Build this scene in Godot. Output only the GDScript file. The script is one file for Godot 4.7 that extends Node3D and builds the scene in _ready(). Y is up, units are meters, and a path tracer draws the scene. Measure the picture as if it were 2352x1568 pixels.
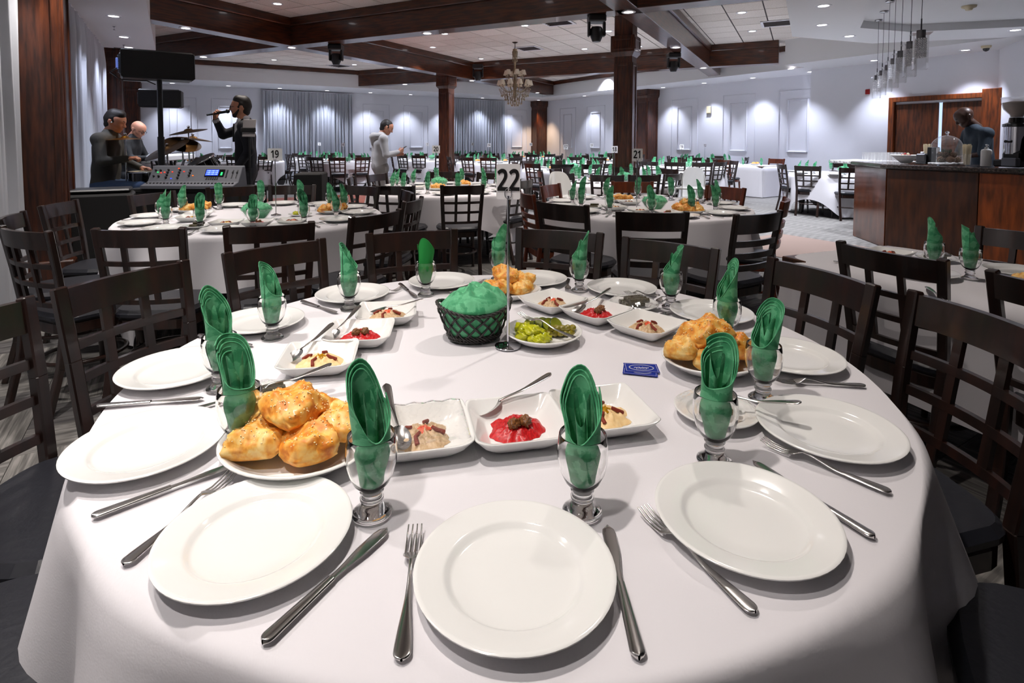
extends Node3D

const CAM_H := 1.325
const RA := 0.546288      # turn of the room's walls (31.3 degrees)
const RU := -0.479966     # turn of the ceiling beams (-27.5 degrees)
var M := {}
var used := {}
var rng := RandomNumberGenerator.new()
var protos := {}

# ---------------------------------------------------------------- mesh builder
class Shape:
	var v := PackedVector3Array()
	var n := PackedVector3Array()
	var uv := PackedVector2Array()
	var c := PackedColorArray()
	var ix := PackedInt32Array()
	var t := Transform3D()
	var col := Color.WHITE
	var colored := false

	func vert(p: Vector3, nn: Vector3, u := Vector2.ZERO) -> int:
		v.append(t * p)
		n.append((t.basis * nn).normalized())
		uv.append(u)
		c.append(col)
		return v.size() - 1

	func tri(a: int, b: int, d: int) -> void:      # counter-clockwise from outside; stored clockwise
		ix.append(a); ix.append(d); ix.append(b)

	func quad(a: Vector3, b: Vector3, d: Vector3, e: Vector3) -> void:
		var nn := (b - a).cross(e - a)
		if nn.length_squared() < 1e-16:
			nn = (d - b).cross(e - b)
		nn = nn.normalized()
		var i := vert(a, nn, Vector2(0, 0))
		vert(b, nn, Vector2(1, 0)); vert(d, nn, Vector2(1, 1)); vert(e, nn, Vector2(0, 1))
		tri(i, i + 1, i + 2); tri(i, i + 2, i + 3)

	func flat(a: Vector3, b: Vector3, d: Vector3) -> void:
		var nn := (b - a).cross(d - a).normalized()
		var i := vert(a, nn)
		vert(b, nn); vert(d, nn)
		tri(i, i + 1, i + 2)

	func box(at: Vector3, size: Vector3, ch := 0.0, bs := Basis()) -> void:   # centre, size, chamfer, turn
		var keep := t
		t = t * Transform3D(bs, at)
		var h := size * 0.5
		if ch <= 0.0:
			for ax in 3:
				for sg in [-1.0, 1.0]:
					var a := Vector3.ZERO; a[ax] = sg
					var b := Vector3.ZERO; b[(ax + 1) % 3] = 1.0
					var d := Vector3.ZERO; d[(ax + 2) % 3] = sg
					var o := a * h
					quad(o - b * h - d * h, o + b * h - d * h, o + b * h + d * h, o - b * h + d * h)
		else:
			var k := h - Vector3.ONE * ch
			for ax in 3:
				for sg in [-1.0, 1.0]:
					var a := Vector3.ZERO; a[ax] = sg
					var b := Vector3.ZERO; b[(ax + 1) % 3] = 1.0
					var d := Vector3.ZERO; d[(ax + 2) % 3] = sg
					var o := a * h
					quad(o - b * k - d * k, o + b * k - d * k, o + b * k + d * k, o - b * k + d * k)
				for s1 in [-1.0, 1.0]:
					for s2 in [-1.0, 1.0]:
						var p := Vector3.ZERO; p[(ax + 1) % 3] = s1 * h[(ax + 1) % 3]; p[(ax + 2) % 3] = s2 * k[(ax + 2) % 3]
						var q := Vector3.ZERO; q[(ax + 1) % 3] = s1 * k[(ax + 1) % 3]; q[(ax + 2) % 3] = s2 * h[(ax + 2) % 3]
						var e := Vector3.ZERO; e[ax] = k[ax]
						var out := Vector3.ZERO; out[(ax + 1) % 3] = s1; out[(ax + 2) % 3] = s2
						if (e * 2.0).cross(q - p).dot(out) > 0.0: quad(p - e, p + e, q + e, q - e)
						else: quad(q - e, q + e, p + e, p - e)
			for sx in [-1.0, 1.0]:
				for sy in [-1.0, 1.0]:
					for sz in [-1.0, 1.0]:
						var a := Vector3(sx * h.x, sy * k.y, sz * k.z)
						var b := Vector3(sx * k.x, sy * h.y, sz * k.z)
						var d := Vector3(sx * k.x, sy * k.y, sz * h.z)
						if sx * sy * sz > 0: flat(a, b, d)
						else: flat(a, d, b)
		t = keep

	func beam(a: Vector3, b: Vector3, w: float, d: float, ch := 0.0, side := Vector3.RIGHT) -> void:   # a bar from a to b, w along side, d across
		var y := (b - a).normalized()
		var x := (side - y * side.dot(y)).normalized()
		box((a + b) * 0.5, Vector3(w, (b - a).length(), d), ch, Basis(x, y, x.cross(y)))

	func lathe(pts: Array, seg := 24, closed := false) -> void:   # profile of Vector2(r, y), bottom to top outside
		var m := pts.size()
		var edges := m if closed else m - 1
		for k in edges:
			var p: Vector2 = pts[k]
			var q: Vector2 = pts[(k + 1) % m]
			if (q - p).length() < 1e-7: continue
			var en := Vector2(q.y - p.y, p.x - q.x).normalized()
			var n0 := en
			var n1 := en
			if k > 0 or closed:
				var o: Vector2 = pts[(k - 1 + m) % m]
				var f := Vector2(p.y - o.y, o.x - p.x).normalized()
				if f.dot(en) > 0.6: n0 = (f + en).normalized()
			if k < m - 2 or closed:
				var o2: Vector2 = pts[(k + 2) % m]
				var f2 := Vector2(o2.y - q.y, q.x - o2.x).normalized()
				if f2.dot(en) > 0.6: n1 = (f2 + en).normalized()
			var base := v.size()
			for s in seg + 1:
				var a := TAU * s / seg
				var d := Vector3(cos(a), 0, sin(a))
				vert(d * p.x + Vector3.UP * p.y, d * n0.x + Vector3.UP * n0.y, Vector2(float(s) / seg, float(k) / m))
				vert(d * q.x + Vector3.UP * q.y, d * n1.x + Vector3.UP * n1.y, Vector2(float(s) / seg, float(k + 1) / m))
			for s in seg:
				var i := base + s * 2
				if p.x > 1e-6: tri(i, i + 1, i + 2)
				if q.x > 1e-6: tri(i + 1, i + 3, i + 2)

	func tube(path: PackedVector3Array, r: float, seg := 8, r1 := -1.0, caps := true, flatten := 1.0, ref := Vector3.UP) -> void:
		var m := path.size()
		if r1 < 0.0: r1 = r
		var base := v.size()
		var x := Vector3.ZERO
		for k in m:
			var d := (path[mini(k + 1, m - 1)] - path[maxi(k - 1, 0)]).normalized()
			if k == 0:
				x = ref - d * ref.dot(d)
				if x.length() < 0.05: x = Vector3.RIGHT - d * d.x
				if x.length() < 0.05: x = Vector3.BACK - d * d.z
			else:
				x = x - d * x.dot(d)
			x = x.normalized()
			var y := d.cross(x)
			var rr := lerpf(r, r1, float(k) / maxi(m - 1, 1))
			for s in seg:
				var a := TAU * s / seg
				var o := x * cos(a) * flatten + y * sin(a)
				vert(path[k] + o * rr, (x * cos(a) + y * sin(a) * flatten).normalized(), Vector2(float(s) / seg, float(k)))
		for k in m - 1:
			for s in seg:
				var i := base + k * seg + s
				var j := base + k * seg + (s + 1) % seg
				tri(i, j, j + seg); tri(i, j + seg, i + seg)
		if caps:
			for e in [0, m - 1]:
				var nn := (path[0] - path[1]).normalized() if e == 0 else (path[m - 1] - path[m - 2]).normalized()
				var ctr := vert(path[e], nn)
				for s in seg:
					var p := v[base + e * seg + s]
					v.append(p); n.append((t.basis * nn).normalized()); uv.append(Vector2.ZERO); c.append(col)
				for s in seg:
					if e == 0: tri(ctr, ctr + 1 + (s + 1) % seg, ctr + 1 + s)
					else: tri(ctr, ctr + 1 + s, ctr + 1 + (s + 1) % seg)

	func rod(a: Vector3, b: Vector3, r: float, seg := 8, r1 := -1.0) -> void:
		tube(PackedVector3Array([a, b]), r, seg, r1)

	func grid(nu: int, nv: int, f: Callable, wrap := false, flip := false) -> void:   # smooth patch; f(i / nu, j / nv) gives a point
		var p := PackedVector3Array()
		for j in nv + 1:
			for i in nu + 1:
				p.append(f.call(float(i) / nu, float(j) / nv))
		var w := nu + 1
		var base := v.size()
		for j in nv + 1:
			for i in nu + 1:
				var l := i - 1
				var r := i + 1
				if wrap:
					if l < 0: l = nu - 1
					if r > nu: r = 1
				else:
					l = maxi(l, 0); r = mini(r, nu)
				var du := p[j * w + r] - p[j * w + l]
				var dv := p[mini(j + 1, nv) * w + i] - p[maxi(j - 1, 0) * w + i]
				var nn := du.cross(dv)
				if nn.length_squared() < 1e-18:
					var jj := 1 if j == 0 else nv - 1
					du = p[jj * w + r] - p[jj * w + l]
					nn = du.cross(dv)
				vert(p[j * w + i], (-nn if flip else nn).normalized(), Vector2(float(i) / nu, float(j) / nv))
		for j in nv:
			for i in nu:
				var a := base + j * w + i
				if flip:
					tri(a, a + w, a + w + 1); tri(a, a + w + 1, a + 1)
				else:
					tri(a, a + 1, a + w + 1); tri(a, a + w + 1, a + w)

	func ball(at: Vector3, r: Vector3, nu := 12, nv := 8, bs := Basis()) -> void:
		var keep := t
		t = t * Transform3D(bs, at)
		var base := v.size()
		for j in nv + 1:
			for i in nu + 1:
				var a := TAU * i / nu
				var b := PI * j / nv - PI / 2
				var d := Vector3(cos(b) * cos(a), sin(b), cos(b) * sin(a))
				vert(d * r, (d / r).normalized(), Vector2(float(i) / nu, float(j) / nv))
		for j in nv:
			for i in nu:
				var a := base + j * (nu + 1) + i
				if j > 0: tri(a, a + nu + 1, a + 1)
				if j < nv - 1: tri(a + 1, a + nu + 1, a + nu + 2)
		t = keep

	func prism(poly: PackedVector2Array, y0: float, y1: float, ch := 0.0) -> void:    # poly of (x, z)
		var area := 0.0
		for i in poly.size():
			var p := poly[i]
			var q := poly[(i + 1) % poly.size()]
			area += p.x * q.y - q.x * p.y
		if area < 0.0: poly.reverse()
		var m := poly.size()
		var rings := [[0.0, y0], [0.0, y1]]
		if ch > 0.0: rings = [[ch, y0], [0.0, y0 + ch], [0.0, y1 - ch], [ch, y1]]
		var loops := []
		for r in rings:
			var l := PackedVector3Array()
			for i in m:
				var a := poly[(i - 1 + m) % m]
				var b := poly[i]
				var d := poly[(i + 1) % m]
				var n0 := Vector2((b - a).y, -(b - a).x).normalized()
				var n1 := Vector2((d - b).y, -(d - b).x).normalized()
				var nn := (n0 + n1).normalized()
				var q: Vector2 = b - nn * (r[0] / maxf(0.3, nn.dot(n0)))
				l.append(Vector3(q.x, r[1], q.y))
			loops.append(l)
		for k in loops.size() - 1:
			for i in m:
				var j := (i + 1) % m
				quad(loops[k][j], loops[k][i], loops[k + 1][i], loops[k + 1][j])
		var ids := Geometry2D.triangulate_polygon(poly)
		for k in range(0, ids.size(), 3):
			for e in 2:
				var l: PackedVector3Array = loops[0] if e == 0 else loops[-1]
				var a := l[ids[k]]
				var b := l[ids[k + 1]]
				var d := l[ids[k + 2]]
				var up := (b - a).cross(d - a).y > 0
				if up == (e == 1): flat(a, b, d)
				else: flat(a, d, b)

	func mesh(into: ArrayMesh = null) -> ArrayMesh:
		var am := into if into else ArrayMesh.new()
		var a := []
		a.resize(Mesh.ARRAY_MAX)
		a[Mesh.ARRAY_VERTEX] = v
		a[Mesh.ARRAY_NORMAL] = n
		a[Mesh.ARRAY_TEX_UV] = uv
		if colored: a[Mesh.ARRAY_COLOR] = c
		a[Mesh.ARRAY_INDEX] = ix
		am.add_surface_from_arrays(Mesh.PRIMITIVE_TRIANGLES, a)
		return am

# ---------------------------------------------------------------- blended capsules, meshed as surface nets
class Blob:
	var cell := 0.015
	var lo := Vector3.ZERO
	var nx := 0
	var ny := 0
	var nz := 0
	var d := PackedFloat32Array()
	var bones := []

	func add(a: Vector3, b: Vector3, ra: float, rb := -1.0, k := 0.02) -> void:
		bones.append([a, b, ra, ra if rb < 0.0 else rb, k])

	func build(s: Shape, grow := 0.0) -> void:
		if bones.is_empty(): return
		var mn := Vector3.ONE * 1e9
		var mx := -mn
		for o in bones:
			var r: float = maxf(o[2], o[3]) + grow
			for e in 2:
				mn = mn.min(o[e] - Vector3.ONE * r)
				mx = mx.max(o[e] + Vector3.ONE * r)
		lo = mn - Vector3.ONE * cell * 3.0
		var ext := mx - lo + Vector3.ONE * cell * 3.0
		nx = int(ext.x / cell) + 2; ny = int(ext.y / cell) + 2; nz = int(ext.z / cell) + 2
		d.resize(nx * ny * nz)
		d.fill(1.0)
		for o in bones:
			var a: Vector3 = o[0]
			var ba: Vector3 = o[1] - a
			var ra: float = o[2] + grow
			var rb: float = o[3] + grow
			var k: float = o[4]
			var bb := maxf(ba.length_squared(), 1e-9)
			var r := maxf(ra, rb) + k + cell * 2.0
			var p0: Vector3 = (a.min(o[1]) - Vector3.ONE * r - lo) / cell
			var p1: Vector3 = (a.max(o[1]) + Vector3.ONE * r - lo) / cell
			for z in range(maxi(0, int(p0.z)), mini(nz - 1, int(p1.z) + 1) + 1):
				for y in range(maxi(0, int(p0.y)), mini(ny - 1, int(p1.y) + 1) + 1):
					var row := (z * ny + y) * nx
					for x in range(maxi(0, int(p0.x)), mini(nx - 1, int(p1.x) + 1) + 1):
						var q := lo + Vector3(x, y, z) * cell - a
						var h := clampf(q.dot(ba) / bb, 0.0, 1.0)
						var e := (q - ba * h).length() - (ra + (rb - ra) * h)
						var f := d[row + x]
						var g := maxf(k - absf(e - f), 0.0)
						d[row + x] = minf(e, f) - g * g * 0.25 / k
		var index := {}
		var sy := nx
		var sz := nx * ny
		var base0 := s.v.size()
		var corner := [0, 1, sy, sy + 1, sz, sz + 1, sz + sy, sz + sy + 1]
		for z in nz - 1:
			for y in ny - 1:
				var row := (z * ny + y) * nx
				for x in nx - 1:
					var at := row + x
					if d[at] > 0.5: continue
					var inside := 0
					for k in 8:
						if d[at + corner[k]] < 0.0: inside += 1
					if inside == 0 or inside == 8: continue
					var sum := Vector3.ZERO
					var cnt := 0
					for k in 8:
						for ax in 3:
							if k & (1 << ax): continue
							var u: float = d[at + corner[k]]
							var w: float = d[at + corner[k | (1 << ax)]]
							if (u < 0.0) == (w < 0.0): continue
							var p := Vector3(k & 1, (k >> 1) & 1, (k >> 2) & 1)
							p[ax] += u / (u - w)
							sum += p
							cnt += 1
					index[at] = s.v.size()
					s.vert(lo + (Vector3(x, y, z) + sum / cnt) * cell, Vector3.UP)
		var acc := {}
		var faces := []
		for at in index:
			var i: int = index[at]
			for ax in 3:
				var st: int = [1, sy, sz][ax]
				var u := d[at]
				var w := d[at + st]
				if (u < 0.0) == (w < 0.0): continue
				var s1: int = [1, sy, sz][(ax + 1) % 3]
				var s2: int = [1, sy, sz][(ax + 2) % 3]
				if not (index.has(at - s1) and index.has(at - s2) and index.has(at - s1 - s2)): continue
				var q := [i, index[at - s1], index[at - s1 - s2], index[at - s2]]
				if u >= 0.0: q.reverse()
				s.tri(q[0], q[1], q[2]); s.tri(q[0], q[2], q[3])
				faces.append(q)
		var nn := PackedVector3Array()
		nn.resize(s.v.size() - base0)
		for q in faces:
			var fn: Vector3 = (s.v[q[2]] - s.v[q[0]]).cross(s.v[q[3]] - s.v[q[1]])
			for e in q: nn[e - base0] += fn
		for i in nn.size(): s.n[base0 + i] = nn[i].normalized()

# ---------------------------------------------------------------- scene helpers
func numbered(called: String) -> String:
	var k: int = used.get(called, 0)
	used[called] = k + 1
	return called if k == 0 else "%s_%03d" % [called, k]

func tag(o: Node, label: String, category: String, group := "") -> Node:
	o.set_meta("label", label)
	o.set_meta("category", category)
	if group: o.set_meta("group", group)
	return o

func thing(called: String, label: String, category: String, at := Vector3.ZERO, turn := 0.0, group := "") -> Node3D:
	var o := Node3D.new()
	o.name = numbered(called)
	add_child(o)
	o.position = at
	o.rotation.y = turn
	tag(o, label, category, group)
	return o

func part(called: String, s, m: Material, parent: Node, stuff := false) -> MeshInstance3D:
	var o := MeshInstance3D.new()
	o.name = called
	o.mesh = s.mesh() if s is Shape else s
	if m: o.material_override = m
	if stuff: o.set_meta("kind", "stuff")
	parent.add_child(o, true)
	return o

func solo(called: String, s, m: Material, label: String, category: String, at := Vector3.ZERO, turn := 0.0, group := "") -> MeshInstance3D:
	var o := MeshInstance3D.new()
	o.name = numbered(called)
	o.mesh = s.mesh() if s is Shape else s
	if m: o.material_override = m
	add_child(o)
	o.position = at
	o.rotation.y = turn
	tag(o, label, category, group)
	return o

func struct(called: String, s, m: Material, at := Vector3.ZERO, turn := 0.0, label := "") -> MeshInstance3D:
	var o := MeshInstance3D.new()
	o.name = numbered(called)
	o.mesh = s.mesh() if s is Shape else s
	o.material_override = m
	add_child(o)
	o.position = at
	o.rotation.y = turn
	o.set_meta("kind", "structure")
	if label: o.set_meta("label", label)
	return o

func copy(proto: Node3D, called: String, label: String, category: String, at: Vector3, turn := 0.0, group := "") -> Node3D:
	var o: Node3D = proto.duplicate()
	o.name = numbered(called)
	add_child(o)
	o.position = at
	o.rotation = Vector3(0, turn, 0)
	tag(o, label, category, group)
	return o

func G(x: float, z: float, h := 0.0) -> Vector3:      # metres right of, ahead of and above the floor under the camera
	return Vector3(x, h, -z)

func A(a: float, b: float, h := 0.0) -> Vector3:      # along the room's walls
	return Vector3(a * 0.8545 - b * 0.5195, h, -(a * 0.5195 + b * 0.8545))

func U(u: float, w: float, h := 0.0) -> Vector3:      # along the ceiling beams
	return Vector3(u * 0.4617 - w * 0.887, h, -(u * 0.887 + w * 0.4617))

func heading(deg: float) -> float:                    # a turn that makes -z face so many degrees right of straight ahead
	return -deg_to_rad(deg)

# ---------------------------------------------------------------- materials
func noise(freq: float, sd: int, type := FastNoiseLite.TYPE_SIMPLEX_SMOOTH, oct := 4) -> FastNoiseLite:
	var f := FastNoiseLite.new()
	f.noise_type = type
	f.frequency = freq
	f.seed = sd
	f.fractal_octaves = oct
	return f

func ntex(f: FastNoiseLite, cols: Array, offs: Array, size := 256, bump := false) -> NoiseTexture2D:
	var t := NoiseTexture2D.new()
	t.width = size; t.height = size
	t.seamless = true
	t.noise = f
	t.generate_mipmaps = false
	if bump:
		t.as_normal_map = true
		t.bump_strength = 4.0
	else:
		var g := Gradient.new()
		g.offsets = PackedFloat32Array(offs)
		g.colors = PackedColorArray(cols)
		t.color_ramp = g
	return t

func mat(col: Color, rough := 0.5, metal := 0.0, coat := 0.0) -> StandardMaterial3D:
	var m := StandardMaterial3D.new()
	m.albedo_color = col
	m.roughness = rough
	m.metallic = metal
	if coat > 0.0:
		m.clearcoat_enabled = true
		m.clearcoat = coat
		m.clearcoat_roughness = 0.08
	return m

func tri_mat(t: Texture2D, scale: Vector3, rough: float, coat := 0.0, tint := Color.WHITE) -> StandardMaterial3D:
	var m := mat(tint, rough, 0.0, coat)
	m.albedo_texture = t
	m.uv1_triplanar = true
	m.uv1_scale = scale
	return m

func glow(col: Color, e: float) -> StandardMaterial3D:
	var m := mat(Color(0.02, 0.02, 0.02), 0.5)
	m.emission_enabled = true
	m.emission = col
	m.emission_energy_multiplier = e
	return m

func clear_glass(alpha := 0.06) -> StandardMaterial3D:
	var m := mat(Color(1, 1, 1, alpha), 0.02)
	m.transparency = BaseMaterial3D.TRANSPARENCY_ALPHA
	m.metallic_specular = 0.5
	m.cull_mode = BaseMaterial3D.CULL_DISABLED
	return m

func solid_glass() -> StandardMaterial3D:
	var m := mat(Color(1, 1, 1, 0.0), 0.0)
	m.refraction_enabled = true
	m.refraction_scale = 0.05
	return m

func materials() -> void:
	var oak := noise(0.012, 3)
	oak.domain_warp_enabled = true
	oak.domain_warp_amplitude = 18.0
	oak.domain_warp_frequency = 0.01
	var wt := ntex(oak, [Color(0.17, 0.08, 0.042), Color(0.27, 0.13, 0.065), Color(0.34, 0.172, 0.085)], [0.2, 0.5, 0.85], 512)
	M.wood_x = tri_mat(wt, Vector3(0.35, 3.2, 3.2), 0.28, 0.35)
	M.wood_y = tri_mat(wt, Vector3(3.2, 0.35, 3.2), 0.32, 0.25)
	var wt2 := ntex(oak, [Color(0.17, 0.085, 0.035), Color(0.27, 0.135, 0.05), Color(0.34, 0.175, 0.07)], [0.2, 0.5, 0.85], 512)
	M.bar_wood = tri_mat(wt2, Vector3(2.4, 0.3, 2.4), 0.35, 0.2)
	M.bar_wood_light = tri_mat(wt2, Vector3(2.4, 0.3, 2.4), 0.35, 0.2, Color(2.0, 1.8, 1.5))
	M.door_wood = tri_mat(wt2, Vector3(2.4, 0.3, 2.4), 0.4, 0.1, Color(1.1, 1.05, 0.95))
	M.frame_wood = tri_mat(wt2, Vector3(2.4, 0.3, 2.4), 0.4, 0.1, Color(1.5, 1.35, 1.05))
	M.chair = tri_mat(ntex(oak, [Color(0.105, 0.06, 0.045), Color(0.175, 0.092, 0.066)], [0.3, 0.8]), Vector3(6, 1, 6), 0.32, 0.4)
	M.chair_red = tri_mat(ntex(oak, [Color(0.30, 0.125, 0.06), Color(0.42, 0.18, 0.08)], [0.3, 0.8]), Vector3(6, 1, 6), 0.33, 0.3)
	M.vinyl = mat(Color(0.115, 0.12, 0.145), 0.36)
	var vn := ntex(noise(0.05, 9, FastNoiseLite.TYPE_CELLULAR), [], [], 256, true)
	M.vinyl.normal_enabled = true
	M.vinyl.normal_texture = vn
	M.vinyl.normal_scale = 0.12
	M.vinyl.uv1_triplanar = true
	M.vinyl.uv1_scale = Vector3.ONE * 4.0
	M.porcelain = mat(Color(0.93, 0.93, 0.92), 0.12, 0.0, 0.5)
	var weave := ntex(noise(0.35, 5), [], [], 256, true)
	M.cloth = mat(Color(0.865, 0.855, 0.87), 0.9)
	M.cloth.normal_enabled = true
	M.cloth.normal_texture = weave
	M.cloth.normal_scale = 0.04
	M.cloth.uv1_triplanar = true
	M.cloth.uv1_scale = Vector3.ONE * 3.0
	var dam := noise(0.011, 21, FastNoiseLite.TYPE_SIMPLEX_SMOOTH, 2)
	dam.domain_warp_enabled = true
	dam.domain_warp_amplitude = 60.0
	dam.domain_warp_frequency = 0.012
	var damt := ntex(dam, [Color(0.17, 0.54, 0.35), Color(0.22, 0.60, 0.40), Color(0.42, 0.76, 0.56), Color(0.36, 0.71, 0.51)], [0.0, 0.46, 0.53, 1.0], 512)
	M.napkin = tri_mat(damt, Vector3.ONE * 5.5, 0.7)
	M.napkin.backlight_enabled = true
	M.napkin.backlight = Color(0.03, 0.14, 0.07)
	M.napkin.rim_enabled = true
	M.napkin.rim = 0.3
	M.napkin_plain = mat(Color(0.02, 0.52, 0.20), 0.75)
	M.napkin_plain.backlight_enabled = true
	M.napkin_plain.backlight = Color(0.03, 0.2, 0.08)
	M.glass = clear_glass(0.05)
	M.glass_solid = solid_glass()
	M.wrap = clear_glass(0.02)
	M.wrap.roughness = 0.06
	M.wrap.normal_enabled = true
	M.wrap.normal_texture = ntex(noise(0.02, 14, FastNoiseLite.TYPE_PERLIN, 3), [], [], 256, true)
	M.wrap.normal_scale = 1.0
	M.wrap.uv1_triplanar = true
	M.wrap.uv1_scale = Vector3.ONE * 5.0
	M.steel = mat(Color(0.78, 0.77, 0.76), 0.2, 1.0)
	M.steel_dull = mat(Color(0.5, 0.5, 0.52), 0.35, 1.0)
	M.chrome = mat(Color(0.8, 0.8, 0.82), 0.08, 1.0)
	M.black = mat(Color(0.075, 0.075, 0.08), 0.4)
	M.black_matte = mat(Color(0.06, 0.06, 0.065), 0.75)
	M.black_gloss = mat(Color(0.06, 0.06, 0.065), 0.12, 0.0, 0.5)
	M.grey = mat(Color(0.36, 0.37, 0.40), 0.5)
	M.grey_light = mat(Color(0.60, 0.58, 0.58), 0.5)
	M.white = mat(Color(0.85, 0.85, 0.85), 0.5)
	M.paper = mat(Color(0.95, 0.95, 0.96), 0.6)
	M.ink = mat(Color(0.012, 0.012, 0.02), 0.5)
	M.wall = mat(Color(0.88, 0.88, 0.90), 0.75)
	M.wall.normal_enabled = true
	M.wall.normal_texture = ntex(noise(0.3, 8), [], [], 256, true)
	M.wall.normal_scale = 0.05
	M.wall.uv1_triplanar = true
	M.trim = mat(Color(0.86, 0.86, 0.88), 0.5)
	M.soffit = mat(Color(0.88, 0.88, 0.885), 0.6)
	M.tile = tri_mat(ntex(noise(0.09, 4, FastNoiseLite.TYPE_SIMPLEX, 3), [Color(0.80, 0.76, 0.73), Color(0.90, 0.87, 0.84), Color(0.92, 0.89, 0.865)], [0.15, 0.35, 1.0]), Vector3.ONE * 1.6, 0.95)
	M.tile_b = tri_mat(M.tile.albedo_texture, Vector3.ONE * 1.6, 0.95, 0.0, Color(0.955, 0.95, 0.945))
	M.tbar = mat(Color(0.22, 0.20, 0.19), 0.7)
	M.curtain = mat(Color(0.72, 0.73, 0.755), 0.9)
	M.curtain.backlight_enabled = true
	M.curtain.backlight = Color(0.12, 0.12, 0.13)
	var cl := noise(0.03, 17, FastNoiseLite.TYPE_PERLIN, 4)
	var ct := ntex(cl, [Color(0.35, 0.34, 0.33), Color(0.46, 0.45, 0.435), Color(0.55, 0.535, 0.52)], [0.25, 0.55, 0.8])
	M.carpet = tri_mat(ct, Vector3(0.5, 4.0, 9.0), 0.95)
	M.carpet_b = tri_mat(ct, Vector3(0.5, 4.0, 9.0), 0.95, 0.0, Color(0.78, 0.78, 0.80))
	M.carpet_base = mat(Color(0.35, 0.34, 0.33), 0.95)
	M.rug = mat(Color(0.52, 0.44, 0.40), 0.9)
	M.parquet = tri_mat(wt2, Vector3(0.4, 3.0, 3.0), 0.35, 0.2, Color(1.8, 1.35, 1.1))
	M.granite = tri_mat(ntex(noise(0.06, 31, FastNoiseLite.TYPE_CELLULAR, 3), [Color(0.09, 0.08, 0.08), Color(0.26, 0.22, 0.21), Color(0.58, 0.52, 0.48)], [0.1, 0.6, 0.95]), Vector3.ONE * 3.0, 0.15, 0.6)
	var pn := noise(0.018, 41, FastNoiseLite.TYPE_SIMPLEX_SMOOTH, 4)
	M.pastry = tri_mat(ntex(pn, [Color(0.97, 0.80, 0.46), Color(0.95, 0.64, 0.22), Color(0.80, 0.42, 0.09)], [0.25, 0.52, 0.85]), Vector3.ONE * 9.0, 0.5, 0.06)
	M.pastry_pale = tri_mat(ntex(pn, [Color(0.98, 0.85, 0.56), Color(0.95, 0.70, 0.30), Color(0.84, 0.50, 0.13)], [0.25, 0.55, 0.9]), Vector3.ONE * 9.0, 0.5, 0.06)
	M.sesame = mat(Color(0.98, 0.90, 0.70), 0.5)
	M.hummus = tri_mat(ntex(noise(0.05, 12), [Color(0.92, 0.77, 0.54), Color(0.95, 0.83, 0.62)], [0.3, 0.7]), Vector3.ONE * 6.0, 0.45)
	M.baba = tri_mat(ntex(noise(0.05, 13), [Color(0.74, 0.60, 0.44), Color(0.86, 0.75, 0.60)], [0.3, 0.7]), Vector3.ONE * 8.0, 0.4)
	M.beet = tri_mat(ntex(noise(0.08, 15), [Color(0.66, 0.08, 0.10), Color(0.84, 0.15, 0.16)], [0.3, 0.7]), Vector3.ONE * 9.0, 0.35)
	M.paprika = mat(Color(0.50, 0.16, 0.07), 0.7)
	M.tomato = mat(Color(0.92, 0.36, 0.20), 0.3)
	M.walnut = tri_mat(ntex(noise(0.06, 16), [Color(0.30, 0.15, 0.05), Color(0.62, 0.40, 0.18)], [0.35, 0.7]), Vector3.ONE * 20.0, 0.5)
	M.oil = mat(Color(0.70, 0.50, 0.05), 0.1)
	M.vine = tri_mat(ntex(noise(0.05, 18), [Color(0.17, 0.15, 0.07), Color(0.36, 0.31, 0.15)], [0.3, 0.75]), Vector3.ONE * 9.0, 0.3, 0.3)
	M.pepper = tri_mat(ntex(noise(0.02, 19), [Color(0.70, 0.72, 0.08), Color(0.85, 0.84, 0.15)], [0.3, 0.75]), Vector3.ONE * 9.0, 0.25, 0.3)
	M.olive = tri_mat(ntex(noise(0.02, 20), [Color(0.45, 0.43, 0.12), Color(0.62, 0.55, 0.18)], [0.3, 0.75]), Vector3.ONE * 14.0, 0.2, 0.4)
	M.pickle = mat(Color(0.55, 0.58, 0.18), 0.25, 0.0, 0.3)
	M.pickle_skin = mat(Color(0.26, 0.33, 0.08), 0.3)
	M.wicker = mat(Color(0.16, 0.15, 0.14), 0.4, 0.0, 0.2)
	M.card_blue = mat(Color(0.06, 0.17, 0.58), 0.25, 0.0, 0.3)
	M.lamp = glow(Color(1.0, 0.98, 1.0), 7.0)
	M.brass = mat(Color(0.62, 0.42, 0.12), 0.28, 1.0)
	M.bronze = mat(Color(0.20, 0.13, 0.05), 0.4, 1.0)
	M.skin = mat(Color(0.76, 0.53, 0.42), 0.55)
	M.skin.subsurf_scatter_enabled = true
	M.skin.subsurf_scatter_strength = 0.15
	M.skin_dark = mat(Color(0.25, 0.155, 0.115), 0.45)
	M.hair = mat(Color(0.10, 0.07, 0.055), 0.6)
	M.suit = mat(Color(0.07, 0.08, 0.115), 0.75)
	M.shirt = mat(Color(0.8, 0.8, 0.82), 0.7)
	M.olive_jacket = mat(Color(0.27, 0.26, 0.235), 0.85)
	M.hoodie = mat(Color(0.70, 0.685, 0.68), 0.9)
	M.trousers = mat(Color(0.56, 0.54, 0.53), 0.9)
	M.navy = mat(Color(0.14, 0.19, 0.24), 0.85)
	M.jeans = mat(Color(0.20, 0.28, 0.40), 0.85)
	M.crystal = mat(Color(0.62, 0.55, 0.45), 0.06, 0.6)
	M.bead = mat(Color(0.95, 0.95, 0.97), 0.1, 0.1, 0.5)
	M.shade = mat(Color(0.90, 0.86, 0.78), 0.8)
	M.shade.backlight_enabled = true
	M.shade.backlight = Color(0.4, 0.36, 0.28)
	M.screen = glow(Color(0.10, 0.28, 1.0), 1.6)
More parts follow.
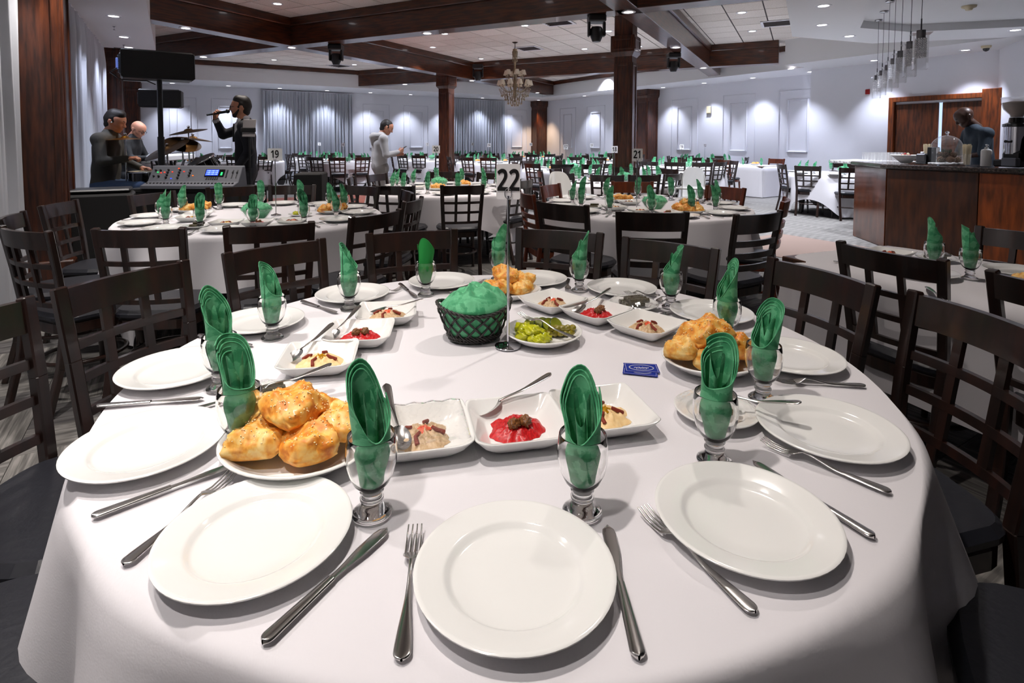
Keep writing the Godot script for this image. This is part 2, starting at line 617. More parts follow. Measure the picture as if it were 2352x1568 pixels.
	M.red = mat(Color(0.55, 0.015, 0.02), 0.4)
	M.cream = mat(Color(0.80, 0.75, 0.62), 0.45)
	M.head = mat(Color(0.10, 0.10, 0.105), 0.4)
	M.straw = mat(Color(0.86, 0.80, 0.68), 0.7)
	M.cone = mat(Color(0.36, 0.25, 0.16), 0.8)
	M.moss = mat(Color(0.12, 0.17, 0.05), 0.9)
	M.marble = tri_mat(ntex(noise(0.02, 44, FastNoiseLite.TYPE_PERLIN, 5), [Color(0.45, 0.44, 0.44), Color(0.85, 0.84, 0.83), Color(0.9, 0.9, 0.9)], [0.2, 0.45, 1.0]), Vector3.ONE * 5.0, 0.3)
	M.acrylic = clear_glass(0.25)

# ---------------------------------------------------------------- the room
func frame_bars(s: Shape, w: float, h: float, t: float, d: float) -> void:   # a picture-frame moulding standing on y = 0 in the x-y plane
	for sg in [-1.0, 1.0]:
		s.box(Vector3(sg * (w / 2 - t / 2), h / 2, 0), Vector3(t, h, d), d * 0.3)
		s.box(Vector3(0, h / 2 + sg * (h / 2 - t / 2), 0), Vector3(w - t * 2.0, t, d), d * 0.3)

func wall_panel(parent: Node3D, x: float, y0: float, w: float) -> void:      # x along the wall's own length, on its +z face
	var s := Shape.new()
	s.t = Transform3D(Basis(), Vector3(x, y0 + 0.12, 0.108))
	frame_bars(s, w, 2.52, 0.028, 0.03)
	part("panel_moulding", s, M.trim, parent)
	s = Shape.new()
	s.t = Transform3D(Basis(), Vector3(x, y0 + 1.04, 0.112))
	frame_bars(s, w * 0.54, 1.36, 0.04, 0.045)
	part("inner_moulding", s, M.trim, parent)

func wall_run(called: String, p: Vector3, q: Vector3, h := 3.6) -> Node3D:    # a wall from p to q whose face on the left looks into the room
	var len := p.distance_to(q)
	var s := Shape.new()
	s.box(Vector3(0, h / 2, 0), Vector3(len, h, 0.2))
	var d := (q - p).normalized()
	var o := struct(called, s, M.wall, Vector3.ZERO)
	o.transform = Transform3D(Basis(d, Vector3.UP, d.cross(Vector3.UP)), (p + q) * 0.5)
	return o

func soffit_block(poly: Array, y0: float, y1: float) -> void:
	var pts := PackedVector2Array()
	for p in poly: pts.append(Vector2(p.x, p.z))
	var s := Shape.new()
	s.prism(pts, y0, y1)
	struct("ceiling", s, M.soffit)

func curtain(called: String, label: String, p: Vector3, q: Vector3, top: float, folds: int, sd: int) -> void:
	var r := RandomNumberGenerator.new()
	r.seed = sd
	var ph := []
	for k in 8: ph.append(r.randf() * TAU)
	var d := (q - p)
	var len := d.length()
	var o := thing(called, label, "curtain", p, 0.0, "")
	var x := d.normalized()
	o.transform = Transform3D(Basis(x, Vector3.UP, x.cross(Vector3.UP)), p)
	var f := func(u: float, w: float) -> Vector3:
		var a := u * TAU * folds
		var z: float = 0.035 * sin(a + 0.9 * sin(u * 19.0 + ph[0])) + 0.018 * sin(a * 2.3 + ph[1]) + 0.012 * sin(a * 0.5 + ph[2])
		var pinch := smoothstep(0.93, 1.0, w)
		return Vector3(u * len + 0.012 * sin(a * 0.7 + ph[3]) * (1.0 - w), 0.03 + w * (top - 0.03), 0.06 + z * (1.0 - 0.55 * pinch) + 0.008 * sin(w * 5.0 + a))
	var s := Shape.new()
	s.grid(folds * 10, 10, f)
	part("curtain_cloth", s, M.curtain, o)
	s = Shape.new()
	s.rod(Vector3(0, top + 0.01, 0.06), Vector3(len, top + 0.01, 0.06), 0.012)
	part("curtain_rail", s, M.trim, o)

func beam_run(called: String, p: Vector3, q: Vector3, label: String) -> void:
	var len := p.distance_to(q)
	var o := thing(called, label, "ceiling beam")
	var d := (q - p).normalized()
	o.transform = Transform3D(Basis(d, Vector3.UP, d.cross(Vector3.UP)), Vector3((p.x + q.x) / 2, 3.05, (p.z + q.z) / 2))
	var s := Shape.new()
	s.box(Vector3(0, 0.25, 0), Vector3(len, 0.5, 0.32), 0.006)
	part("beam_body", s, M.wood_x, o)
	for sg in [-1.0, 1.0]:
		s = Shape.new()
		s.box(Vector3(0, 0.425, sg * 0.185), Vector3(len, 0.15, 0.05), 0.012)
		part("crown_moulding", s, M.wood_x, o)

func column(called: String, label: String, at: Vector3, turn: float, w: float, tall := true) -> void:
	var o := thing(called, label, "column", at, turn)
	var s := Shape.new()
	s.box(Vector3(0, 1.375, 0), Vector3(w, 2.75, w), 0.008)
	part("shaft", s, M.wood_y, o)
	for k in 4:
		s = Shape.new()
		s.t = Transform3D(Basis(Vector3.UP, k * PI / 2), Vector3.ZERO)
		s.t = s.t * Transform3D(Basis(), Vector3(0, 0.42, w / 2 + 0.004))
		frame_bars(s, w * 0.88, 2.2, 0.05, 0.016)
		part("panel_moulding", s, M.wood_y, o)
	s = Shape.new()
	s.box(Vector3(0, 0.15, 0), Vector3(w + 0.08, 0.30, w + 0.08), 0.012)
	part("plinth", s, M.wood_y, o)
	s = Shape.new()
	var c := w + 0.10
	var hw := w / 2
	var hc := c / 2
	for k in 4:
		s.t = Transform3D(Basis(Vector3.UP, k * PI / 2), Vector3.ZERO)
		s.quad(Vector3(-hw, 2.72, hw), Vector3(hw, 2.72, hw), Vector3(hc, 2.79, hc), Vector3(-hc, 2.79, hc))
	s.t = Transform3D()
	s.box(Vector3(0, 2.925, 0), Vector3(c, 0.27, c), 0.008)
	part("capital", s, M.wood_y, o)
	for k in 4:
		s = Shape.new()
		s.t = Transform3D(Basis(Vector3.UP, k * PI / 2), Vector3.ZERO) * Transform3D(Basis(), Vector3(0, 2.83, hc + 0.003))
		frame_bars(s, c * 0.86, 0.19, 0.035, 0.014)
		part("capital_moulding", s, M.wood_y, o)
	if tall:
		s = Shape.new()
		s.box(Vector3(0, 3.305, 0), Vector3(w + 0.005, 0.51, w + 0.005), 0.006)
		part("upper_block", s, M.wood_y, o)

func room() -> void:
	var s := Shape.new()
	s.box(Vector3(6.2, -0.1, -7.9), Vector3(15.6, 0.2, 24.6))
	var fl := struct("floor", s, M.carpet_base, Vector3.ZERO, RA)
	# carpet planks: the 300 nearest the camera as pieces, the others joined
	var spots := []
	for i in range(-3, 28):
		for j in range(-2, 40):
			spots.append(Vector2(-1.1 + 0.5 * (i + 0.5), 0.5 * (j + 0.5)))
	spots.sort_custom(func(a, b): return Vector2(a.x - 0.7, a.y).length() < Vector2(b.x - 0.7, b.y).length())
	var rest := Shape.new()
	var plank := Shape.new()
	plank.box(Vector3.ZERO, Vector3(0.498, 0.006, 0.248), 0.0015)
	var pm := plank.mesh()
	var n := 0
	for p in spots:
		if p.x < -1.05 or p.x > 12.8 or p.y > 19.6: continue
		var turned := (int(floor(p.x * 2.0)) + int(floor(p.y * 2.0))) % 2 == 0
		for k in [-1.0, 1.0]:
			var at := Vector3(p.x, 0.003, -p.y) + (Vector3(k * 0.125, 0, 0) if turned else Vector3(0, 0, k * 0.125))
			if n < 300:
				var o := part("carpet_plank", pm, M.carpet if (int(p.x * 7.3 + p.y * 3.1 + k)) % 3 else M.carpet_b, fl)
				o.position = at
				o.rotation.y = PI / 2 if turned else 0.0
				n += 1
			else:
				var hx := 0.249 if not turned else 0.124
				var hz := 0.124 if not turned else 0.249
				rest.quad(at + Vector3(-hx, 0.003, hz), at + Vector3(hx, 0.003, hz), at + Vector3(hx, 0.003, -hz), at + Vector3(-hx, 0.003, -hz))
	part("carpet_planks", rest, M.carpet, fl, true)

	s = Shape.new()
	s.box(Vector3(6.2, 3.66, -7.9), Vector3(15.6, 0.2, 24.6))
	var ce := struct("ceiling", s, M.tbar, Vector3.ZERO, RA)
	# acoustic tiles on a 0.61 m grid along the beams
	var tile := Shape.new()
	tile.box(Vector3.ZERO, Vector3(0.588, 0.014, 0.588), 0.003)
	var tm := tile.mesh()
	var tspots := []
	for i in range(-4, 40):
		for j in range(-10, 28):
			var u := 0.305 + 0.61 * i
			var w := 0.305 + 0.61 * j
			var g := U(u, w)
			var a := g.x * 0.8545 - g.z * 0.5195
			var b := -g.x * 0.5195 - g.z * 0.8545
			if a < -0.5 or a > 12.45 or b > 18.05 or b < -3.6: continue
			if b > 12.6 and a < -0.9: continue
			if absf(u - 7.4) < 0.0 or (w < 0.0 and u < 10.6): continue
			var fwd := -g.z
			var seen := fwd > 5.5 and absf(g.x) < fwd * 0.95
			tspots.append([g, (fwd if seen else 100.0 + fwd)])
	tspots.sort_custom(func(a, b): return a[1] < b[1])
	var trest := Shape.new()
	var bt := Basis(Vector3.UP, RU - RA)
	var inv := Basis(Vector3.UP, -RA)
	n = 0
	for e in tspots:
		var at: Vector3 = inv * (e[0] as Vector3) + Vector3.UP * 3.553
		if n < 300 and e[1] < 100.0:
			var o := part("ceiling_tile", tm, M.tile if rng.randf() < 0.7 else M.tile_b, ce)
			o.transform = Transform3D(bt, at)
			n += 1
		else:
			trest.t = Transform3D(bt, at)
			trest.box(Vector3.ZERO, Vector3(0.588, 0.014, 0.588))
	trest.t = Transform3D()
	part("ceiling_tiles", trest, M.tile, ce, true)

	# walls
	wall_run("wall_left", A(-1.3, -4.2), A(-1.3, 20.1))
	var wf := wall_run("wall_far", A(-1.4, 20.05), A(13.8, 20.05))
	var wr := wall_run("wall_right", A(13.7, 20.1), A(13.7, 7.4))
	wall_run("wall_bar", A(12.95, 7.5), A(12.95, 3.95))
	wall_run("wall_step", A(13.8, 7.5), A(12.85, 7.5))
	var k0 := A(12.9, 4.02)
	var k1 := k0 - Vector3(0.4617, 0, -0.887) * 2.3
	wall_run("wall_side", k0, k1)
	wall_run("wall_back", k1, k1 + (A(0, -8) - A(0, 0)))
	wall_run("wall_near", A(13.8, -4.1), A(-1.4, -4.1))
	# far wall panels: local x runs along +a from the wall's middle at a = 6.2
	for a in [0.27, 1.41, 6.34, 7.87, 12.36]: wall_panel(wf, a - 6.2, 0.0, 1.0 if a > 2.0 else 0.74)
	for b in [18.05, 16.31, 12.05, 10.1, 8.36]: wall_panel(wr, 13.75 - b, 0.0, 1.06)
	# soffits
	soffit_block([A(-1.25, -4), A(-0.25, -4), A(-0.25, 12.5), A(-1.25, 12.5)], 3.0, 3.6)
	soffit_block([A(-1.25, 17.9), A(13.65, 17.9), A(13.65, 20.0), A(-1.25, 20.0)], 3.0, 3.6)
	soffit_block([A(12.25, 7.4), A(13.65, 7.4), A(13.65, 17.9), A(12.25, 17.9)], 3.0, 3.6)
	soffit_block([A(11.5, 2.0), A(12.9, 2.0), A(12.9, 7.4), A(11.5, 7.4)], 3.0, 3.6)
	# lowered bar canopy with its recessed tray
	var o0 := G(1.31, 3.07)
	var o1 := G(4.48, 8.99)
	var o2 := G(6.15, 9.59)
	var o3 := G(8.4, 8.85)
	var i0 := G(2.35, 3.07)
	var i2 := G(5.13, 8.29)
	var i3 := G(6.1, 8.59)
	var i4 := G(8.1, 7.95)
	soffit_block([o0, o1, i2, i0], 3.0, 3.6)
	soffit_block([o1, o2, i3, i2], 3.0, 3.6)
	soffit_block([o2, o3, i4, i3], 3.0, 3.6)
	soffit_block([i0, i2, i3, i4, G(6.0, 3.07)], 3.11, 3.6)
	# dark timber trim where the tile ceiling meets the bulkheads
	for e in [[A(-0.9, 17.86), A(12.25, 17.86), "trim_1"], [A(12.21, 17.9), A(12.21, 7.5), "trim_2"]]:
		var p: Vector3 = e[0]
		var q: Vector3 = e[1]
		s = Shape.new()
		s.box(Vector3.ZERO, Vector3(p.distance_to(q), 0.13, 0.06), 0.01)
		var o := struct(e[2], s, M.wood_x)
		var d := (q - p).normalized()
		o.transform = Transform3D(Basis(d, Vector3.UP, d.cross(Vector3.UP)), (p + q) * 0.5 + Vector3.UP * 3.475)
	# baseboards
	s = Shape.new()
	s.box(Vector3(6.2, 0.07, -19.935), Vector3(14.6, 0.14, 0.02), 0.004)
	struct("baseboard_far", s, M.trim, Vector3.ZERO, RA)
	s = Shape.new()
	s.box(Vector3(13.585, 0.07, -13.7), Vector3(0.02, 0.14, 12.2), 0.004)
	struct("baseboard_right", s, M.trim, Vector3.ZERO, RA)

	# beams
	beam_run("ceiling_beam", U(7.4, 0.3), U(7.4, 13.0), "dark timber ceiling beam crossing nearest overhead from bar canopy to left wall")
	beam_run("ceiling_beam", U(0.0, 8.5), U(19.5, 8.5), "dark timber ceiling beam running away over the column beside table 20")
	beam_run("ceiling_beam", U(13.8, 0.5), U(13.8, 13.3), "dark timber ceiling beam crossing far behind the chandelier")
	beam_run("ceiling_beam", U(0.0, 2.1), U(16.4, 2.1), "dark timber ceiling beam running away above the column behind table 18")
	# columns
	column("column", "square panelled timber column standing behind table 18", G(1.9, 9.4), RU, 0.30)
	column("column", "square panelled timber column standing to the left of the chandelier, behind table 20", G(-1.79, 15.2), RU, 0.31)
	for e in [[A(-0.985, 6.2), 0.40, "wide dark timber pilaster at the left edge between two grey curtains"], [A(-1.05, 13.3), 0.42, "timber pilaster on the left wall behind the seated drummer"], [A(-1.05, 19.75), 0.42, "timber pilaster in the far left corner behind the bald man"], [A(13.35, 13.4), 0.5, "timber pilaster against the right wall, right of the big column"], [A(13.35, 19.75), 0.5, "orange lit timber pilaster in the far corner of the room"]]:
		column("pilaster", e[2], e[0], RA, e[1], false)
	# curtains
	curtain("curtain", "long pale grey curtain along the left wall beside the wide pilaster", A(-1.12, 6.5), A(-1.12, 12.6), 2.98, 26, 1)
	curtain("curtain", "grey curtain at the very left edge of the view, nearest the camera", A(-1.12, 2.6), A(-1.12, 5.9), 2.98, 14, 2)
	curtain("curtain", "grey pleated curtain on the far wall behind sign 19, left one of a pair", A(2.5, 19.9), A(3.95, 19.9), 2.94, 13, 3)
	curtain("curtain", "grey pleated curtain on the far wall, right one of the pair behind sign 19", A(3.98, 19.9), A(5.42, 19.9), 2.94, 13, 4)
	curtain("curtain", "wide grey pleated curtain on the far wall behind the chandelier", A(9.25, 19.9), A(11.7, 19.9), 2.94, 22, 5)
	# the timber doorway behind the bar
	door()

func door() -> void:
	var o := Node3D.new()
	o.name = "door_1"
	add_child(o)
	o.set_meta("kind", "structure")
	var d := A(0, -1) - A(0, 0)
	o.transform = Transform3D(Basis(d, Vector3.UP, d.cross(Vector3.UP)), A(12.84, 5.06))
	var s := Shape.new()
	s.box(Vector3(-0.76, 1.08, 0.03), Vector3(0.1, 2.16, 0.14), 0.01)
	s.box(Vector3(0.0, 2.19, 0.03), Vector3(1.62, 0.1, 0.14), 0.01)
	part("door_frame", s, M.frame_wood, o)
	s = Shape.new()
	s.box(Vector3(-0.32, 1.05, 0.0), Vector3(0.76, 2.08, 0.05), 0.006)
	part("door_leaf", s, M.door_wood, o)
	s = Shape.new()
	s.box(Vector3(0.45, 1.05, 0.0), Vector3(0.66, 2.08, 0.05), 0.006)
	part("door_leaf", s, M.door_wood, o)
	s = Shape.new()
	s.box(Vector3(0.09, 1.05, -0.012), Vector3(0.07, 2.08, 0.02))
	part("lit_gap", s, glow(Color(0.75, 0.85, 1.0), 1.3), o)
	s = Shape.new()
	s.box(Vector3(0.97, 1.15, 0.08), Vector3(0.36, 2.3, 0.24), 0.012)
	part("door_post", s, M.frame_wood, o)

# ---------------------------------------------------------------- chairs (local: floor centre of the seat, facing -z)
func seat_shape(w: float, d: float, y0: float, y1: float, ch: float) -> Shape:
	var s := Shape.new()
	var pts := PackedVector2Array()
	for k in 28:
		var a := TAU * k / 28
		var cx := cos(a)
		var cz := sin(a)
		var e := 0.62 if cz < 0 else 0.5
		pts.append(Vector2(signf(cx) * pow(absf(cx), e) * w * (0.5 if cz < 0.2 else 0.46), signf(cz) * pow(absf(cz), e) * d * 0.5))
	s.prism(pts, y0, y1, ch)
	return s

func back_z(x: float, y: float) -> float:             # how far behind the seat's middle the curved, leaning back is
	return 0.195 + 0.075 * clampf((y - 0.46) / 0.43, 0.0, 1.2) - 0.035 * pow(absf(x) / 0.2, 2.0) + 0.02

func curved_rail(y: float, h: float, d: float, half: float) -> Shape:
	var s := Shape.new()
	var f := func(u: float, w: float, front: bool) -> Vector3:
		var x := (u - 0.5) * 2.0 * half
		var yy := y + (w - 0.5) * h
		return Vector3(x, yy, back_z(x, yy) + (-d / 2 if front else d / 2))
	s.grid(10, 2, func(u, w): return f.call(u, w, false))
	s.grid(10, 2, func(u, w): return f.call(u, w, true), false, true)
	s.grid(10, 1, func(u, w): return f.call(u, 1.0, w < 0.5), false, true)
	s.grid(10, 1, func(u, w): return f.call(u, 0.0, w < 0.5))
	s.grid(1, 1, func(u, w): return f.call(0.0, w, u > 0.5), false, true)
	s.grid(1, 1, func(u, w): return f.call(1.0, w, u > 0.5))
	return s

func upright(x: float, y0: float, y1: float, w: float, d: float) -> Shape:
	var s := Shape.new()
	var m := 3
	for k in m:
		var a := lerpf(y0, y1, float(k) / m)
		var b := lerpf(y0, y1, float(k + 1) / m)
		s.beam(Vector3(x, a, back_z(x, a)), Vector3(x, b + 0.004, back_z(x, b + 0.004)), w, d)
	return s

func make_chair(wood: Material, ladder: bool) -> Node3D:
	var o := Node3D.new()
	var wt := 0.20 if not ladder else 0.205
	part("seat", seat_shape(0.44, 0.42, 0.425, 0.475, 0.018), M.vinyl, o)
	part("seat_apron", seat_shape(0.42, 0.40, 0.375, 0.428, 0.004), wood, o)
	for sg in [-1.0, 1.0]:
		var s := Shape.new()
		s.tube(PackedVector3Array([Vector3(sg * 0.165, 0.39, -0.155), Vector3(sg * 0.172, 0.2, -0.163), Vector3(sg * 0.178, 0.0, -0.172)]), 0.022, 8, 0.014)
		part("front_leg", s, wood, o)
		s = Shape.new()
		var pts := [Vector3(sg * 0.17, 0.0, 0.27), Vector3(sg * 0.172, 0.22, 0.215), Vector3(sg * 0.176, 0.46, back_z(0.176, 0.46)), Vector3(sg * (wt - 0.012), 0.68, back_z(wt, 0.68)), Vector3(sg * (wt - 0.002), 0.89, back_z(wt, 0.89))]
		for k in 4:
			s.beam(pts[k], pts[k + 1] + (pts[k + 1] - pts[k]).normalized() * 0.006, 0.036, 0.028, 0.004)
		part("rear_post", s, wood, o)
	part("top_rail", curved_rail(0.845 if not ladder else 0.83, 0.085 if not ladder else 0.115, 0.022, wt - 0.012), wood, o)
	if ladder:
		for y in [0.71, 0.635, 0.56]:
			part("back_slat", curved_rail(y, 0.038, 0.016, wt - 0.02), wood, o)
	else:
		for y in [0.525, 0.625, 0.72]:
			part("back_slat", curved_rail(y, 0.024, 0.016, wt - 0.022), wood, o)
		for x in [-0.063, 0.063]:
			part("back_upright", upright(x, 0.515, 0.81, 0.026, 0.014), wood, o)
	var hoop := Shape.new()
	var path := PackedVector3Array()
	for k in 25:
		var a := TAU * k / 24
		path.append(Vector3(cos(a) * 0.172, 0.215, 0.015 + sin(a) * 0.185))
	hoop.tube(path, 0.011, 6, -1.0, false)
	part("hoop_stretcher", hoop, wood, o)
	return o

func far_chair(wood: Material, ladder: bool) -> ArrayMesh:    # the same chair as one mesh, for the far tables
	var src := make_chair(wood, ladder)
	var am := ArrayMesh.new()
	var st := Shape.new()
	var se := Shape.new()
	for ch in src.get_children():
		var arr: Array = (ch as MeshInstance3D).mesh.surface_get_arrays(0)
		var to := se if String(ch.name).begins_with("seat") and not String(ch.name).contains("apron") else st
		var base := to.v.size()
		to.v.append_array(arr[Mesh.ARRAY_VERTEX])
		to.n.append_array(arr[Mesh.ARRAY_NORMAL])
		to.uv.append_array(arr[Mesh.ARRAY_TEX_UV])
		for i in (arr[Mesh.ARRAY_INDEX] as PackedInt32Array): to.ix.append(i + base)
	st.mesh(am)
	se.mesh(am)
	am.surface_set_material(0, wood)
	am.surface_set_material(1, M.vinyl)
	src.free()
	return am

func put_chair(kind: String, top: Vector3, face: float, label: String, group: String) -> Node3D:   # top = middle of the top rail over the floor
	var f := deg_to_rad(face)
	var at := Vector3(top.x + sin(f) * 0.27, 0.006, top.z - cos(f) * 0.27)
	return copy(protos[kind], "dining_chair", label, "chair", at, heading(face), group)

# ---------------------------------------------------------------- tables and cloths
func round_cloth(R: float, half: float, turn: float, sd: int, fine: bool, ruffle := 1.0) -> Shape:   # a square cloth over a round top; local origin at table-top height
	var r := RandomNumberGenerator.new()
	r.seed = sd
	var p := []
	for k in 6: p.append(r.randf() * TAU)
	var s := Shape.new()
	var nu := 180 if fine else 72
	var nd := 16 if fine else 7
	var nt := 6
	var f := func(u: float, w: float) -> Vector3:
		var j := w * (nt + nd)
		var a := u * TAU
		if j <= nt:
			var q := j / nt
			return Vector3(cos(a) * (R - 0.012) * q, 0.0, sin(a) * (R - 0.012) * q)
		var q := (j - nt) / nd
		var b := a + turn
		var reach := half / maxf(absf(cos(b)), absf(sin(b)))
		var corner := clampf((reach - half) / (half * 0.41), 0.0, 1.0)
		var drop := minf(reach - R, 0.715)
		var fall := q * drop
		var wave: float = sin(a * 9.0 + p[0] + 0.8 * sin(a * 2.0 + p[1])) * 0.6 + sin(a * 15.0 + p[2]) * 0.3 + sin(a * 4.0 + p[3]) * 0.5
		wave += corner * 1.3 * cos(b * 8.0 + PI)
		var amp := clampf(fall / 0.35, 0.0, 1.0) * 0.035 * ruffle
		var round_r := 0.012
		var out := R - 0.012 + round_r * sin(minf(fall / round_r, PI / 2)) + amp * wave + 0.03 * fall + amp * 0.6
		var dn := round_r * (1.0 - cos(minf(fall / round_r, PI / 2))) if fall < round_r * PI / 2 else fall - round_r * (PI / 2 - 1.0)
		return Vector3(cos(a) * out, -dn, sin(a) * out)
	s.grid(nu, nt + nd, f, true, true)
	return s

func round_table(c: Vector3, R: float, half: float, cloth_turn: float, sd: int, fine: bool, what: String) -> void:
	var o := thing("round_table", "round banquet table hidden under its white cloth, %s" % what, "table", c, 0.0, "round banquet tables")
	var s := Shape.new()
	s.lathe([Vector2(0, 0.715), Vector2(R - 0.03, 0.715), Vector2(R - 0.02, 0.72), Vector2(R - 0.02, 0.74), Vector2(R - 0.026, 0.745), Vector2(0, 0.745)], 48)
	part("tabletop", s, M.bar_wood, o)
	for k in 4:
		s = Shape.new()
		var a := TAU * k / 4 + 0.4
		s.rod(Vector3(cos(a) * 0.55, 0.006, sin(a) * 0.55), Vector3(cos(a) * 0.5, 0.716, sin(a) * 0.5), 0.018)
		part("leg", s, M.black, o)
	var cl := solo("tablecloth", round_cloth(R, half, cloth_turn, sd, fine, 1.7 if fine else 1.2), M.cloth, "white square cloth draped over the round table, %s" % what, "tablecloth", c + Vector3.UP * 0.748, 0.0, "white cloths on the round tables")
	cl.name = cl.name

# ---------------------------------------------------------------- tableware (all stand on y = 0)
func plate_shape(d: float, seg := 56) -> Shape:
	var k := d / 0.262
	var s := Shape.new()
	var pts := []
	for q in [[0.0, 0.003], [0.070, 0.003], [0.074, 0.0], [0.080, 0.0], [0.086, 0.004], [0.108, 0.012], [0.127, 0.0175], [0.1305, 0.0195], [0.131, 0.0215], [0.129, 0.0228], [0.125, 0.0222], [0.108, 0.0178], [0.095, 0.0158], [0.090, 0.0142], [0.086, 0.0095], [0.080, 0.0072], [0.05, 0.0066], [0.0, 0.0064]]:
		pts.append(Vector2(q[0] * k, q[1] * (k if k > 0.8 else 0.85)))
	s.lathe(pts, seg)
	return s

func goblet(fine: bool) -> Node3D:
	var o := Node3D.new()
	var seg := 32 if fine else 14
	var s := Shape.new()
	var pts := []
	for q in [[0.0, 0.0385], [0.012, 0.0388], [0.020, 0.0435], [0.0275, 0.052], [0.0345, 0.067], [0.0385, 0.083], [0.0393, 0.096], [0.0383, 0.110], [0.0366, 0.1235], [0.0360, 0.1252], [0.0350, 0.1252], [0.0345, 0.1235]]: pts.append(Vector2(q[0], q[1]))
	if fine:
		for q in [[0.0364, 0.110], [0.0374, 0.096], [0.0366, 0.083], [0.0327, 0.067], [0.0257, 0.053], [0.017, 0.0455], [0.010, 0.0432], [0.0, 0.0430]]: pts.append(Vector2(q[0], q[1]))
	s.lathe(pts, seg)
	part("bowl", s, M.glass_solid if fine else M.glass, o)
	s = Shape.new()
	pts = []
	for q in [[0.0, 0.0], [0.027, 0.0], [0.0305, 0.0015], [0.0305, 0.004], [0.026, 0.008], [0.019, 0.012], [0.0165, 0.016], [0.0155, 0.022], [0.018, 0.0245], [0.018, 0.0275], [0.0155, 0.030], [0.0155, 0.034], [0.0185, 0.038], [0.017, 0.0385], [0.0, 0.0385]]:
		pts.append(Vector2(q[0], q[1]))
	s.lathe(pts, seg)
	part("stem_and_foot", s, M.glass_solid, o)
	return o

func napkin_shape(sd: int, fine: bool) -> Shape:      # a cloth rolled to a tube with a slanting lip, its peak towards -z; stands inside a goblet
	var r := RandomNumberGenerator.new()
	r.seed = sd
	var s := Shape.new()
	var top := r.randf_range(0.168, 0.182)
	var slant := r.randf_range(0.044, 0.060)
	var lean := r.randf_range(-0.010, 0.004)
	var side := r.randf_range(-0.008, 0.008)
	var seam := r.randf_range(0.5, 1.1) * (1.0 if r.randf() < 0.5 else -1.0)
	var p0 := r.randf() * TAU
	var point := func(u: float, w: float, layer: int) -> Vector3:
		var a := -PI / 2 + seam * 1.5 + u * TAU * 1.16          # the roll starts and ends near its front
		var toward := cos(a + PI / 2)
		var lip: float = top + slant * (toward if toward > 0.0 else toward * 0.85) + 0.004 * sin(a * 3.0 + p0) - 0.007 * layer - 0.016 * smoothstep(0.55, 1.0, u)
		if layer == 3: lip = top - 0.004 + 0.022 * cos(a * 2.0)
		var y := 0.0475 + (lip - 0.0475) * w
		var grow := lerpf(0.019, 0.0285, smoothstep(0.0, 0.055, y - 0.0475)) + 0.012 * clampf((y - 0.13) / 0.1, 0.0, 1.0) * 0.4
		var rr := grow * (1.0 - 0.10 * u) - layer * 0.0026 + 0.0010 * sin(a * 4.0 + y * 50.0 + p0)
		if layer == 3: rr = (0.010 + 0.006 * sin(a * 1.5 + p0)) * (0.6 + 0.4 * w)
		var k := smoothstep(0.10, 0.24, y)
		return Vector3(cos(a) * rr * (1.0 + 0.06 * k) + side * k, y, sin(a) * rr * (1.0 - 0.04 * k) + lean * k)
	for layer in ([0, 1, 2, 3] if fine else [0]):
		s.grid(40 if fine else 16, 16 if fine else 6, func(u, w): return point.call(u, w, layer), false, true)
		if not fine or layer == 3: continue
		var hem := PackedVector3Array()
		for i in 41: hem.append((point.call(i / 40.0, 1.0, layer) as Vector3) - Vector3.UP * 0.0008)
		s.tube(hem, 0.0013, 5)
	return s

func fork_shape() -> Shape:                           # lies along -z, handle end at +0.105
	var s := Shape.new()
	var f := func(u: float, w: float) -> Vector3:     # handle and neck
		w = w * w * (2.0 - w)
		var z := 0.105 - w * 0.135
		var half := lerpf(0.0105, 0.0028, smoothstep(0.0, 0.85, w)) * (sqrt(clampf(1.0 - pow(1.0 - w / 0.075, 2.0), 0.02, 1.0)) if w < 0.075 else 1.0)
		var a := u * TAU
		return Vector3(cos(a) * half, 0.0035 + 0.010 * smoothstep(0.55, 1.0, w) + sin(a) * 0.0019, z)
	s.grid(14, 26, f, true)
	var g := func(u: float, w: float) -> Vector3:     # root of the tines
		var z := -0.030 - w * 0.024
		var half := lerpf(0.003, 0.0125, smoothstep(0.0, 0.7, w))
		var a := u * TAU
		return Vector3(cos(a) * half, 0.0135 - 0.009 * w + sin(a) * 0.0014, z)
	s.grid(10, 6, g, true)
	for k in 4:
		var x := (k - 1.5) * 0.0066
		s.tube(PackedVector3Array([Vector3(x, 0.0046, -0.052), Vector3(x, 0.0028, -0.065), Vector3(x, 0.0046, -0.085), Vector3(x * 0.96, 0.0105, -0.103)]), 0.0019, 6, 0.0011)
	return s

func knife_shape() -> Shape:                          # lies along -z, handle end at +0.105
	var s := Shape.new()
	var f := func(u: float, w: float) -> Vector3:
		w = w * w * (2.0 - w) if w < 1.0 else 1.0
		var z := 0.105 - w * 0.105
		var half := lerpf(0.0095, 0.0058, w) * (sqrt(clampf(1.0 - pow(1.0 - w / 0.09, 2.0), 0.02, 1.0)) if w < 0.09 else 1.0)
		var a := u * TAU
		return Vector3(cos(a) * half, 0.0042 + sin(a) * 0.0034 * lerpf(1.0, 0.8, w), z)
	s.grid(16, 24, f, true)
	var g := func(u: float, w: float) -> Vector3:
		var z := -w * 0.108
		var half := lerpf(0.0048, 0.0098, smoothstep(0.1, 0.6, w)) * (sqrt(clampf((1.0 - w) / 0.12, 0.0, 1.0)) if w > 0.88 else 1.0)
		var a := u * TAU
		return Vector3(cos(a) * half + 0.002 * w, 0.0040 + sin(a) * 0.0009, z)
	s.grid(10, 12, g, true)
	return s

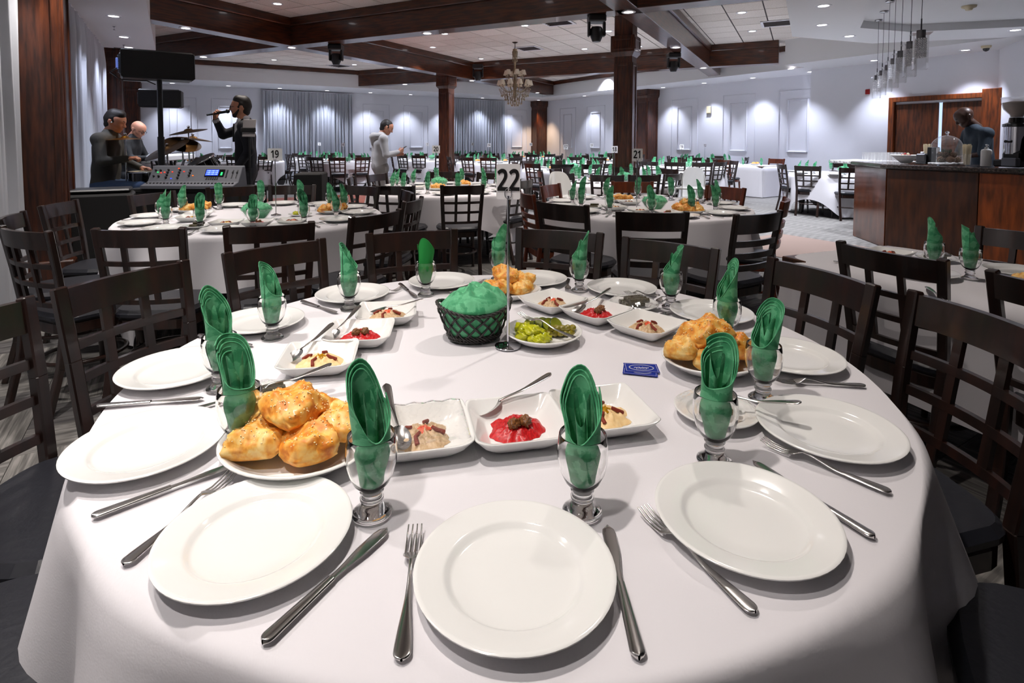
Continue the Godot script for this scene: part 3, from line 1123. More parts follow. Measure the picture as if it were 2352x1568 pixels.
func spoon_shape() -> Shape:
	var s := Shape.new()
	var f := func(u: float, w: float) -> Vector3:
		w = w * w * (2.0 - w)
		var z := 0.10 - w * 0.125
		var half := lerpf(0.0095, 0.0028, smoothstep(0.0, 0.85, w)) * (sqrt(clampf(1.0 - pow(1.0 - w / 0.08, 2.0), 0.02, 1.0)) if w < 0.08 else 1.0)
		var a := u * TAU
		return Vector3(cos(a) * half, 0.004 + 0.006 * smoothstep(0.5, 1.0, w) + sin(a) * 0.0018, z)
	s.grid(12, 24, f, true)
	for e in [[0.0, false], [0.0012, true]]:
		var g := func(u: float, w: float) -> Vector3:
			var a := u * TAU
			return Vector3(cos(a) * 0.019 * w, 0.0095 - 0.008 * (1.0 - w * w) + e[0] * (1.0 - w), -0.052 - sin(a) * 0.030 * w)
		s.grid(20, 5, g, true, e[1])
	return s

func square_dish() -> Shape:                          # 0.185 m square bowl with flaring sides
	var s := Shape.new()
	var lv := [[0.055, 0.0], [0.060, 0.002], [0.078, 0.018], [0.091, 0.036], [0.0925, 0.0385], [0.091, 0.0395], [0.086, 0.0385], [0.071, 0.018], [0.058, 0.008], [0.054, 0.007]]
	var f := func(u: float, w: float) -> Vector3:
		var k := int(round(w * 10.0))
		if k == 10: return Vector3(0, 0.007, 0)
		var h: float = lv[k][0]
		var a := u * TAU
		var e := 0.24
		return Vector3(signf(cos(a)) * pow(absf(cos(a)), e) * h, lv[k][1] - 0.004 * (pow(absf(cos(a)), 8.0) + pow(absf(sin(a)), 8.0)) * (1.0 if k > 2 and k < 7 else 0.0), signf(sin(a)) * pow(absf(sin(a)), e) * h)
	s.grid(56, 10, f, true, true)
	s.grid(12, 1, func(u, w): return Vector3(cos(u * TAU) * 0.05 * w, 0.0, sin(u * TAU) * 0.05 * w), true)
	return s

func mound(rx: float, rz: float, h: float, sd: int, rough := 0.12, seg := 40) -> Shape:     # an irregular heap standing on y = 0
	var f0 := noise(7.0, sd, FastNoiseLite.TYPE_SIMPLEX, 3)
	var s := Shape.new()
	var f := func(u: float, w: float) -> Vector3:
		var a := u * TAU
		var d := Vector2(cos(a), sin(a))
		var k := 1.0 + rough * 1.6 * f0.get_noise_2d(d.x * 0.16 + 3.0, d.y * 0.16)
		var p := d * w * k
		var y := h * (1.0 - pow(w, 2.6)) * (1.0 + rough * 2.2 * f0.get_noise_2d(p.x * 0.5, p.y * 0.5 + 9.0)) + h * rough * 1.2 * f0.get_noise_2d(p.x * 1.3 + 20.0, p.y * 1.3) * (1.0 - w)
		return Vector3(p.x * rx, maxf(y, 0.0), p.y * rz)
	s.grid(seg, int(seg / 3.0), f, true, true)
	return s

func lump(r: Vector3, sd: int, rough: float, nu := 20, nv := 12) -> Shape:     # an irregular closed lump about the origin
	var f0 := noise(1.1, sd, FastNoiseLite.TYPE_SIMPLEX, 3)
	var s := Shape.new()
	var f := func(u: float, w: float) -> Vector3:
		var a := u * TAU
		var b := (w - 0.5) * PI
		var d := Vector3(cos(b) * cos(a), sin(b), cos(b) * sin(a))
		return d * r * (1.0 + rough * f0.get_noise_3dv(d * 1.3 + Vector3.ONE * sd))
	s.grid(nu, nv, f, true, true)
	return s

func pastry(sd: int, fine: bool, square := 0.85) -> Node3D:    # a puffed pastry pillow with sesame on its crust; about 0.1 m, lies on y = 0
	var f0 := noise(1.6, sd, FastNoiseLite.TYPE_SIMPLEX, 3)
	var o := Node3D.new()
	var s := Shape.new()
	var f := func(u: float, w: float) -> Vector3:
		var a := u * TAU
		var b := (w - 0.5) * PI
		var q := 1.0 / maxf(absf(cos(a)), absf(sin(a)))
		var k := lerpf(1.0, q, 0.62 * square)
		var d := Vector3(signf(cos(b)) * pow(absf(cos(b)), 0.7) * cos(a), sin(b), pow(absf(cos(b)), 0.7) * sin(a))
		var n0 := f0.get_noise_3dv(d * 0.9 + Vector3.ONE * sd * 3.0)
		var fold := 0.006 * sin(d.x * 5.0 + d.z * 3.0 + sd) * maxf(d.y, 0.0)
		return Vector3(d.x * 0.050 * k, 0.024 + d.y * (0.030 if d.y > 0 else 0.022) + fold, d.z * 0.042 * k) * (1.0 + 0.13 * n0)
	s.grid(32 if fine else 12, 16 if fine else 7, f, true, true)
	part("crust", s, M.pastry if sd % 2 else M.pastry_pale, o)
	if fine:
		var r := RandomNumberGenerator.new()
		r.seed = sd
		var se := Shape.new()
		for k in 110:
			var p: Vector3 = f.call(r.randf(), r.randf_range(0.6, 0.99))
			se.ball(p + Vector3.UP * 0.0004, Vector3(0.0016, 0.0009, 0.0010), 6, 4, Basis(Vector3.UP, r.randf() * TAU))
		part("sesame_seeds", se, M.sesame, o, true)
	return o

func oval_plate(rx: float, rz: float) -> Shape:
	var s := Shape.new()
	var prof := [[0.55, 0.0], [0.62, 0.0], [0.80, 0.010], [0.96, 0.024], [1.0, 0.027], [1.0, 0.029], [0.97, 0.030], [0.93, 0.028], [0.78, 0.015], [0.62, 0.007], [0.45, 0.006]]
	s.grid(48, 11, func(u, w):
		var k := int(round(w * 11.0))
		var q: Array = prof[k] if k < 11 else [0.0, 0.006]
		return Vector3(cos(u * TAU) * q[0] * rx, q[1], sin(u * TAU) * q[0] * rz), true, true)
	s.grid(24, 1, func(u, w): return Vector3(cos(u * TAU) * 0.55 * rx * w, 0.0, sin(u * TAU) * 0.55 * rz * w), true)
	return s

func digits(txt: String, height: float) -> Dictionary:      # flat numerals, one part for each
	var tm := TextMesh.new()
	var f := SystemFont.new()
	f.font_names = PackedStringArray(["Droid Sans"])
	f.font_weight = 700
	tm.font = f
	tm.text = txt
	tm.font_size = 64
	tm.pixel_size = height / 47.0
	tm.depth = 0.0012
	return {"mesh": tm}

func number_stand(txt: String, at: Vector3, turn: float, label: String, cw: float, chh: float, fine: bool, tall := 0.51) -> void:
	var o := thing("number_stand", label, "table number", at, turn, "table number stands")
	var s := Shape.new()
	s.lathe([Vector2(0, 0), Vector2(0.036, 0), Vector2(0.037, 0.003), Vector2(0.034, 0.006), Vector2(0.018, 0.009), Vector2(0.006, 0.014), Vector2(0, 0.014)], 28 if fine else 12)
	part("base", s, M.chrome, o)
	s = Shape.new()
	s.rod(Vector3(0, 0.01, 0), Vector3(0, tall - chh + 0.01, 0), 0.004, 10)
	part("pole", s, M.chrome, o)
	s = Shape.new()
	var ring := PackedVector3Array()
	for k in 25: ring.append(Vector3(cos(TAU * k / 24) * 0.0095, tall - chh + 0.016 + sin(TAU * k / 24) * 0.015, 0.004))
	s.tube(ring, 0.0011, 6, -1.0, false)
	part("clip_ring", s, M.chrome, o)
	s = Shape.new()
	var pts := PackedVector2Array()
	for k in 4:
		for j in 5:
			var a := PI / 2 * k + PI / 8 * j
			pts.append(Vector2((cw / 2 - 0.005) * [1, -1, -1, 1][k] + cos(a) * 0.005, (chh / 2 - 0.005) * [1, 1, -1, -1][k] + sin(a) * 0.005))
	s.t = Transform3D(Basis(Vector3.RIGHT, -PI / 2), Vector3(0, tall - chh / 2, 0.0))
	s.prism(pts, -0.0015, 0.0015)
	var card := part("number_card", s, M.paper, o)
	var d := part("numerals", digits(txt, chh * 0.62)["mesh"], M.ink, card)
	d.position = Vector3(0, tall - chh * 0.47, 0.0022)
	d.scale = Vector3(0.72, 1.0, 1.0)

# ---------------------------------------------------------------- things shared by all tables
const CLOCK := ["twelve", "one", "two", "three", "four", "five", "six", "seven", "eight", "nine", "ten", "eleven"]

func make_protos() -> void:
	protos.chair = make_chair(M.chair, false)
	protos.ladder = make_chair(M.chair, true)
	protos.ladder_red = make_chair(M.chair_red, true)
	protos.far = far_chair(M.chair, false)
	protos.far_ladder = far_chair(M.chair_red, true)
	protos.plate = plate_shape(0.262).mesh()
	protos.plate_far = plate_shape(0.262, 20).mesh()
	protos.small_plate = plate_shape(0.170, 40).mesh()
	protos.glass = goblet(true)
	protos.glass_far = goblet(false)
	protos.napkins = []
	for k in 7: protos.napkins.append(napkin_shape(100 + k, true).mesh())
	protos.napkins_far = []
	for k in 5: protos.napkins_far.append(napkin_shape(200 + k, false).mesh())
	protos.fork = fork_shape().mesh()
	protos.knife = knife_shape().mesh()
	protos.spoon = spoon_shape().mesh()
	protos.dish = square_dish().mesh()
	protos.pastries = []
	for k in 5: protos.pastries.append(pastry(11 + k, true, 0.9 if k < 4 else 0.4))
	protos.pastry_far = pastry(31, false)
	protos.oval = oval_plate(0.125, 0.105).mesh()

func dip(kind: String, at: Vector3, turn: float, label: String, group: String, fine: bool) -> void:
	var o := thing(kind, label, "dip", at, turn, group)
	var m: Material = {"hummus": M.hummus, "baba_ghanoush": M.baba, "beet_dip": M.beet}[kind]
	part("dip_mound", mound(0.056, 0.050, 0.020, int(absf(at.x * 91.0 + at.z * 37.0)) + 2, 0.16, 44 if fine else 16), m, o)
	if not fine: return
	if kind == "beet_dip":
		for k in 2:
			var w := part("walnut_half", lump(Vector3(0.013, 0.010, 0.011), 5 + k, 0.55), M.walnut, o)
			w.position = Vector3(-0.014 + 0.024 * k, 0.024, 0.012 + 0.004 * k)
			w.rotation.y = k * 1.3
	else:
		for k in 4:
			var a := TAU * k / 4 + 0.6
			var s := Shape.new()
			s.tube(PackedVector3Array([Vector3(cos(a) * 0.020, 0.0235, sin(a) * 0.018), Vector3(cos(a + 0.2) * 0.031, 0.0205, sin(a + 0.2) * 0.028), Vector3(cos(a) * 0.044, 0.012, sin(a) * 0.039)]), 0.0032, 8, 0.0045)
			part("paprika_streak", s, M.paprika, o)
		var t := part("tomato_garnish" if kind == "baba_ghanoush" else "olive_oil", mound(0.014, 0.010, 0.006, 8, 0.4, 18), M.tomato if kind == "baba_ghanoush" else M.oil, o)
		t.position = Vector3(0.002, 0.0185, 0.003)

func dish_with(kind: String, at: Vector3, deg: float, where: String, fine := true, group := "") -> void:
	var tn: String = {"hummus": "beige hummus", "baba_ghanoush": "pale eggplant dip", "beet_dip": "red beet dip"}[kind]
	solo("square_dish", protos.dish, M.porcelain, "square dish holding %s, %s" % [tn, where], "dish", at, deg_to_rad(deg), group + "square dishes")
	dip(kind, at + Vector3.UP * 0.0075, deg_to_rad(deg) + 0.4, "%s, %s" % [tn, where], group + "dips", fine)

func put_spoon(bowl: Vector3, end: Vector3, label: String) -> void:
	var o := solo("spoon", protos.spoon, M.steel, label, "spoon", Vector3.ZERO, 0.0, "serving spoons")
	var d := (bowl - end).normalized()
	o.transform = Transform3D(Basis.looking_at(d, Vector3.UP), bowl - d * 0.052 - Vector3.UP * 0.002)

func pastry_plate(at: Vector3, deg: float, where: String, count: int, sd: int, group: String, fine := true, big := 1.0) -> void:
	var o := solo("oval_plate", protos.oval, M.porcelain, "white oval plate under the pastries, %s" % where, "plate", at, deg_to_rad(deg), group + "oval plates")
	o.scale = Vector3.ONE * big
	var r := RandomNumberGenerator.new()
	r.seed = sd
	var spots := [Vector3(-0.038, 0.012, 0.036), Vector3(0.046, 0.012, 0.026), Vector3(-0.004, 0.014, -0.046), Vector3(0.058, 0.022, -0.034), Vector3(-0.012, 0.050, -0.004), Vector3(-0.066, 0.020, -0.020)]
	var word := ["nearest", "right hand", "rear", "far right", "topmost", "left hand"]
	for k in count:
		var src: Node3D = protos.pastries[(k + sd) % 5] if fine else protos.pastry_far
		var p: Vector3 = at + Basis(Vector3.UP, deg_to_rad(deg)) * ((spots[k] as Vector3) * (1.05 if fine else 1.0)) * big
		var c := copy(src, "pastry", "golden pastry, %s of the heap %s" % [word[k], where], "pastry", p, r.randf() * TAU, group + "golden pastries")
		c.rotation += Vector3(r.randf_range(-0.25, 0.25), 0, r.randf_range(-0.25, 0.25))
		c.scale = Vector3.ONE * r.randf_range(0.92, 1.1) * big

func vine_rolls(at: Vector3, deg: float, where: String, count: int, fine: bool) -> void:
	solo("side_plate", protos.small_plate, M.porcelain, "small white plate of stuffed vine leaves, %s" % where, "plate", at, 0.0, "small plates of vine leaves")
	for k in count:
		var s := Shape.new()
		var l := 0.031
		s.tube(PackedVector3Array([Vector3(-l - 0.004, 0, 0), Vector3(-l, 0, 0), Vector3(-l * 0.4, 0.0006, 0.001), Vector3(l * 0.4, 0, -0.001), Vector3(l, 0, 0), Vector3(l + 0.004, 0, 0)]), 0.0095, 10 if fine else 6, 0.0085)
		var row := k % 3
		var up := int(k / 3.0)
		var o := solo("vine_leaf_roll", s, M.vine, "dark vine leaf roll, small plate %s" % where, "food", at + Basis(Vector3.UP, deg_to_rad(deg)) * Vector3((up - 0.5) * 0.012 if count > 3 else 0.0, 0.017 + up * 0.0145, (row - 1 + up * 0.5) * 0.020), deg_to_rad(deg + (k * 7) % 11 - 5), "vine leaf rolls %s" % where)
		o.rotation.x = 0.0
	if fine:                                          # cling film over the plate
		var w := Shape.new()
		w.grid(36, 8, func(u, v): return Vector3(cos(u * TAU) * 0.082 * v, 0.046 - 0.026 * pow(v, 2.2) + 0.0022 * sin(u * 40.0 + v * 9.0) * v, sin(u * TAU) * 0.082 * v), true, true)
		solo("cling_film", w, M.wrap, "cling film over the vine leaves %s" % where, "film", at)

func bread_basket(at: Vector3, turn: float) -> void:
	var o := thing("bread_basket", "black woven oval bread basket in the middle of the foreground table", "basket", at, turn)
	var R := func(y: float) -> Vector2:
		var k := clampf(y / 0.10, 0.0, 1.0)
		return Vector2(lerpf(0.066, 0.108, pow(k, 0.75)), lerpf(0.050, 0.088, pow(k, 0.75)))
	var lip := func(a: float) -> float: return 0.098 + 0.012 * cos(2.0 * a)
	var s := Shape.new()
	for dir in [-1.0, 1.0]:
		for k in 15:
			for two in [-1.0, 1.0]:
				var p := PackedVector3Array()
				for i in 9:
					var w := i / 8.0
					var a: float = TAU * k / 15 + dir * w * 0.85 + two * 0.022
					var y: float = 0.010 + w * (lip.call(a) - 0.010)
					var q: Vector2 = R.call(y)
					var out: float = 0.0022 * dir * cos(w * 12.0)
					p.append(Vector3(cos(a) * (q.x + out), y, sin(a) * (q.y + out)))
				s.tube(p, 0.0017, 5)
	part("woven_strands", s, M.wicker, o, true)
	for e in [["rim_braid", -1.0], ["base_braid", 0.008], ["base_braid", 0.017]]:
		s = Shape.new()
		for st in 3:
			var p := PackedVector3Array()
			for i in 73:
				var a := TAU * i / 72.0
				var y: float = lip.call(a) if e[1] < 0 else e[1]
				var q: Vector2 = R.call(y)
				var tw := a * 15.0 + st * TAU / 3
				p.append(Vector3(cos(a) * (q.x + 0.0035 * cos(tw)), y + 0.0035 * sin(tw), sin(a) * (q.y + 0.0035 * cos(tw))))
			s.tube(p, 0.0027, 5, -1.0, false)
		part(e[0], s, M.wicker, o)
	s = Shape.new()
	s.lathe([Vector2(0, 0.001), Vector2(0.060, 0.001), Vector2(0.060, 0.005), Vector2(0, 0.005)], 32)
	var b := part("base", s, M.wicker, o)
	b.scale = Vector3(1.0, 1.0, 0.78)
	# the green cloth heaped in it
	s = Shape.new()
	var f0 := noise(0.9, 51, FastNoiseLite.TYPE_SIMPLEX, 3)
	s.grid(56, 30, func(u, w):
		var a: float = u * TAU
		var y: float
		var k: float
		if w < 0.5:
			y = 0.010 + w * 2.0 * 0.086
			var q: Vector2 = R.call(y)
			k = 0.93 + 0.02 * f0.get_noise_2d(cos(a) * 3.0, sin(a) * 3.0 + w * 4.0)
			return Vector3(cos(a) * q.x * k, y, sin(a) * q.y * k)
		var v: float = (w - 0.5) * 2.0
		k = (1.0 - v) * (0.93 + 0.10 * sin(v * PI))
		var d := Vector2(cos(a), sin(a)) * k
		y = 0.096 + 0.058 * (1.0 - pow(1.0 - v, 2.0)) * (1.0 + 0.35 * d.x) + 0.016 * f0.get_noise_2d(d.x * 2.2, d.y * 2.2) * sin(v * PI * 0.5)
		return Vector3(d.x * 0.112, y, d.y * 0.092), true, true)
	solo("bread_cloth", s, M.napkin, "green damask cloth heaped over the bread in the black basket", "napkin", at, turn)

func glass_basket(at: Vector3, which: String, fine: bool) -> void:
	var s := Shape.new()
	s.lathe([Vector2(0, 0), Vector2(0.05, 0.0), Vector2(0.054, 0.004), Vector2(0.085, 0.04), Vector2(0.108, 0.078), Vector2(0.1095, 0.080), Vector2(0.108, 0.081), Vector2(0.1065, 0.079)], 36 if fine else 16)
	solo("glass_bowl", s, M.glass, "clear glass bread bowl filled with green cloth on %s" % which, "bowl", at)
	var f0 := noise(0.9, int(at.x * 50.0 + 90.0), FastNoiseLite.TYPE_SIMPLEX, 3)
	s = Shape.new()
	s.grid(36 if fine else 16, 16 if fine else 8, func(u, w):
		var a: float = u * TAU
		if w < 0.5:
			var k: float = lerpf(0.045, 0.098, pow(w * 2.0, 0.8))
			return Vector3(cos(a) * k, 0.007 + w * 2.0 * 0.066, sin(a) * k)
		var v: float = (w - 0.5) * 2.0
		var k: float = (1.0 - v) * (1.0 + 0.25 * sin(v * PI))
		return Vector3(cos(a) * k * 0.105, 0.073 + 0.055 * (1.0 - pow(1.0 - v, 2.0)) + 0.02 * f0.get_noise_2d(cos(a) * k * 2.4, sin(a) * k * 2.4) * sin(v * 1.6), sin(a) * k * 0.105), true, true)
	solo("bread_cloth", s, M.napkin, "green cloth heaped in the clear glass bowl on %s" % which, "napkin", at)

func hour(a: float) -> int:       # clock hour of an azimuth in degrees (0 = away from the camera, 90 = right)
	return (int(round(a / 30.0)) % 12 + 12) % 12

# one place: goblet, napkin, plate and cutlery. glass at azimuth a (degrees, clockwise from straight away)
func place(c: Vector3, a: float, which: String, k: int, fine: bool, cutlery: bool, side := 1.0) -> void:
	var seat: String = "%s o'clock seat of %s" % [CLOCK[hour(a)], which]
	var r := deg_to_rad(a)
	var rp := deg_to_rad(a + 13.0 * side)
	var g := c + Vector3(sin(r) * 0.63, 0.751, -cos(r) * 0.63)
	var p := c + Vector3(sin(rp) * 0.745, 0.751, -cos(rp) * 0.745)
	copy(protos.glass if fine else protos.glass_far, "goblet", "goblet with green napkin, %s" % seat, "glass", g, 0.0, "goblets on %s" % which)
	var nk: ArrayMesh = protos.napkins[k % 7] if fine else protos.napkins_far[k % 5]
	solo("napkin", nk, M.napkin, "green rolled napkin, %s" % seat, "napkin", g, PI - r + 0.4 * sin(k * 2.4), "napkins on %s" % which)
	solo("dinner_plate", protos.plate if fine else protos.plate_far, M.porcelain, "white round dinner plate, %s" % seat, "plate", p, 0.0, "dinner plates on %s" % which)
	if cutlery:
		var x := Vector3(cos(rp), 0, sin(rp))
		var q := c + Vector3(sin(rp) * 0.76, 0.7515, -cos(rp) * 0.76)
		solo("fork", protos.fork, M.steel, "steel fork, %s" % seat, "fork", q + x * 0.16, PI - rp, "forks on %s" % which)
		solo("knife", protos.knife, M.steel, "steel knife, %s" % seat, "knife", q - x * 0.16, PI - rp, "knives on %s" % which)

# ---------------------------------------------------------------- people (local: feet on y = 0, facing -z, own right = +x)
func hand(s: Shape, wrist: Vector3, bs: Basis, curl: float, right: bool, cell := 0.005) -> void:   # -z along the fingers, +y the back of the hand
	var b := Blob.new()
	b.cell = cell
	var t := Transform3D(bs, wrist)
	var m := 1.0 if right else -1.0        # the thumb lies on -x of a right hand seen palm down
	b.add(t * Vector3(0, 0, 0.03), t * Vector3(0, 0, -0.015), 0.024, 0.026, 0.015)
	var len := [0.066, 0.074, 0.069, 0.054]
	for k in 4:
		var x := (k - 1.5) * 0.0185 * m
		b.add(t * Vector3(x * 0.6, 0, -0.01), t * Vector3(x, 0.002, -0.082 + absf(k - 1.2) * 0.004), 0.0155, 0.0115, 0.012)
		var p := Vector3(x, 0.002, -0.082 + absf(k - 1.2) * 0.004)
		var a := 0.0
		for j in 3:
			a += curl * [0.55, 1.0, 0.75][j]
			var q: Vector3 = p + Vector3(x * 0.03, -sin(a), -cos(a)) * (len[k] * [0.5, 0.29, 0.24][j])
			b.add(t * p, t * q, 0.0095 - j * 0.0009, 0.0088 - j * 0.0009, 0.004)
			p = q
	b.add(t * Vector3(-0.016 * m, -0.004, -0.012), t * Vector3(-0.040 * m, -0.012, -0.040), 0.015, 0.0115, 0.012)
	b.add(t * Vector3(-0.040 * m, -0.012, -0.040), t * Vector3(-0.044 * m, -0.024 - curl * 0.010, -0.070), 0.0110, 0.0095, 0.004)
	b.add(t * Vector3(-0.044 * m, -0.024 - curl * 0.010, -0.070), t * Vector3(-0.036 * m, -0.034 - curl * 0.016, -0.092), 0.0095, 0.008, 0.004)
	b.build(s)

func head(s: Shape, at: Vector3, bs: Basis, cell := 0.0065) -> void:
	var b := Blob.new()
	b.cell = cell
	var t := Transform3D(bs, at)
	var d := [[0.0, 0.036, 0.018, 0.0, 0.034, -0.020, 0.088, 0.083, 0.03], [0.0, -0.005, -0.030, 0.0, -0.062, -0.044, 0.064, 0.046, 0.03], [0.0, -0.088, -0.060, 0.0, -0.090, -0.066, 0.022, 0.018, 0.02],
		[0.0, 0.010, -0.092, 0.0, -0.026, -0.112, 0.0095, 0.0135, 0.012], [-0.020, -0.056, -0.083, 0.020, -0.056, -0.083, 0.010, 0.010, 0.008], [-0.016, -0.066, -0.081, 0.016, -0.066, -0.081, 0.010, 0.010, 0.006], [0.0, -0.085, 0.022, 0.0, -0.185, 0.045, 0.054, 0.060, 0.03]]
	for q in d: b.add(t * Vector3(q[0], q[1], q[2]), t * Vector3(q[3], q[4], q[5]), q[6], q[7], q[8])
	for sg in [-1.0, 1.0]:
		b.add(t * Vector3(sg * 0.012, 0.024, -0.094), t * Vector3(sg * 0.044, 0.022, -0.078), 0.011, 0.010, 0.012)
		b.add(t * Vector3(sg * 0.036, -0.028, -0.070), t * Vector3(sg * 0.050, -0.020, -0.045), 0.022, 0.022, 0.02)
		b.add(t * Vector3(sg * 0.058, -0.040, 0.0), t * Vector3(sg * 0.030, -0.086, -0.050), 0.022, 0.018, 0.02)
		b.add(t * Vector3(sg * 0.010, -0.030, -0.106), t * Vector3(sg * 0.012, -0.030, -0.102), 0.009, 0.008, 0.006)
		b.add(t * Vector3(sg * 0.083, 0.012, 0.014), t * Vector3(sg * 0.086, -0.026, 0.006), 0.017, 0.011, 0.006)
		b.add(t * Vector3(sg * 0.088, 0.018, 0.024), t * Vector3(sg * 0.089, -0.006, 0.026), 0.009, 0.009, 0.006)
	b.build(s)

func face_parts(o: Node3D, at: Vector3, bs: Basis, specs: bool, hair: Material, style: String) -> void:
	var t := Transform3D(bs, at)
	var e := Shape.new()
	for sg in [-1.0, 1.0]: e.ball(t * Vector3(sg * 0.031, 0.004, -0.082), Vector3.ONE * 0.0125, 10, 7)
	part("eyes", e, M.white, o)
	e = Shape.new()
	for sg in [-1.0, 1.0]: e.ball(t * Vector3(sg * 0.031, 0.004, -0.0905), Vector3.ONE * 0.0058, 8, 6)
	part("pupils", e, M.ink, o)
	e = Shape.new()
	for sg in [-1.0, 1.0]: e.tube(PackedVector3Array([t * Vector3(sg * 0.014, 0.026, -0.105), t * Vector3(sg * 0.034, 0.034, -0.096), t * Vector3(sg * 0.052, 0.026, -0.080)]), 0.004, 6)
	part("eyebrows", e, hair if hair else M.hair, o)
	if specs:
		e = Shape.new()
		for sg in [-1.0, 1.0]:
			var ring := PackedVector3Array()
			for k in 17: ring.append(t * Vector3(sg * 0.033 + cos(TAU * k / 16) * 0.023, 0.002 + sin(TAU * k / 16) * 0.018, -0.108))
			e.tube(ring, 0.0026, 6, -1.0, false)
			e.rod(t * Vector3(sg * 0.055, 0.006, -0.106), t * Vector3(sg * 0.090, 0.008, 0.01), 0.0026, 6)
		e.rod(t * Vector3(-0.010, 0.004, -0.110), t * Vector3(0.010, 0.004, -0.110), 0.0026, 6)
		part("glasses", e, M.black, o)
	if style == "": return
	var b := Blob.new()
	b.cell = 0.008
	b.add(t * Vector3(0, 0.052, 0.026), t * Vector3(0, 0.050, -0.006), 0.084, 0.080, 0.03)
	b.add(t * Vector3(0, 0.010, 0.045), t * Vector3(0, -0.040, 0.052), 0.074, 0.052, 0.03)
	for sg in [-1.0, 1.0]: b.add(t * Vector3(sg * 0.060, 0.030, 0.012), t * Vector3(sg * 0.076, 0.005, -0.014), 0.036, 0.012, 0.02)
	if style == "full":
		b.add(t * Vector3(-0.03, 0.100, -0.030), t * Vector3(0.03, 0.098, -0.050), 0.040, 0.036, 0.03)
		b.add(t * Vector3(0, 0.085, 0.03), t * Vector3(0, 0.09, -0.02), 0.062, 0.056, 0.03)
	var s := Shape.new()
	b.build(s)
	part("hair", s, hair, o)

func beard(o: Node3D, at: Vector3, bs: Basis) -> void:
	var t := Transform3D(bs, at)
	var b := Blob.new()
	b.cell = 0.006
	for sg in [-1.0, 1.0]:
		b.add(t * Vector3(sg * 0.070, -0.030, -0.010), t * Vector3(sg * 0.040, -0.090, -0.052), 0.014, 0.020, 0.02)
		b.add(t * Vector3(sg * 0.004, -0.043, -0.094), t * Vector3(sg * 0.028, -0.056, -0.084), 0.008, 0.009, 0.01)
	b.add(t * Vector3(-0.025, -0.096, -0.062), t * Vector3(0.025, -0.096, -0.062), 0.022, 0.022, 0.02)
	var s := Shape.new()
	b.build(s)
	part("beard", s, M.hair, o)

# J: pelvis, chest, neck, head, hb (head turn), and for side 0 (left) and 1 (right): sh, el, wr, hb hand turn, hp, kn, an, toe
func figure(o: Node3D, J: Dictionary, skin: Material, top: Material, bottom: Material, sleeves := 1.0, cell := 0.016, legs := true) -> void:
	var s := Shape.new()
	var all := Blob.new()
	all.cell = 0.02
	var up := Blob.new()
	up.cell = cell
	var dn := Blob.new()
	dn.cell = cell
	var x: Vector3 = ((J.sh[1] as Vector3) - (J.sh[0] as Vector3)).normalized()
	var px: Vector3 = ((J.hp[1] as Vector3) - (J.hp[0] as Vector3)).normalized()
	for b in [all, up]:
		for sg in [-1.0, 1.0]:
			b.add(J.chest + x * sg * 0.085 + Vector3.UP * 0.03, (J.chest as Vector3).lerp(J.pelvis, 0.55) + x * sg * 0.070, 0.100, 0.092, 0.05)
			b.add((J.chest as Vector3).lerp(J.pelvis, 0.55) + x * sg * 0.070, J.pelvis + px * sg * 0.075, 0.092, 0.105, 0.05)
			b.add(J.neck - Vector3.UP * 0.03, J.sh[0 if sg < 0 else 1], 0.055, 0.060, 0.04)
		b.add(J.neck, J.chest + Vector3.UP * 0.05, 0.058, 0.09, 0.05)
		for k in 2:
			b.add(J.sh[k], J.el[k], 0.058, 0.043, 0.03)
			if b == all or sleeves >= 1.0: b.add(J.el[k], (J.el[k] as Vector3).lerp(J.wr[k], 1.0 if b == all else 0.93), 0.043, 0.029, 0.02)
			elif sleeves > 0.4: b.add(J.el[k], (J.el[k] as Vector3).lerp(J.wr[k], 0.25), 0.043, 0.040, 0.02)
	for k in 2:
		for b in [all, dn]:
			b.add(J.hp[k], J.kn[k], 0.088, 0.060, 0.03)
			b.add(J.kn[k], J.an[k], 0.060, 0.040, 0.03)
		for sg in [-1.0, 1.0]: dn.add(J.pelvis + px * sg * 0.06, J.hp[k], 0.105, 0.095, 0.04)
		all.add(J.an[k], J.toe[k], 0.036, 0.028, 0.02)
	all.build(s, -0.008)
	head(s, J.head, J.hb)
	for k in 2: hand(s, J.wr[k], J.hands[k], J.curl[k], k == 1)
	part("body", s, skin, o)
	s = Shape.new()
	up.build(s, 0.010)
	part("upper_garment", s, top, o)
	if legs:
		s = Shape.new()
		dn.build(s, 0.006)
		part("trousers", s, bottom, o)
		for k in 2:
			s = Shape.new()
			var b := Blob.new()
			b.cell = 0.012
			b.add(J.an[k] + Vector3(0, -0.035, 0), J.toe[k], 0.046, 0.036, 0.02)
			b.add((J.an[k] as Vector3) + Vector3(0, -0.03, 0), (J.an[k] as Vector3) + Vector3(0, 0.02, 0), 0.046, 0.046, 0.02)
			b.build(s)
			part("shoe", s, M.black, o)

func aim(fwd: Vector3, up: Vector3) -> Basis:         # a turn with -z along fwd
	return Basis.looking_at(fwd, up)

func stand_legs(J: Dictionary, spread := 0.10) -> void:
	J.hp = [Vector3(-0.09, 0.93, 0), Vector3(0.09, 0.93, 0)]
	J.kn = [Vector3(-spread, 0.50, -0.03), Vector3(spread, 0.50, -0.01)]
	J.an = [Vector3(-spread - 0.01, 0.085, 0.03), Vector3(spread + 0.01, 0.085, 0.05)]
	J.toe = [Vector3(-spread - 0.03, 0.036, -0.13), Vector3(spread + 0.03, 0.036, -0.11)]

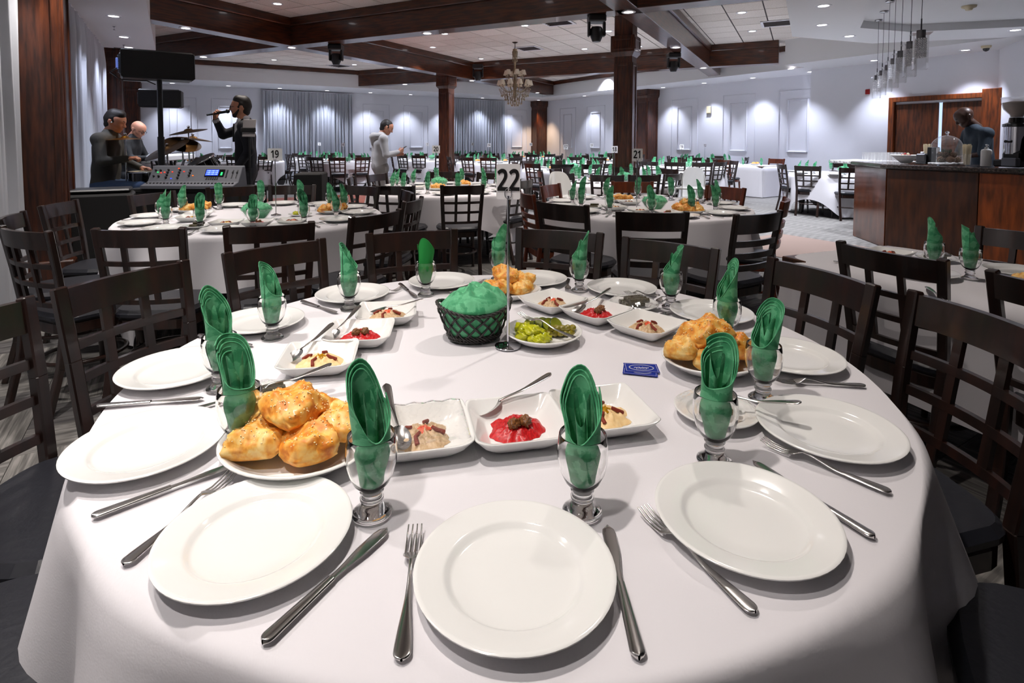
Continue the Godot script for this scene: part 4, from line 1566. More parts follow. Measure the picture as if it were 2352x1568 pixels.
func sit_legs(J: Dictionary, y: float) -> void:
	J.hp = [Vector3(-0.10, y, 0.02), Vector3(0.10, y, 0.02)]
	J.kn = [Vector3(-0.20, y + 0.02, -0.42), Vector3(0.20, y + 0.02, -0.42)]
	J.an = [Vector3(-0.20, 0.085, -0.36), Vector3(0.20, 0.085, -0.38)]
	J.toe = [Vector3(-0.22, 0.036, -0.52), Vector3(0.22, 0.036, -0.54)]

func people() -> void:
	# the singer
	var o := thing("person", "bearded man in a dark suit and glasses singing into a handheld microphone", "person", G(-3.16, 6.6), heading(-108))
	var J := {"pelvis": Vector3(0, 0.98, 0), "chest": Vector3(0, 1.33, 0.0), "neck": Vector3(0, 1.53, 0.01), "head": Vector3(0, 1.70, -0.045), "hb": aim(Vector3(0, 0.06, -1), Vector3.UP)}
	J.sh = [Vector3(-0.185, 1.475, 0.01), Vector3(0.185, 1.475, 0.0)]
	J.el = [Vector3(-0.255, 1.20, 0.07), Vector3(0.19, 1.385, -0.27)]
	J.wr = [Vector3(-0.205, 1.00, -0.07), Vector3(0.11, 1.57, -0.335)]
	J.hands = [aim(Vector3(0.1, -1, -0.25), Vector3(-1, 0, 0)), aim(Vector3(-0.35, 0.9, 0.0), Vector3(0.3, 0.1, -1))]
	J.curl = [0.5, 1.25]
	stand_legs(J)
	figure(o, J, M.skin, M.suit, M.suit)
	face_parts(o, J.head, J.hb, true, M.hair, "full")
	beard(o, J.head, J.hb)
	var s := Shape.new()
	var cb := Blob.new()
	cb.cell = 0.01
	cb.add(Vector3(-0.03, 1.545, -0.055), Vector3(0.03, 1.545, -0.055), 0.035, 0.035, 0.02)
	cb.add(Vector3(-0.05, 1.575, 0.02), Vector3(0.05, 1.575, 0.02), 0.036, 0.036, 0.02)
	cb.add(Vector3(0, 1.50, -0.085), Vector3(0, 1.32, -0.110), 0.034, 0.016, 0.02)
	cb.build(s)
	part("shirt", s, M.shirt, o)
	s = Shape.new()
	s.rod(Vector3(0.125, 1.535, -0.325), Vector3(0.112, 1.568, -0.335), 0.041, 14)
	part("shirt_cuff", s, M.shirt, o)
	s = Shape.new()
	s.tube(PackedVector3Array([Vector3(0, 1.515, -0.122), Vector3(0, 1.47, -0.128), Vector3(0, 1.30, -0.128)]), 0.020, 8, 0.028, true, 0.4, Vector3(0, 0, 1))
	part("necktie", s, M.black, o)
	var b := o.transform
	s = Shape.new()
	s.rod(Vector3(0.085, 1.615, -0.42), Vector3(0.018, 1.655, -0.205), 0.012, 12, 0.016)
	s.ball(Vector3(0.012, 1.659, -0.188), Vector3.ONE * 0.025, 14, 10)
	var mic := solo("microphone", s, M.black, "black handheld microphone at the singer's mouth", "microphone")
	mic.transform = b
	# the man in the pale hoodie
	o = thing("person", "man in a pale grey hoodie looking down at his phone among the tables", "person", G(-2.20, 9.3), heading(62))
	J = {"pelvis": Vector3(0, 0.90, 0.02), "chest": Vector3(0, 1.22, 0.02), "neck": Vector3(0, 1.405, -0.02), "head": Vector3(0, 1.535, -0.105), "hb": aim(Vector3(0.1, -0.45, -1), Vector3.UP)}
	J.sh = [Vector3(-0.195, 1.345, 0.0), Vector3(0.195, 1.345, 0.0)]
	J.el = [Vector3(-0.265, 1.09, -0.04), Vector3(0.265, 1.08, -0.02)]
	J.wr = [Vector3(-0.09, 1.08, -0.30), Vector3(0.10, 1.13, -0.28)]
	J.hands = [aim(Vector3(0.5, 0.2, -0.8), Vector3(0, 0.5, -1)), aim(Vector3(-0.35, 0.3, -0.9), Vector3(0.9, -0.2, -0.3))]
	J.curl = [0.6, 0.7]
	stand_legs(J, 0.11)
	for k in 2:
		J.hp[k] = J.hp[k] - Vector3(0, 0.07, 0)
		J.kn[k] = J.kn[k] - Vector3(0, 0.04, 0)
	figure(o, J, M.skin, M.hoodie, M.trousers)
	face_parts(o, J.head, J.hb, false, M.hair, "short")
	s = Shape.new()
	cb = Blob.new()
	cb.cell = 0.012
	for k in 9:
		var a0 := PI * k / 8
		var a1 := PI * minf(k + 1, 8) / 8
		cb.add(Vector3(cos(a0) * 0.115, 1.39, 0.005 + sin(a0) * 0.10), Vector3(cos(a1) * 0.115, 1.39, 0.005 + sin(a1) * 0.10), 0.048, 0.048, 0.03)
	cb.add(Vector3(0, 1.37, 0.11), Vector3(0, 1.27, 0.115), 0.075, 0.045, 0.04)
	cb.build(s)
	part("hood", s, M.hoodie, o)
	s = Shape.new()
	s.box(Vector3.ZERO, Vector3(0.075, 0.008, 0.155), 0.003)
	var ph := solo("phone", s, M.black_gloss, "dark phone held by the man in the pale hoodie", "phone")
	ph.transform = o.transform * Transform3D(Basis(Vector3.RIGHT, 0.55), Vector3(0.03, 1.185, -0.37))
	# the drummer on his low stage
	o = thing("person", "dark haired man in an olive grey jacket seated playing the drums", "person", G(-4.62, 6.35, 0.25), heading(78))
	J = {"pelvis": Vector3(0, 0.56, 0.03), "chest": Vector3(0, 0.95, 0.0), "neck": Vector3(0, 1.14, -0.03), "head": Vector3(0, 1.275, -0.085), "hb": aim(Vector3(0, -0.28, -1), Vector3.UP)}
	J.sh = [Vector3(-0.195, 1.075, 0.0), Vector3(0.195, 1.075, 0.0)]
	J.el = [Vector3(-0.27, 0.82, -0.05), Vector3(0.27, 0.83, -0.06)]
	J.wr = [Vector3(-0.16, 0.74, -0.28), Vector3(0.15, 0.86, -0.27)]
	J.hands = [aim(Vector3(0.3, -0.1, -1), Vector3.UP), aim(Vector3(-0.2, 0.1, -1), Vector3(0.3, 1, 0))]
	J.curl = [0.9, 1.1]
	sit_legs(J, 0.52)
	figure(o, J, M.skin, M.olive_jacket, M.jeans)
	face_parts(o, J.head, J.hb, false, M.hair, "full")
	s = Shape.new()
	s.ball(J.head + Vector3(0.085, -0.008, 0.0), Vector3.ONE * 0.011, 8, 6)
	s.ball(J.head + Vector3(-0.085, -0.008, 0.0), Vector3.ONE * 0.011, 8, 6)
	part("earpiece", s, M.white, o)
	s = Shape.new()
	s.lathe([Vector2(0, 0.40), Vector2(0.15, 0.40), Vector2(0.17, 0.42), Vector2(0.165, 0.455), Vector2(0.0, 0.462)], 24)
	s.rod(Vector3(0, 0.15, 0), Vector3(0, 0.41, 0), 0.022)
	for k in 3: s.rod(Vector3(0, 0.17, 0), Vector3(cos(TAU * k / 3) * 0.2, 0.012, sin(TAU * k / 3) * 0.2), 0.012)
	var st := solo("drum_stool", s, M.black, "black round drum stool under the seated drummer", "stool")
	st.transform = o.transform * Transform3D(Basis(), Vector3(0, 0, 0.03))
	# the bald keyboard player
	o = thing("person", "bald man in black with glasses seated behind the drummer", "person", G(-5.78, 8.4, 0.25), heading(80))
	J = {"pelvis": Vector3(0, 0.56, 0.02), "chest": Vector3(0, 0.92, -0.02), "neck": Vector3(0, 1.10, -0.06), "head": Vector3(0, 1.225, -0.125), "hb": aim(Vector3(0.25, -0.55, -1), Vector3.UP)}
	J.sh = [Vector3(-0.19, 1.035, -0.02), Vector3(0.19, 1.035, -0.02)]
	J.el = [Vector3(-0.25, 0.79, -0.12), Vector3(0.25, 0.79, -0.12)]
	J.wr = [Vector3(-0.17, 0.80, -0.37), Vector3(0.17, 0.80, -0.37)]
	J.hands = [aim(Vector3(0.1, -0.1, -1), Vector3.UP), aim(Vector3(-0.1, -0.1, -1), Vector3.UP)]
	J.curl = [0.35, 0.35]
	sit_legs(J, 0.52)
	figure(o, J, M.skin, M.black_matte, M.black_matte)
	face_parts(o, J.head, J.hb, true, null, "")
	s = Shape.new()
	s.box(Vector3(0, 0.41, 0.02), Vector3(0.4, 0.06, 0.34), 0.02)
	for k in 4: s.rod(Vector3((k % 2 - 0.5) * 0.3, 0.006, (int(k / 2.0) - 0.5) * 0.26), Vector3((k % 2 - 0.5) * 0.26, 0.39, (int(k / 2.0) - 0.5) * 0.22), 0.012)
	st = solo("keyboard_stool", s, M.black, "black stool under the bald keyboard player", "stool")
	st.transform = o.transform * Transform3D(Basis(), Vector3(0, 0.006, 0))
	# the man behind the bar
	o = thing("person", "bald dark skinned man in a navy t-shirt bowing his head behind the bar", "person", G(5.86, 7.0), heading(-76))
	J = {"pelvis": Vector3(0, 0.98, 0.04), "chest": Vector3(0, 1.32, 0.0), "neck": Vector3(0, 1.50, -0.06), "head": Vector3(0, 1.635, -0.155), "hb": aim(Vector3(0, -0.62, -1), Vector3.UP)}
	J.sh = [Vector3(-0.20, 1.43, -0.01), Vector3(0.20, 1.43, -0.01)]
	J.el = [Vector3(-0.26, 1.18, -0.08), Vector3(0.26, 1.18, -0.08)]
	J.wr = [Vector3(-0.14, 1.12, -0.32), Vector3(0.14, 1.12, -0.32)]
	J.hands = [aim(Vector3(0.2, -0.4, -1), Vector3(0, 1, -0.3)), aim(Vector3(-0.2, -0.4, -1), Vector3(0, 1, -0.3))]
	J.curl = [0.6, 0.6]
	stand_legs(J)
	figure(o, J, M.skin_dark, M.navy, M.black_matte, 0.0)
	face_parts(o, J.head, J.hb, false, null, "")

# ---------------------------------------------------------------- the band's corner
func cymbal(at: Vector3, d: float, tilt: Vector3, label: String, m: Material, foot: float) -> void:
	var o := thing("cymbal", label, "cymbal", Vector3(at.x, foot, at.z))
	var s := Shape.new()
	s.lathe([Vector2(d / 2, -0.002), Vector2(d * 0.3, 0.012), Vector2(d * 0.12, 0.020), Vector2(d * 0.09, 0.034), Vector2(d * 0.03, 0.042), Vector2(0.005, 0.043), Vector2(0.0, 0.043)], 40)
	s.lathe([Vector2(0.0, 0.041), Vector2(d * 0.03, 0.040), Vector2(d * 0.09, 0.032), Vector2(d * 0.12, 0.018), Vector2(d * 0.3, 0.010), Vector2(d / 2, -0.003)], 40)
	var c := part("plate", s, m, o)
	c.position = Vector3(0, at.y - foot, 0)
	c.rotation = tilt
	s = Shape.new()
	s.rod(Vector3(0, 0.25, 0), Vector3(0, at.y - foot + 0.075, 0), 0.009, 8)
	s.ball(Vector3(0, at.y - foot + 0.06, 0), Vector3(0.018, 0.016, 0.018), 8, 6)
	for k in 3:
		var a := TAU * k / 3 + at.x
		s.rod(Vector3(0, 0.42, 0), Vector3(cos(a) * 0.24, 0.006, sin(a) * 0.24), 0.008, 6)
		s.rod(Vector3(0, 0.20, 0), Vector3(cos(a) * 0.14, 0.18, sin(a) * 0.14), 0.006, 6)
	part("stand", s, M.chrome, o)

func drum(called: String, label: String, at: Vector3, r: float, h: float, bs: Basis, legs: float) -> void:
	var o := thing(called, label, "drum", at)
	var s := Shape.new()
	s.t = Transform3D(bs, Vector3.ZERO)
	s.lathe([Vector2(r, -h / 2), Vector2(r, h / 2)], 32)
	part("shell", s, M.black_gloss, o)
	for sg in [-1.0, 1.0]:
		s = Shape.new()
		s.t = Transform3D(bs, Vector3.ZERO)
		s.lathe([Vector2(0, sg * h / 2 + 0.004), Vector2(r * 0.98, sg * h / 2 + 0.004)] if sg < 0 else [Vector2(r * 0.98, h / 2 + 0.004), Vector2(0, h / 2 + 0.004)], 32)
		part("drumhead", s, M.head if called in ["bass_drum", "tom_drum"] else M.cream, o)
		s = Shape.new()
		s.t = Transform3D(bs, Vector3.ZERO)
		var ring := PackedVector3Array()
		for k in 33: ring.append(Vector3(cos(TAU * k / 32) * (r + 0.006), sg * (h / 2 - 0.004), sin(TAU * k / 32) * (r + 0.006)))
		s.tube(ring, 0.010, 8, -1.0, false)
		part("hoop", s, M.chrome, o)
	s = Shape.new()
	s.t = Transform3D(bs, Vector3.ZERO)
	for k in 8:
		var a := TAU * k / 8 + 0.2
		s.rod(Vector3(cos(a) * (r + 0.012), -h / 2, sin(a) * (r + 0.012)), Vector3(cos(a) * (r + 0.012), h / 2, sin(a) * (r + 0.012)), 0.004, 6)
		s.box(Vector3(cos(a) * (r + 0.012), 0, sin(a) * (r + 0.012)), Vector3(0.022, 0.05, 0.022), 0.005)
	part("lugs", s, M.chrome, o)
	if legs > 0.0:
		s = Shape.new()
		for k in 3:
			var a := TAU * k / 3
			s.rod(Vector3(cos(a) * (r + 0.014), h * 0.2, sin(a) * (r + 0.014)), Vector3(cos(a) * (r + 0.03), -legs, sin(a) * (r + 0.03)), 0.007, 6)
		part("legs", s, M.chrome, o)

func speaker(label: String, at: Vector3, turn: float, size: Vector3) -> Node3D:   # lies on its side, face towards -z
	var o := thing("loudspeaker", label, "loudspeaker", at, turn)
	var s := Shape.new()
	var h := size * 0.5
	s.prism(PackedVector2Array([Vector2(-h.x, -h.z), Vector2(h.x, -h.z), Vector2(h.x * 0.86, h.z), Vector2(-h.x * 0.86, h.z)]), -h.y, h.y, 0.015)
	part("cabinet", s, M.black, o)
	s = Shape.new()
	s.box(Vector3(0, 0, -h.z - 0.004), Vector3(size.x * 0.94, size.y * 0.92, 0.02), 0.008)
	part("grille", s, M.black_matte, o)
	s = Shape.new()
	s.box(Vector3(0, 0, h.z + 0.004), Vector3(size.x * 0.42, size.y * 0.7, 0.016), 0.004)
	for k in 10: s.box(Vector3(0, (k - 4.5) * size.y * 0.065, h.z + 0.017), Vector3(size.x * 0.36, 0.006, 0.012))
	part("rear_panel", s, M.grey, o)
	return o

func knob_row(o: Node3D, s: Shape, p: Vector3) -> void:
	s.lathe([Vector2(0.011, 0), Vector2(0.010, 0.014), Vector2(0.008, 0.016), Vector2(0, 0.016)], 12)

func band() -> void:
	# low black stage
	var s := Shape.new()
	s.box(Vector3(0, 0.122, 0), Vector3(1.6, 0.238, 4.0), 0.01)
	solo("stage_platform", s, M.black_matte, "low black stage platform under the drums and keyboard", "stage", A(-0.3, 9.3, 0.006), RA)
	var fl := 0.256
	cymbal(G(-3.95, 6.8, 1.42), 0.42, Vector3(0.16, 0, 0.12), "crash cymbal tilted highest of the drum kit, right of the speaker pole", M.bronze, fl)
	cymbal(G(-4.1, 7.15, 1.33), 0.46, Vector3(-0.10, 0, -0.10), "bright golden cymbal just behind the highest cymbal", M.brass, fl)
	cymbal(G(-4.38, 6.3, 1.325), 0.36, Vector3(0.02, 0, 0.03), "hi-hat cymbal nearest the drummer's hands", M.brass, fl)
	cymbal(G(-4.0, 6.45, 1.21), 0.50, Vector3(0.42, 0, 0.30), "large dark ride cymbal tilted behind the speaker pole", M.bronze, fl)
	cymbal(G(-3.92, 6.62, 1.27), 0.40, Vector3(0.30, 0, -0.34), "dark cymbal tilted just right of the speaker pole", M.bronze, fl)
	drum("bass_drum", "black bass drum with chrome hoops behind the mixing desk", G(-3.86, 7.0, fl + 0.285), 0.27, 0.42, Basis(Vector3.UP, 0.5) * Basis(Vector3.RIGHT, PI / 2), 0.0)
	drum("tom_drum", "black tom drum tilted above the bass drum", G(-3.72, 6.75, 0.98), 0.15, 0.24, Basis(Vector3.FORWARD, -0.35) * Basis(Vector3.RIGHT, 0.35), 0.70)
	drum("floor_tom", "black floor tom with a cream head beside the drummer", G(-4.2, 6.42, fl + 0.5), 0.20, 0.40, Basis(), 0.49)
	drum("snare_drum", "snare drum with cream head in front of the drummer", G(-4.28, 6.55, fl + 0.58), 0.17, 0.14, Basis(), 0.57)
	# keyboard on its stand
	var o := thing("keyboard", "white stage keyboard on a black stand before the bald man", "keyboard", G(-5.2, 8.5, fl), heading(80))
	s = Shape.new()
	s.box(Vector3(0, 0.80, 0), Vector3(1.0, 0.08, 0.30), 0.012)
	part("case", s, M.white, o)
	s = Shape.new()
	for k in 36: s.box(Vector3(-0.46 + k * 0.0262, 0.846, 0.07), Vector3(0.024, 0.014, 0.13), 0.002)
	part("white_keys", s, M.paper, o, true)
	s = Shape.new()
	for k in 36:
		if k % 7 in [0, 1, 3, 4, 5]: s.box(Vector3(-0.447 + k * 0.0262, 0.857, 0.045), Vector3(0.013, 0.014, 0.08), 0.002)
	part("black_keys", s, M.black, o, true)
	s = Shape.new()
	for sg in [-1.0, 1.0]:
		s.beam(Vector3(-0.3, 0.012, sg * 0.10), Vector3(0.3, 0.76, sg * 0.10), 0.03, 0.03)
		s.beam(Vector3(0.3, 0.012, sg * 0.06), Vector3(-0.3, 0.76, sg * 0.06), 0.03, 0.03)
	part("stand", s, M.black, o)
	# speakers and pole
	o = thing("speaker_pole", "tall black speaker pole rising behind the mixing desk", "stand", G(-3.86, 6.12, 0.006))
	s = Shape.new()
	s.rod(Vector3(0, 0.3, 0), Vector3(0, 1.975, 0), 0.026, 12)
	s.rod(Vector3(0, 0.9, 0), Vector3(0, 1.35, 0), 0.034, 12)
	part("pole", s, M.black, o)
	for k in 3:
		s = Shape.new()
		var a := TAU * k / 3 + 0.3
		s.rod(Vector3(0, 0.62, 0), Vector3(cos(a) * 0.40, 0.02, sin(a) * 0.40), 0.014)
		part("leg", s, M.black, o)
	var sp := speaker("large black loudspeaker lying on its side on top of the tall pole", G(-3.88, 6.12, 2.125), heading(54), Vector3(0.35, 0.30, 0.66))
	s = Shape.new()
	s.box(Vector3(0.02, 0.0, 0.36), Vector3(0.09, 0.11, 0.02), 0.004)
	part("lit_display", s, glow(Color(0.5, 0.6, 1.0), 0.5), sp)
	for k in 3:
		s = Shape.new()
		s.tube(PackedVector3Array([Vector3(0.02 + 0.02 * k, -0.05, 0.36), Vector3(0.03 + 0.03 * k, -0.10, 0.42), Vector3(0.02, -0.17, 0.33), Vector3(0.01 * k, -0.165, 0.1), Vector3(0, -0.2, 0.02)]), 0.006, 6)
		part("cable", s, M.black if k else M.white, sp)
	o = thing("speaker_pole", "second black speaker pole farther back beside the drums", "stand", G(-4.75, 7.55, 0.256))
	s = Shape.new()
	s.rod(Vector3(0, 0.3, 0), Vector3(0, 1.49, 0), 0.022, 10)
	part("pole", s, M.black, o)
	for k in 3:
		s = Shape.new()
		var a := TAU * k / 3 + 0.3
		s.rod(Vector3(0, 0.62, 0), Vector3(cos(a) * 0.36, 0.012, sin(a) * 0.36), 0.014)
		part("leg", s, M.black, o)
	speaker("smaller black loudspeaker on the second pole, below the large one", G(-4.75, 7.55, 1.875), heading(66), Vector3(0.27, 0.24, 0.48))
	# mixing desk
	o = thing("mixer_table", "small black table carrying the mixing desk", "table", G(-3.28, 5.90, 0.006))
	s = Shape.new()
	s.box(Vector3(0, 0.80, 0), Vector3(1.25, 0.04, 0.56), 0.006)
	part("tabletop", s, M.black_matte, o)
	for k in 4:
		s = Shape.new()
		s.rod(Vector3((k % 2 - 0.5) * 1.1, 0.0, (int(k / 2.0) - 0.5) * 0.46), Vector3((k % 2 - 0.5) * 1.1, 0.785, (int(k / 2.0) - 0.5) * 0.46), 0.018)
		part("leg", s, M.black, o)
	s = Shape.new()
	s.box(Vector3(0, 0.41, 0.265), Vector3(1.2, 0.74, 0.02), 0.004)
	part("front_skirt", s, M.black_matte, o)
	o = thing("mixing_desk", "grey digital mixing desk with a glowing blue screen on the black table", "mixer", G(-3.29, 5.82, 0.828))
	s = Shape.new()
	s.t = Transform3D(Basis(Vector3(0, 0, 1), Vector3.UP, Vector3(-1, 0, 0)), Vector3(0, 0, 0))
	var prof := PackedVector2Array([Vector2(0.22, 0.0), Vector2(0.22, 0.03), Vector2(0.10, 0.065), Vector2(0.0, 0.215), Vector2(-0.05, 0.225), Vector2(-0.09, 0.0)])
	var pz := Shape.new()
	pz.t = Transform3D(Basis(Vector3(0, 0, 1), Vector3(1, 0, 0), Vector3(0, 1, 0)), Vector3.ZERO)
	pz.prism(prof, -0.47, 0.47, 0.005)
	part("case", pz, M.grey, o)
	var face := Transform3D(Basis(Vector3.RIGHT, Vector3(0, 0.832, -0.555), Vector3(0, 0.555, 0.832)), Vector3(0, 0.14, 0.052))
	s = Shape.new()
	s.t = face
	s.box(Vector3(0.20, 0.012, 0.004), Vector3(0.20, 0.085, 0.006), 0.002)
	part("screen_bezel", s, M.black_gloss, o)
	s = Shape.new()
	s.t = face
	s.box(Vector3(0.175, 0.014, 0.008), Vector3(0.13, 0.068, 0.004))
	part("screen", s, M.screen, o)
	s = Shape.new()
	s.t = face
	for k in 3:
		for j in 9: s.box(Vector3(0.12 + j * 0.0135, 0.034 - k * 0.02, 0.0105), Vector3(0.010, 0.003 + 0.006 * ((j * 7 + k * 3) % 3) / 2.0, 0.001))
	part("screen_readout", s, glow(Color(0.75, 0.9, 1.0), 1.6), o, true)
	s = Shape.new()
	s.t = face
	s.box(Vector3(0.275, 0.0, 0.0085), Vector3(0.018, 0.036, 0.003))
	part("level_meter", s, glow(Color(0.1, 1.0, 0.5), 1.4), o)
	var hub := Shape.new()
	hub.lathe([Vector2(0.0105, 0), Vector2(0.0095, 0.014), Vector2(0.008, 0.016), Vector2(0, 0.016)], 12)
	var hm := hub.mesh()
	for q in [[-0.42, 0.04], [-0.37, 0.04], [-0.42, -0.03], [-0.37, -0.03], [-0.29, 0.045], [-0.29, 0.015], [-0.29, -0.015], [-0.29, -0.045], [-0.17, 0.045], [-0.17, 0.015], [-0.17, -0.015], [-0.17, -0.05], [-0.06, 0.04], [-0.06, 0.01], [-0.06, -0.02]]:
		var k := part("knob", hm, M.black, o)
		k.transform = face * Transform3D(Basis(Vector3.RIGHT, PI / 2), Vector3(q[0], q[1], 0.002))
	for q in [[-0.395, 0.02, Color(0.1, 1, 0.4)], [-0.36, 0.012, Color(1, 0.15, 0.05)], [-0.325, 0.02, Color(1, 0.2, 0.05)], [-0.245, 0.024, Color(1, 0.2, 0.05)], [-0.19, 0.065, Color(1, 0.25, 0.05)], [-0.125, 0.028, Color(1, 0.15, 0.05)], [-0.02, -0.02, Color(1, 0.4, 0.05)], [-0.235, -0.055, Color(0.2, 0.3, 1)]]:
		s = Shape.new()
		s.t = face
		s.box(Vector3(q[0], q[1], 0.004), Vector3(0.014, 0.008, 0.005), 0.001)
		part("indicator_light", s, glow(q[2], 2.5), o)
	s = Shape.new()
	s.t = face
	for k in 8: s.box(Vector3(0.325, 0.045 - k * 0.012, 0.004), Vector3(0.016, 0.006, 0.004), 0.001)
	for k in 6: s.box(Vector3(0.13 + k * 0.022, -0.05, 0.004), Vector3(0.012, 0.03, 0.006), 0.001)
	part("buttons", s, M.black, o, true)
	for x in [0.385, 0.43]:
		s = Shape.new()
		s.t = face
		s.box(Vector3(x, 0.0, 0.003), Vector3(0.008, 0.10, 0.003))
		s.box(Vector3(x, 0.02, 0.009), Vector3(0.014, 0.024, 0.012), 0.003)
		part("fader", s, M.black, o)
	s = Shape.new()
	for k in 26: s.box(Vector3(-0.44 + k * 0.035, 0.054, 0.152), Vector3(0.016, 0.01, 0.02), 0.002)
	part("lower_buttons", s, M.black, o, true)
	# music stand with tablet
	o = thing("music_stand", "black music stand with a pale tablet in front of the singer", "stand", G(-2.95, 6.25, 0.006))
	s = Shape.new()
	s.rod(Vector3(0, 0.2, 0), Vector3(0, 1.40, 0), 0.011)
	for k in 3:
		var a := TAU * k / 3 + 0.2
		s.rod(Vector3(0, 0.3, 0), Vector3(cos(a) * 0.25, 0.008, sin(a) * 0.25), 0.008)
	part("pole", s, M.black, o)
	s = Shape.new()
	s.box(Vector3(0.0, 1.43, 0.02), Vector3(0.16, 0.05, 0.03), 0.006)
	part("clamp", s, M.black, o)
	s = Shape.new()
	s.box(Vector3(0.0, 1.45, 0.0), Vector3(0.145, 0.20, 0.010), 0.004, Basis(Vector3.RIGHT, -0.2))
	part("tablet", s, M.grey_light, o)
	# black speaker box on the floor and dark bench
	s = Shape.new()
	s.box(Vector3(0, 0.49, 0), Vector3(0.27, 0.98, 0.36), 0.012)
	var sb := solo("floor_speaker", s, M.black_matte, "upright black speaker box standing on the floor behind the mixing desk table", "loudspeaker", G(-2.08, 5.75, 0.006), 0.15)
	sb.name = sb.name
	o = thing("equipment_case", "low black equipment case in front of the drum stage at the curtain", "case", G(-3.95, 5.0, 0.006), RA)
	s = Shape.new()
	s.box(Vector3(0, 0.42, 0), Vector3(0.9, 0.82, 0.4), 0.02)
	part("body", s, M.black_matte, o)
	s = Shape.new()
	s.box(Vector3(0, 0.855, 0), Vector3(0.86, 0.03, 0.36), 0.012)
	part("lid", s, M.black, o)
	# wooden dance floor
	o = thing("dance_floor", "reddish wooden dance floor of planks in the middle of the room", "floor", A(3.6, 11.6, 0.006), RA)
	for k in 24:
		s = Shape.new()
		s.box(Vector3(0, 0.006, (k - 11.5) * 0.15), Vector3(4.4, 0.012, 0.147), 0.002)
		part("plank", s, M.parquet, o)

# ---------------------------------------------------------------- bar
func bar_at(px: float, back: float) -> Vector3:       # a point on the bar top: px as a slope x/z seen from the camera, back behind the front edge
	var k := px
	var x0 := 4.65 + back * 0.8545
	var z0 := 6.87 + back * 0.5195
	var t := (k * z0 - x0) / (0.5195 + k * 0.8545)
	return G(x0 + t * 0.5195, z0 - t * 0.8545, 1.057)

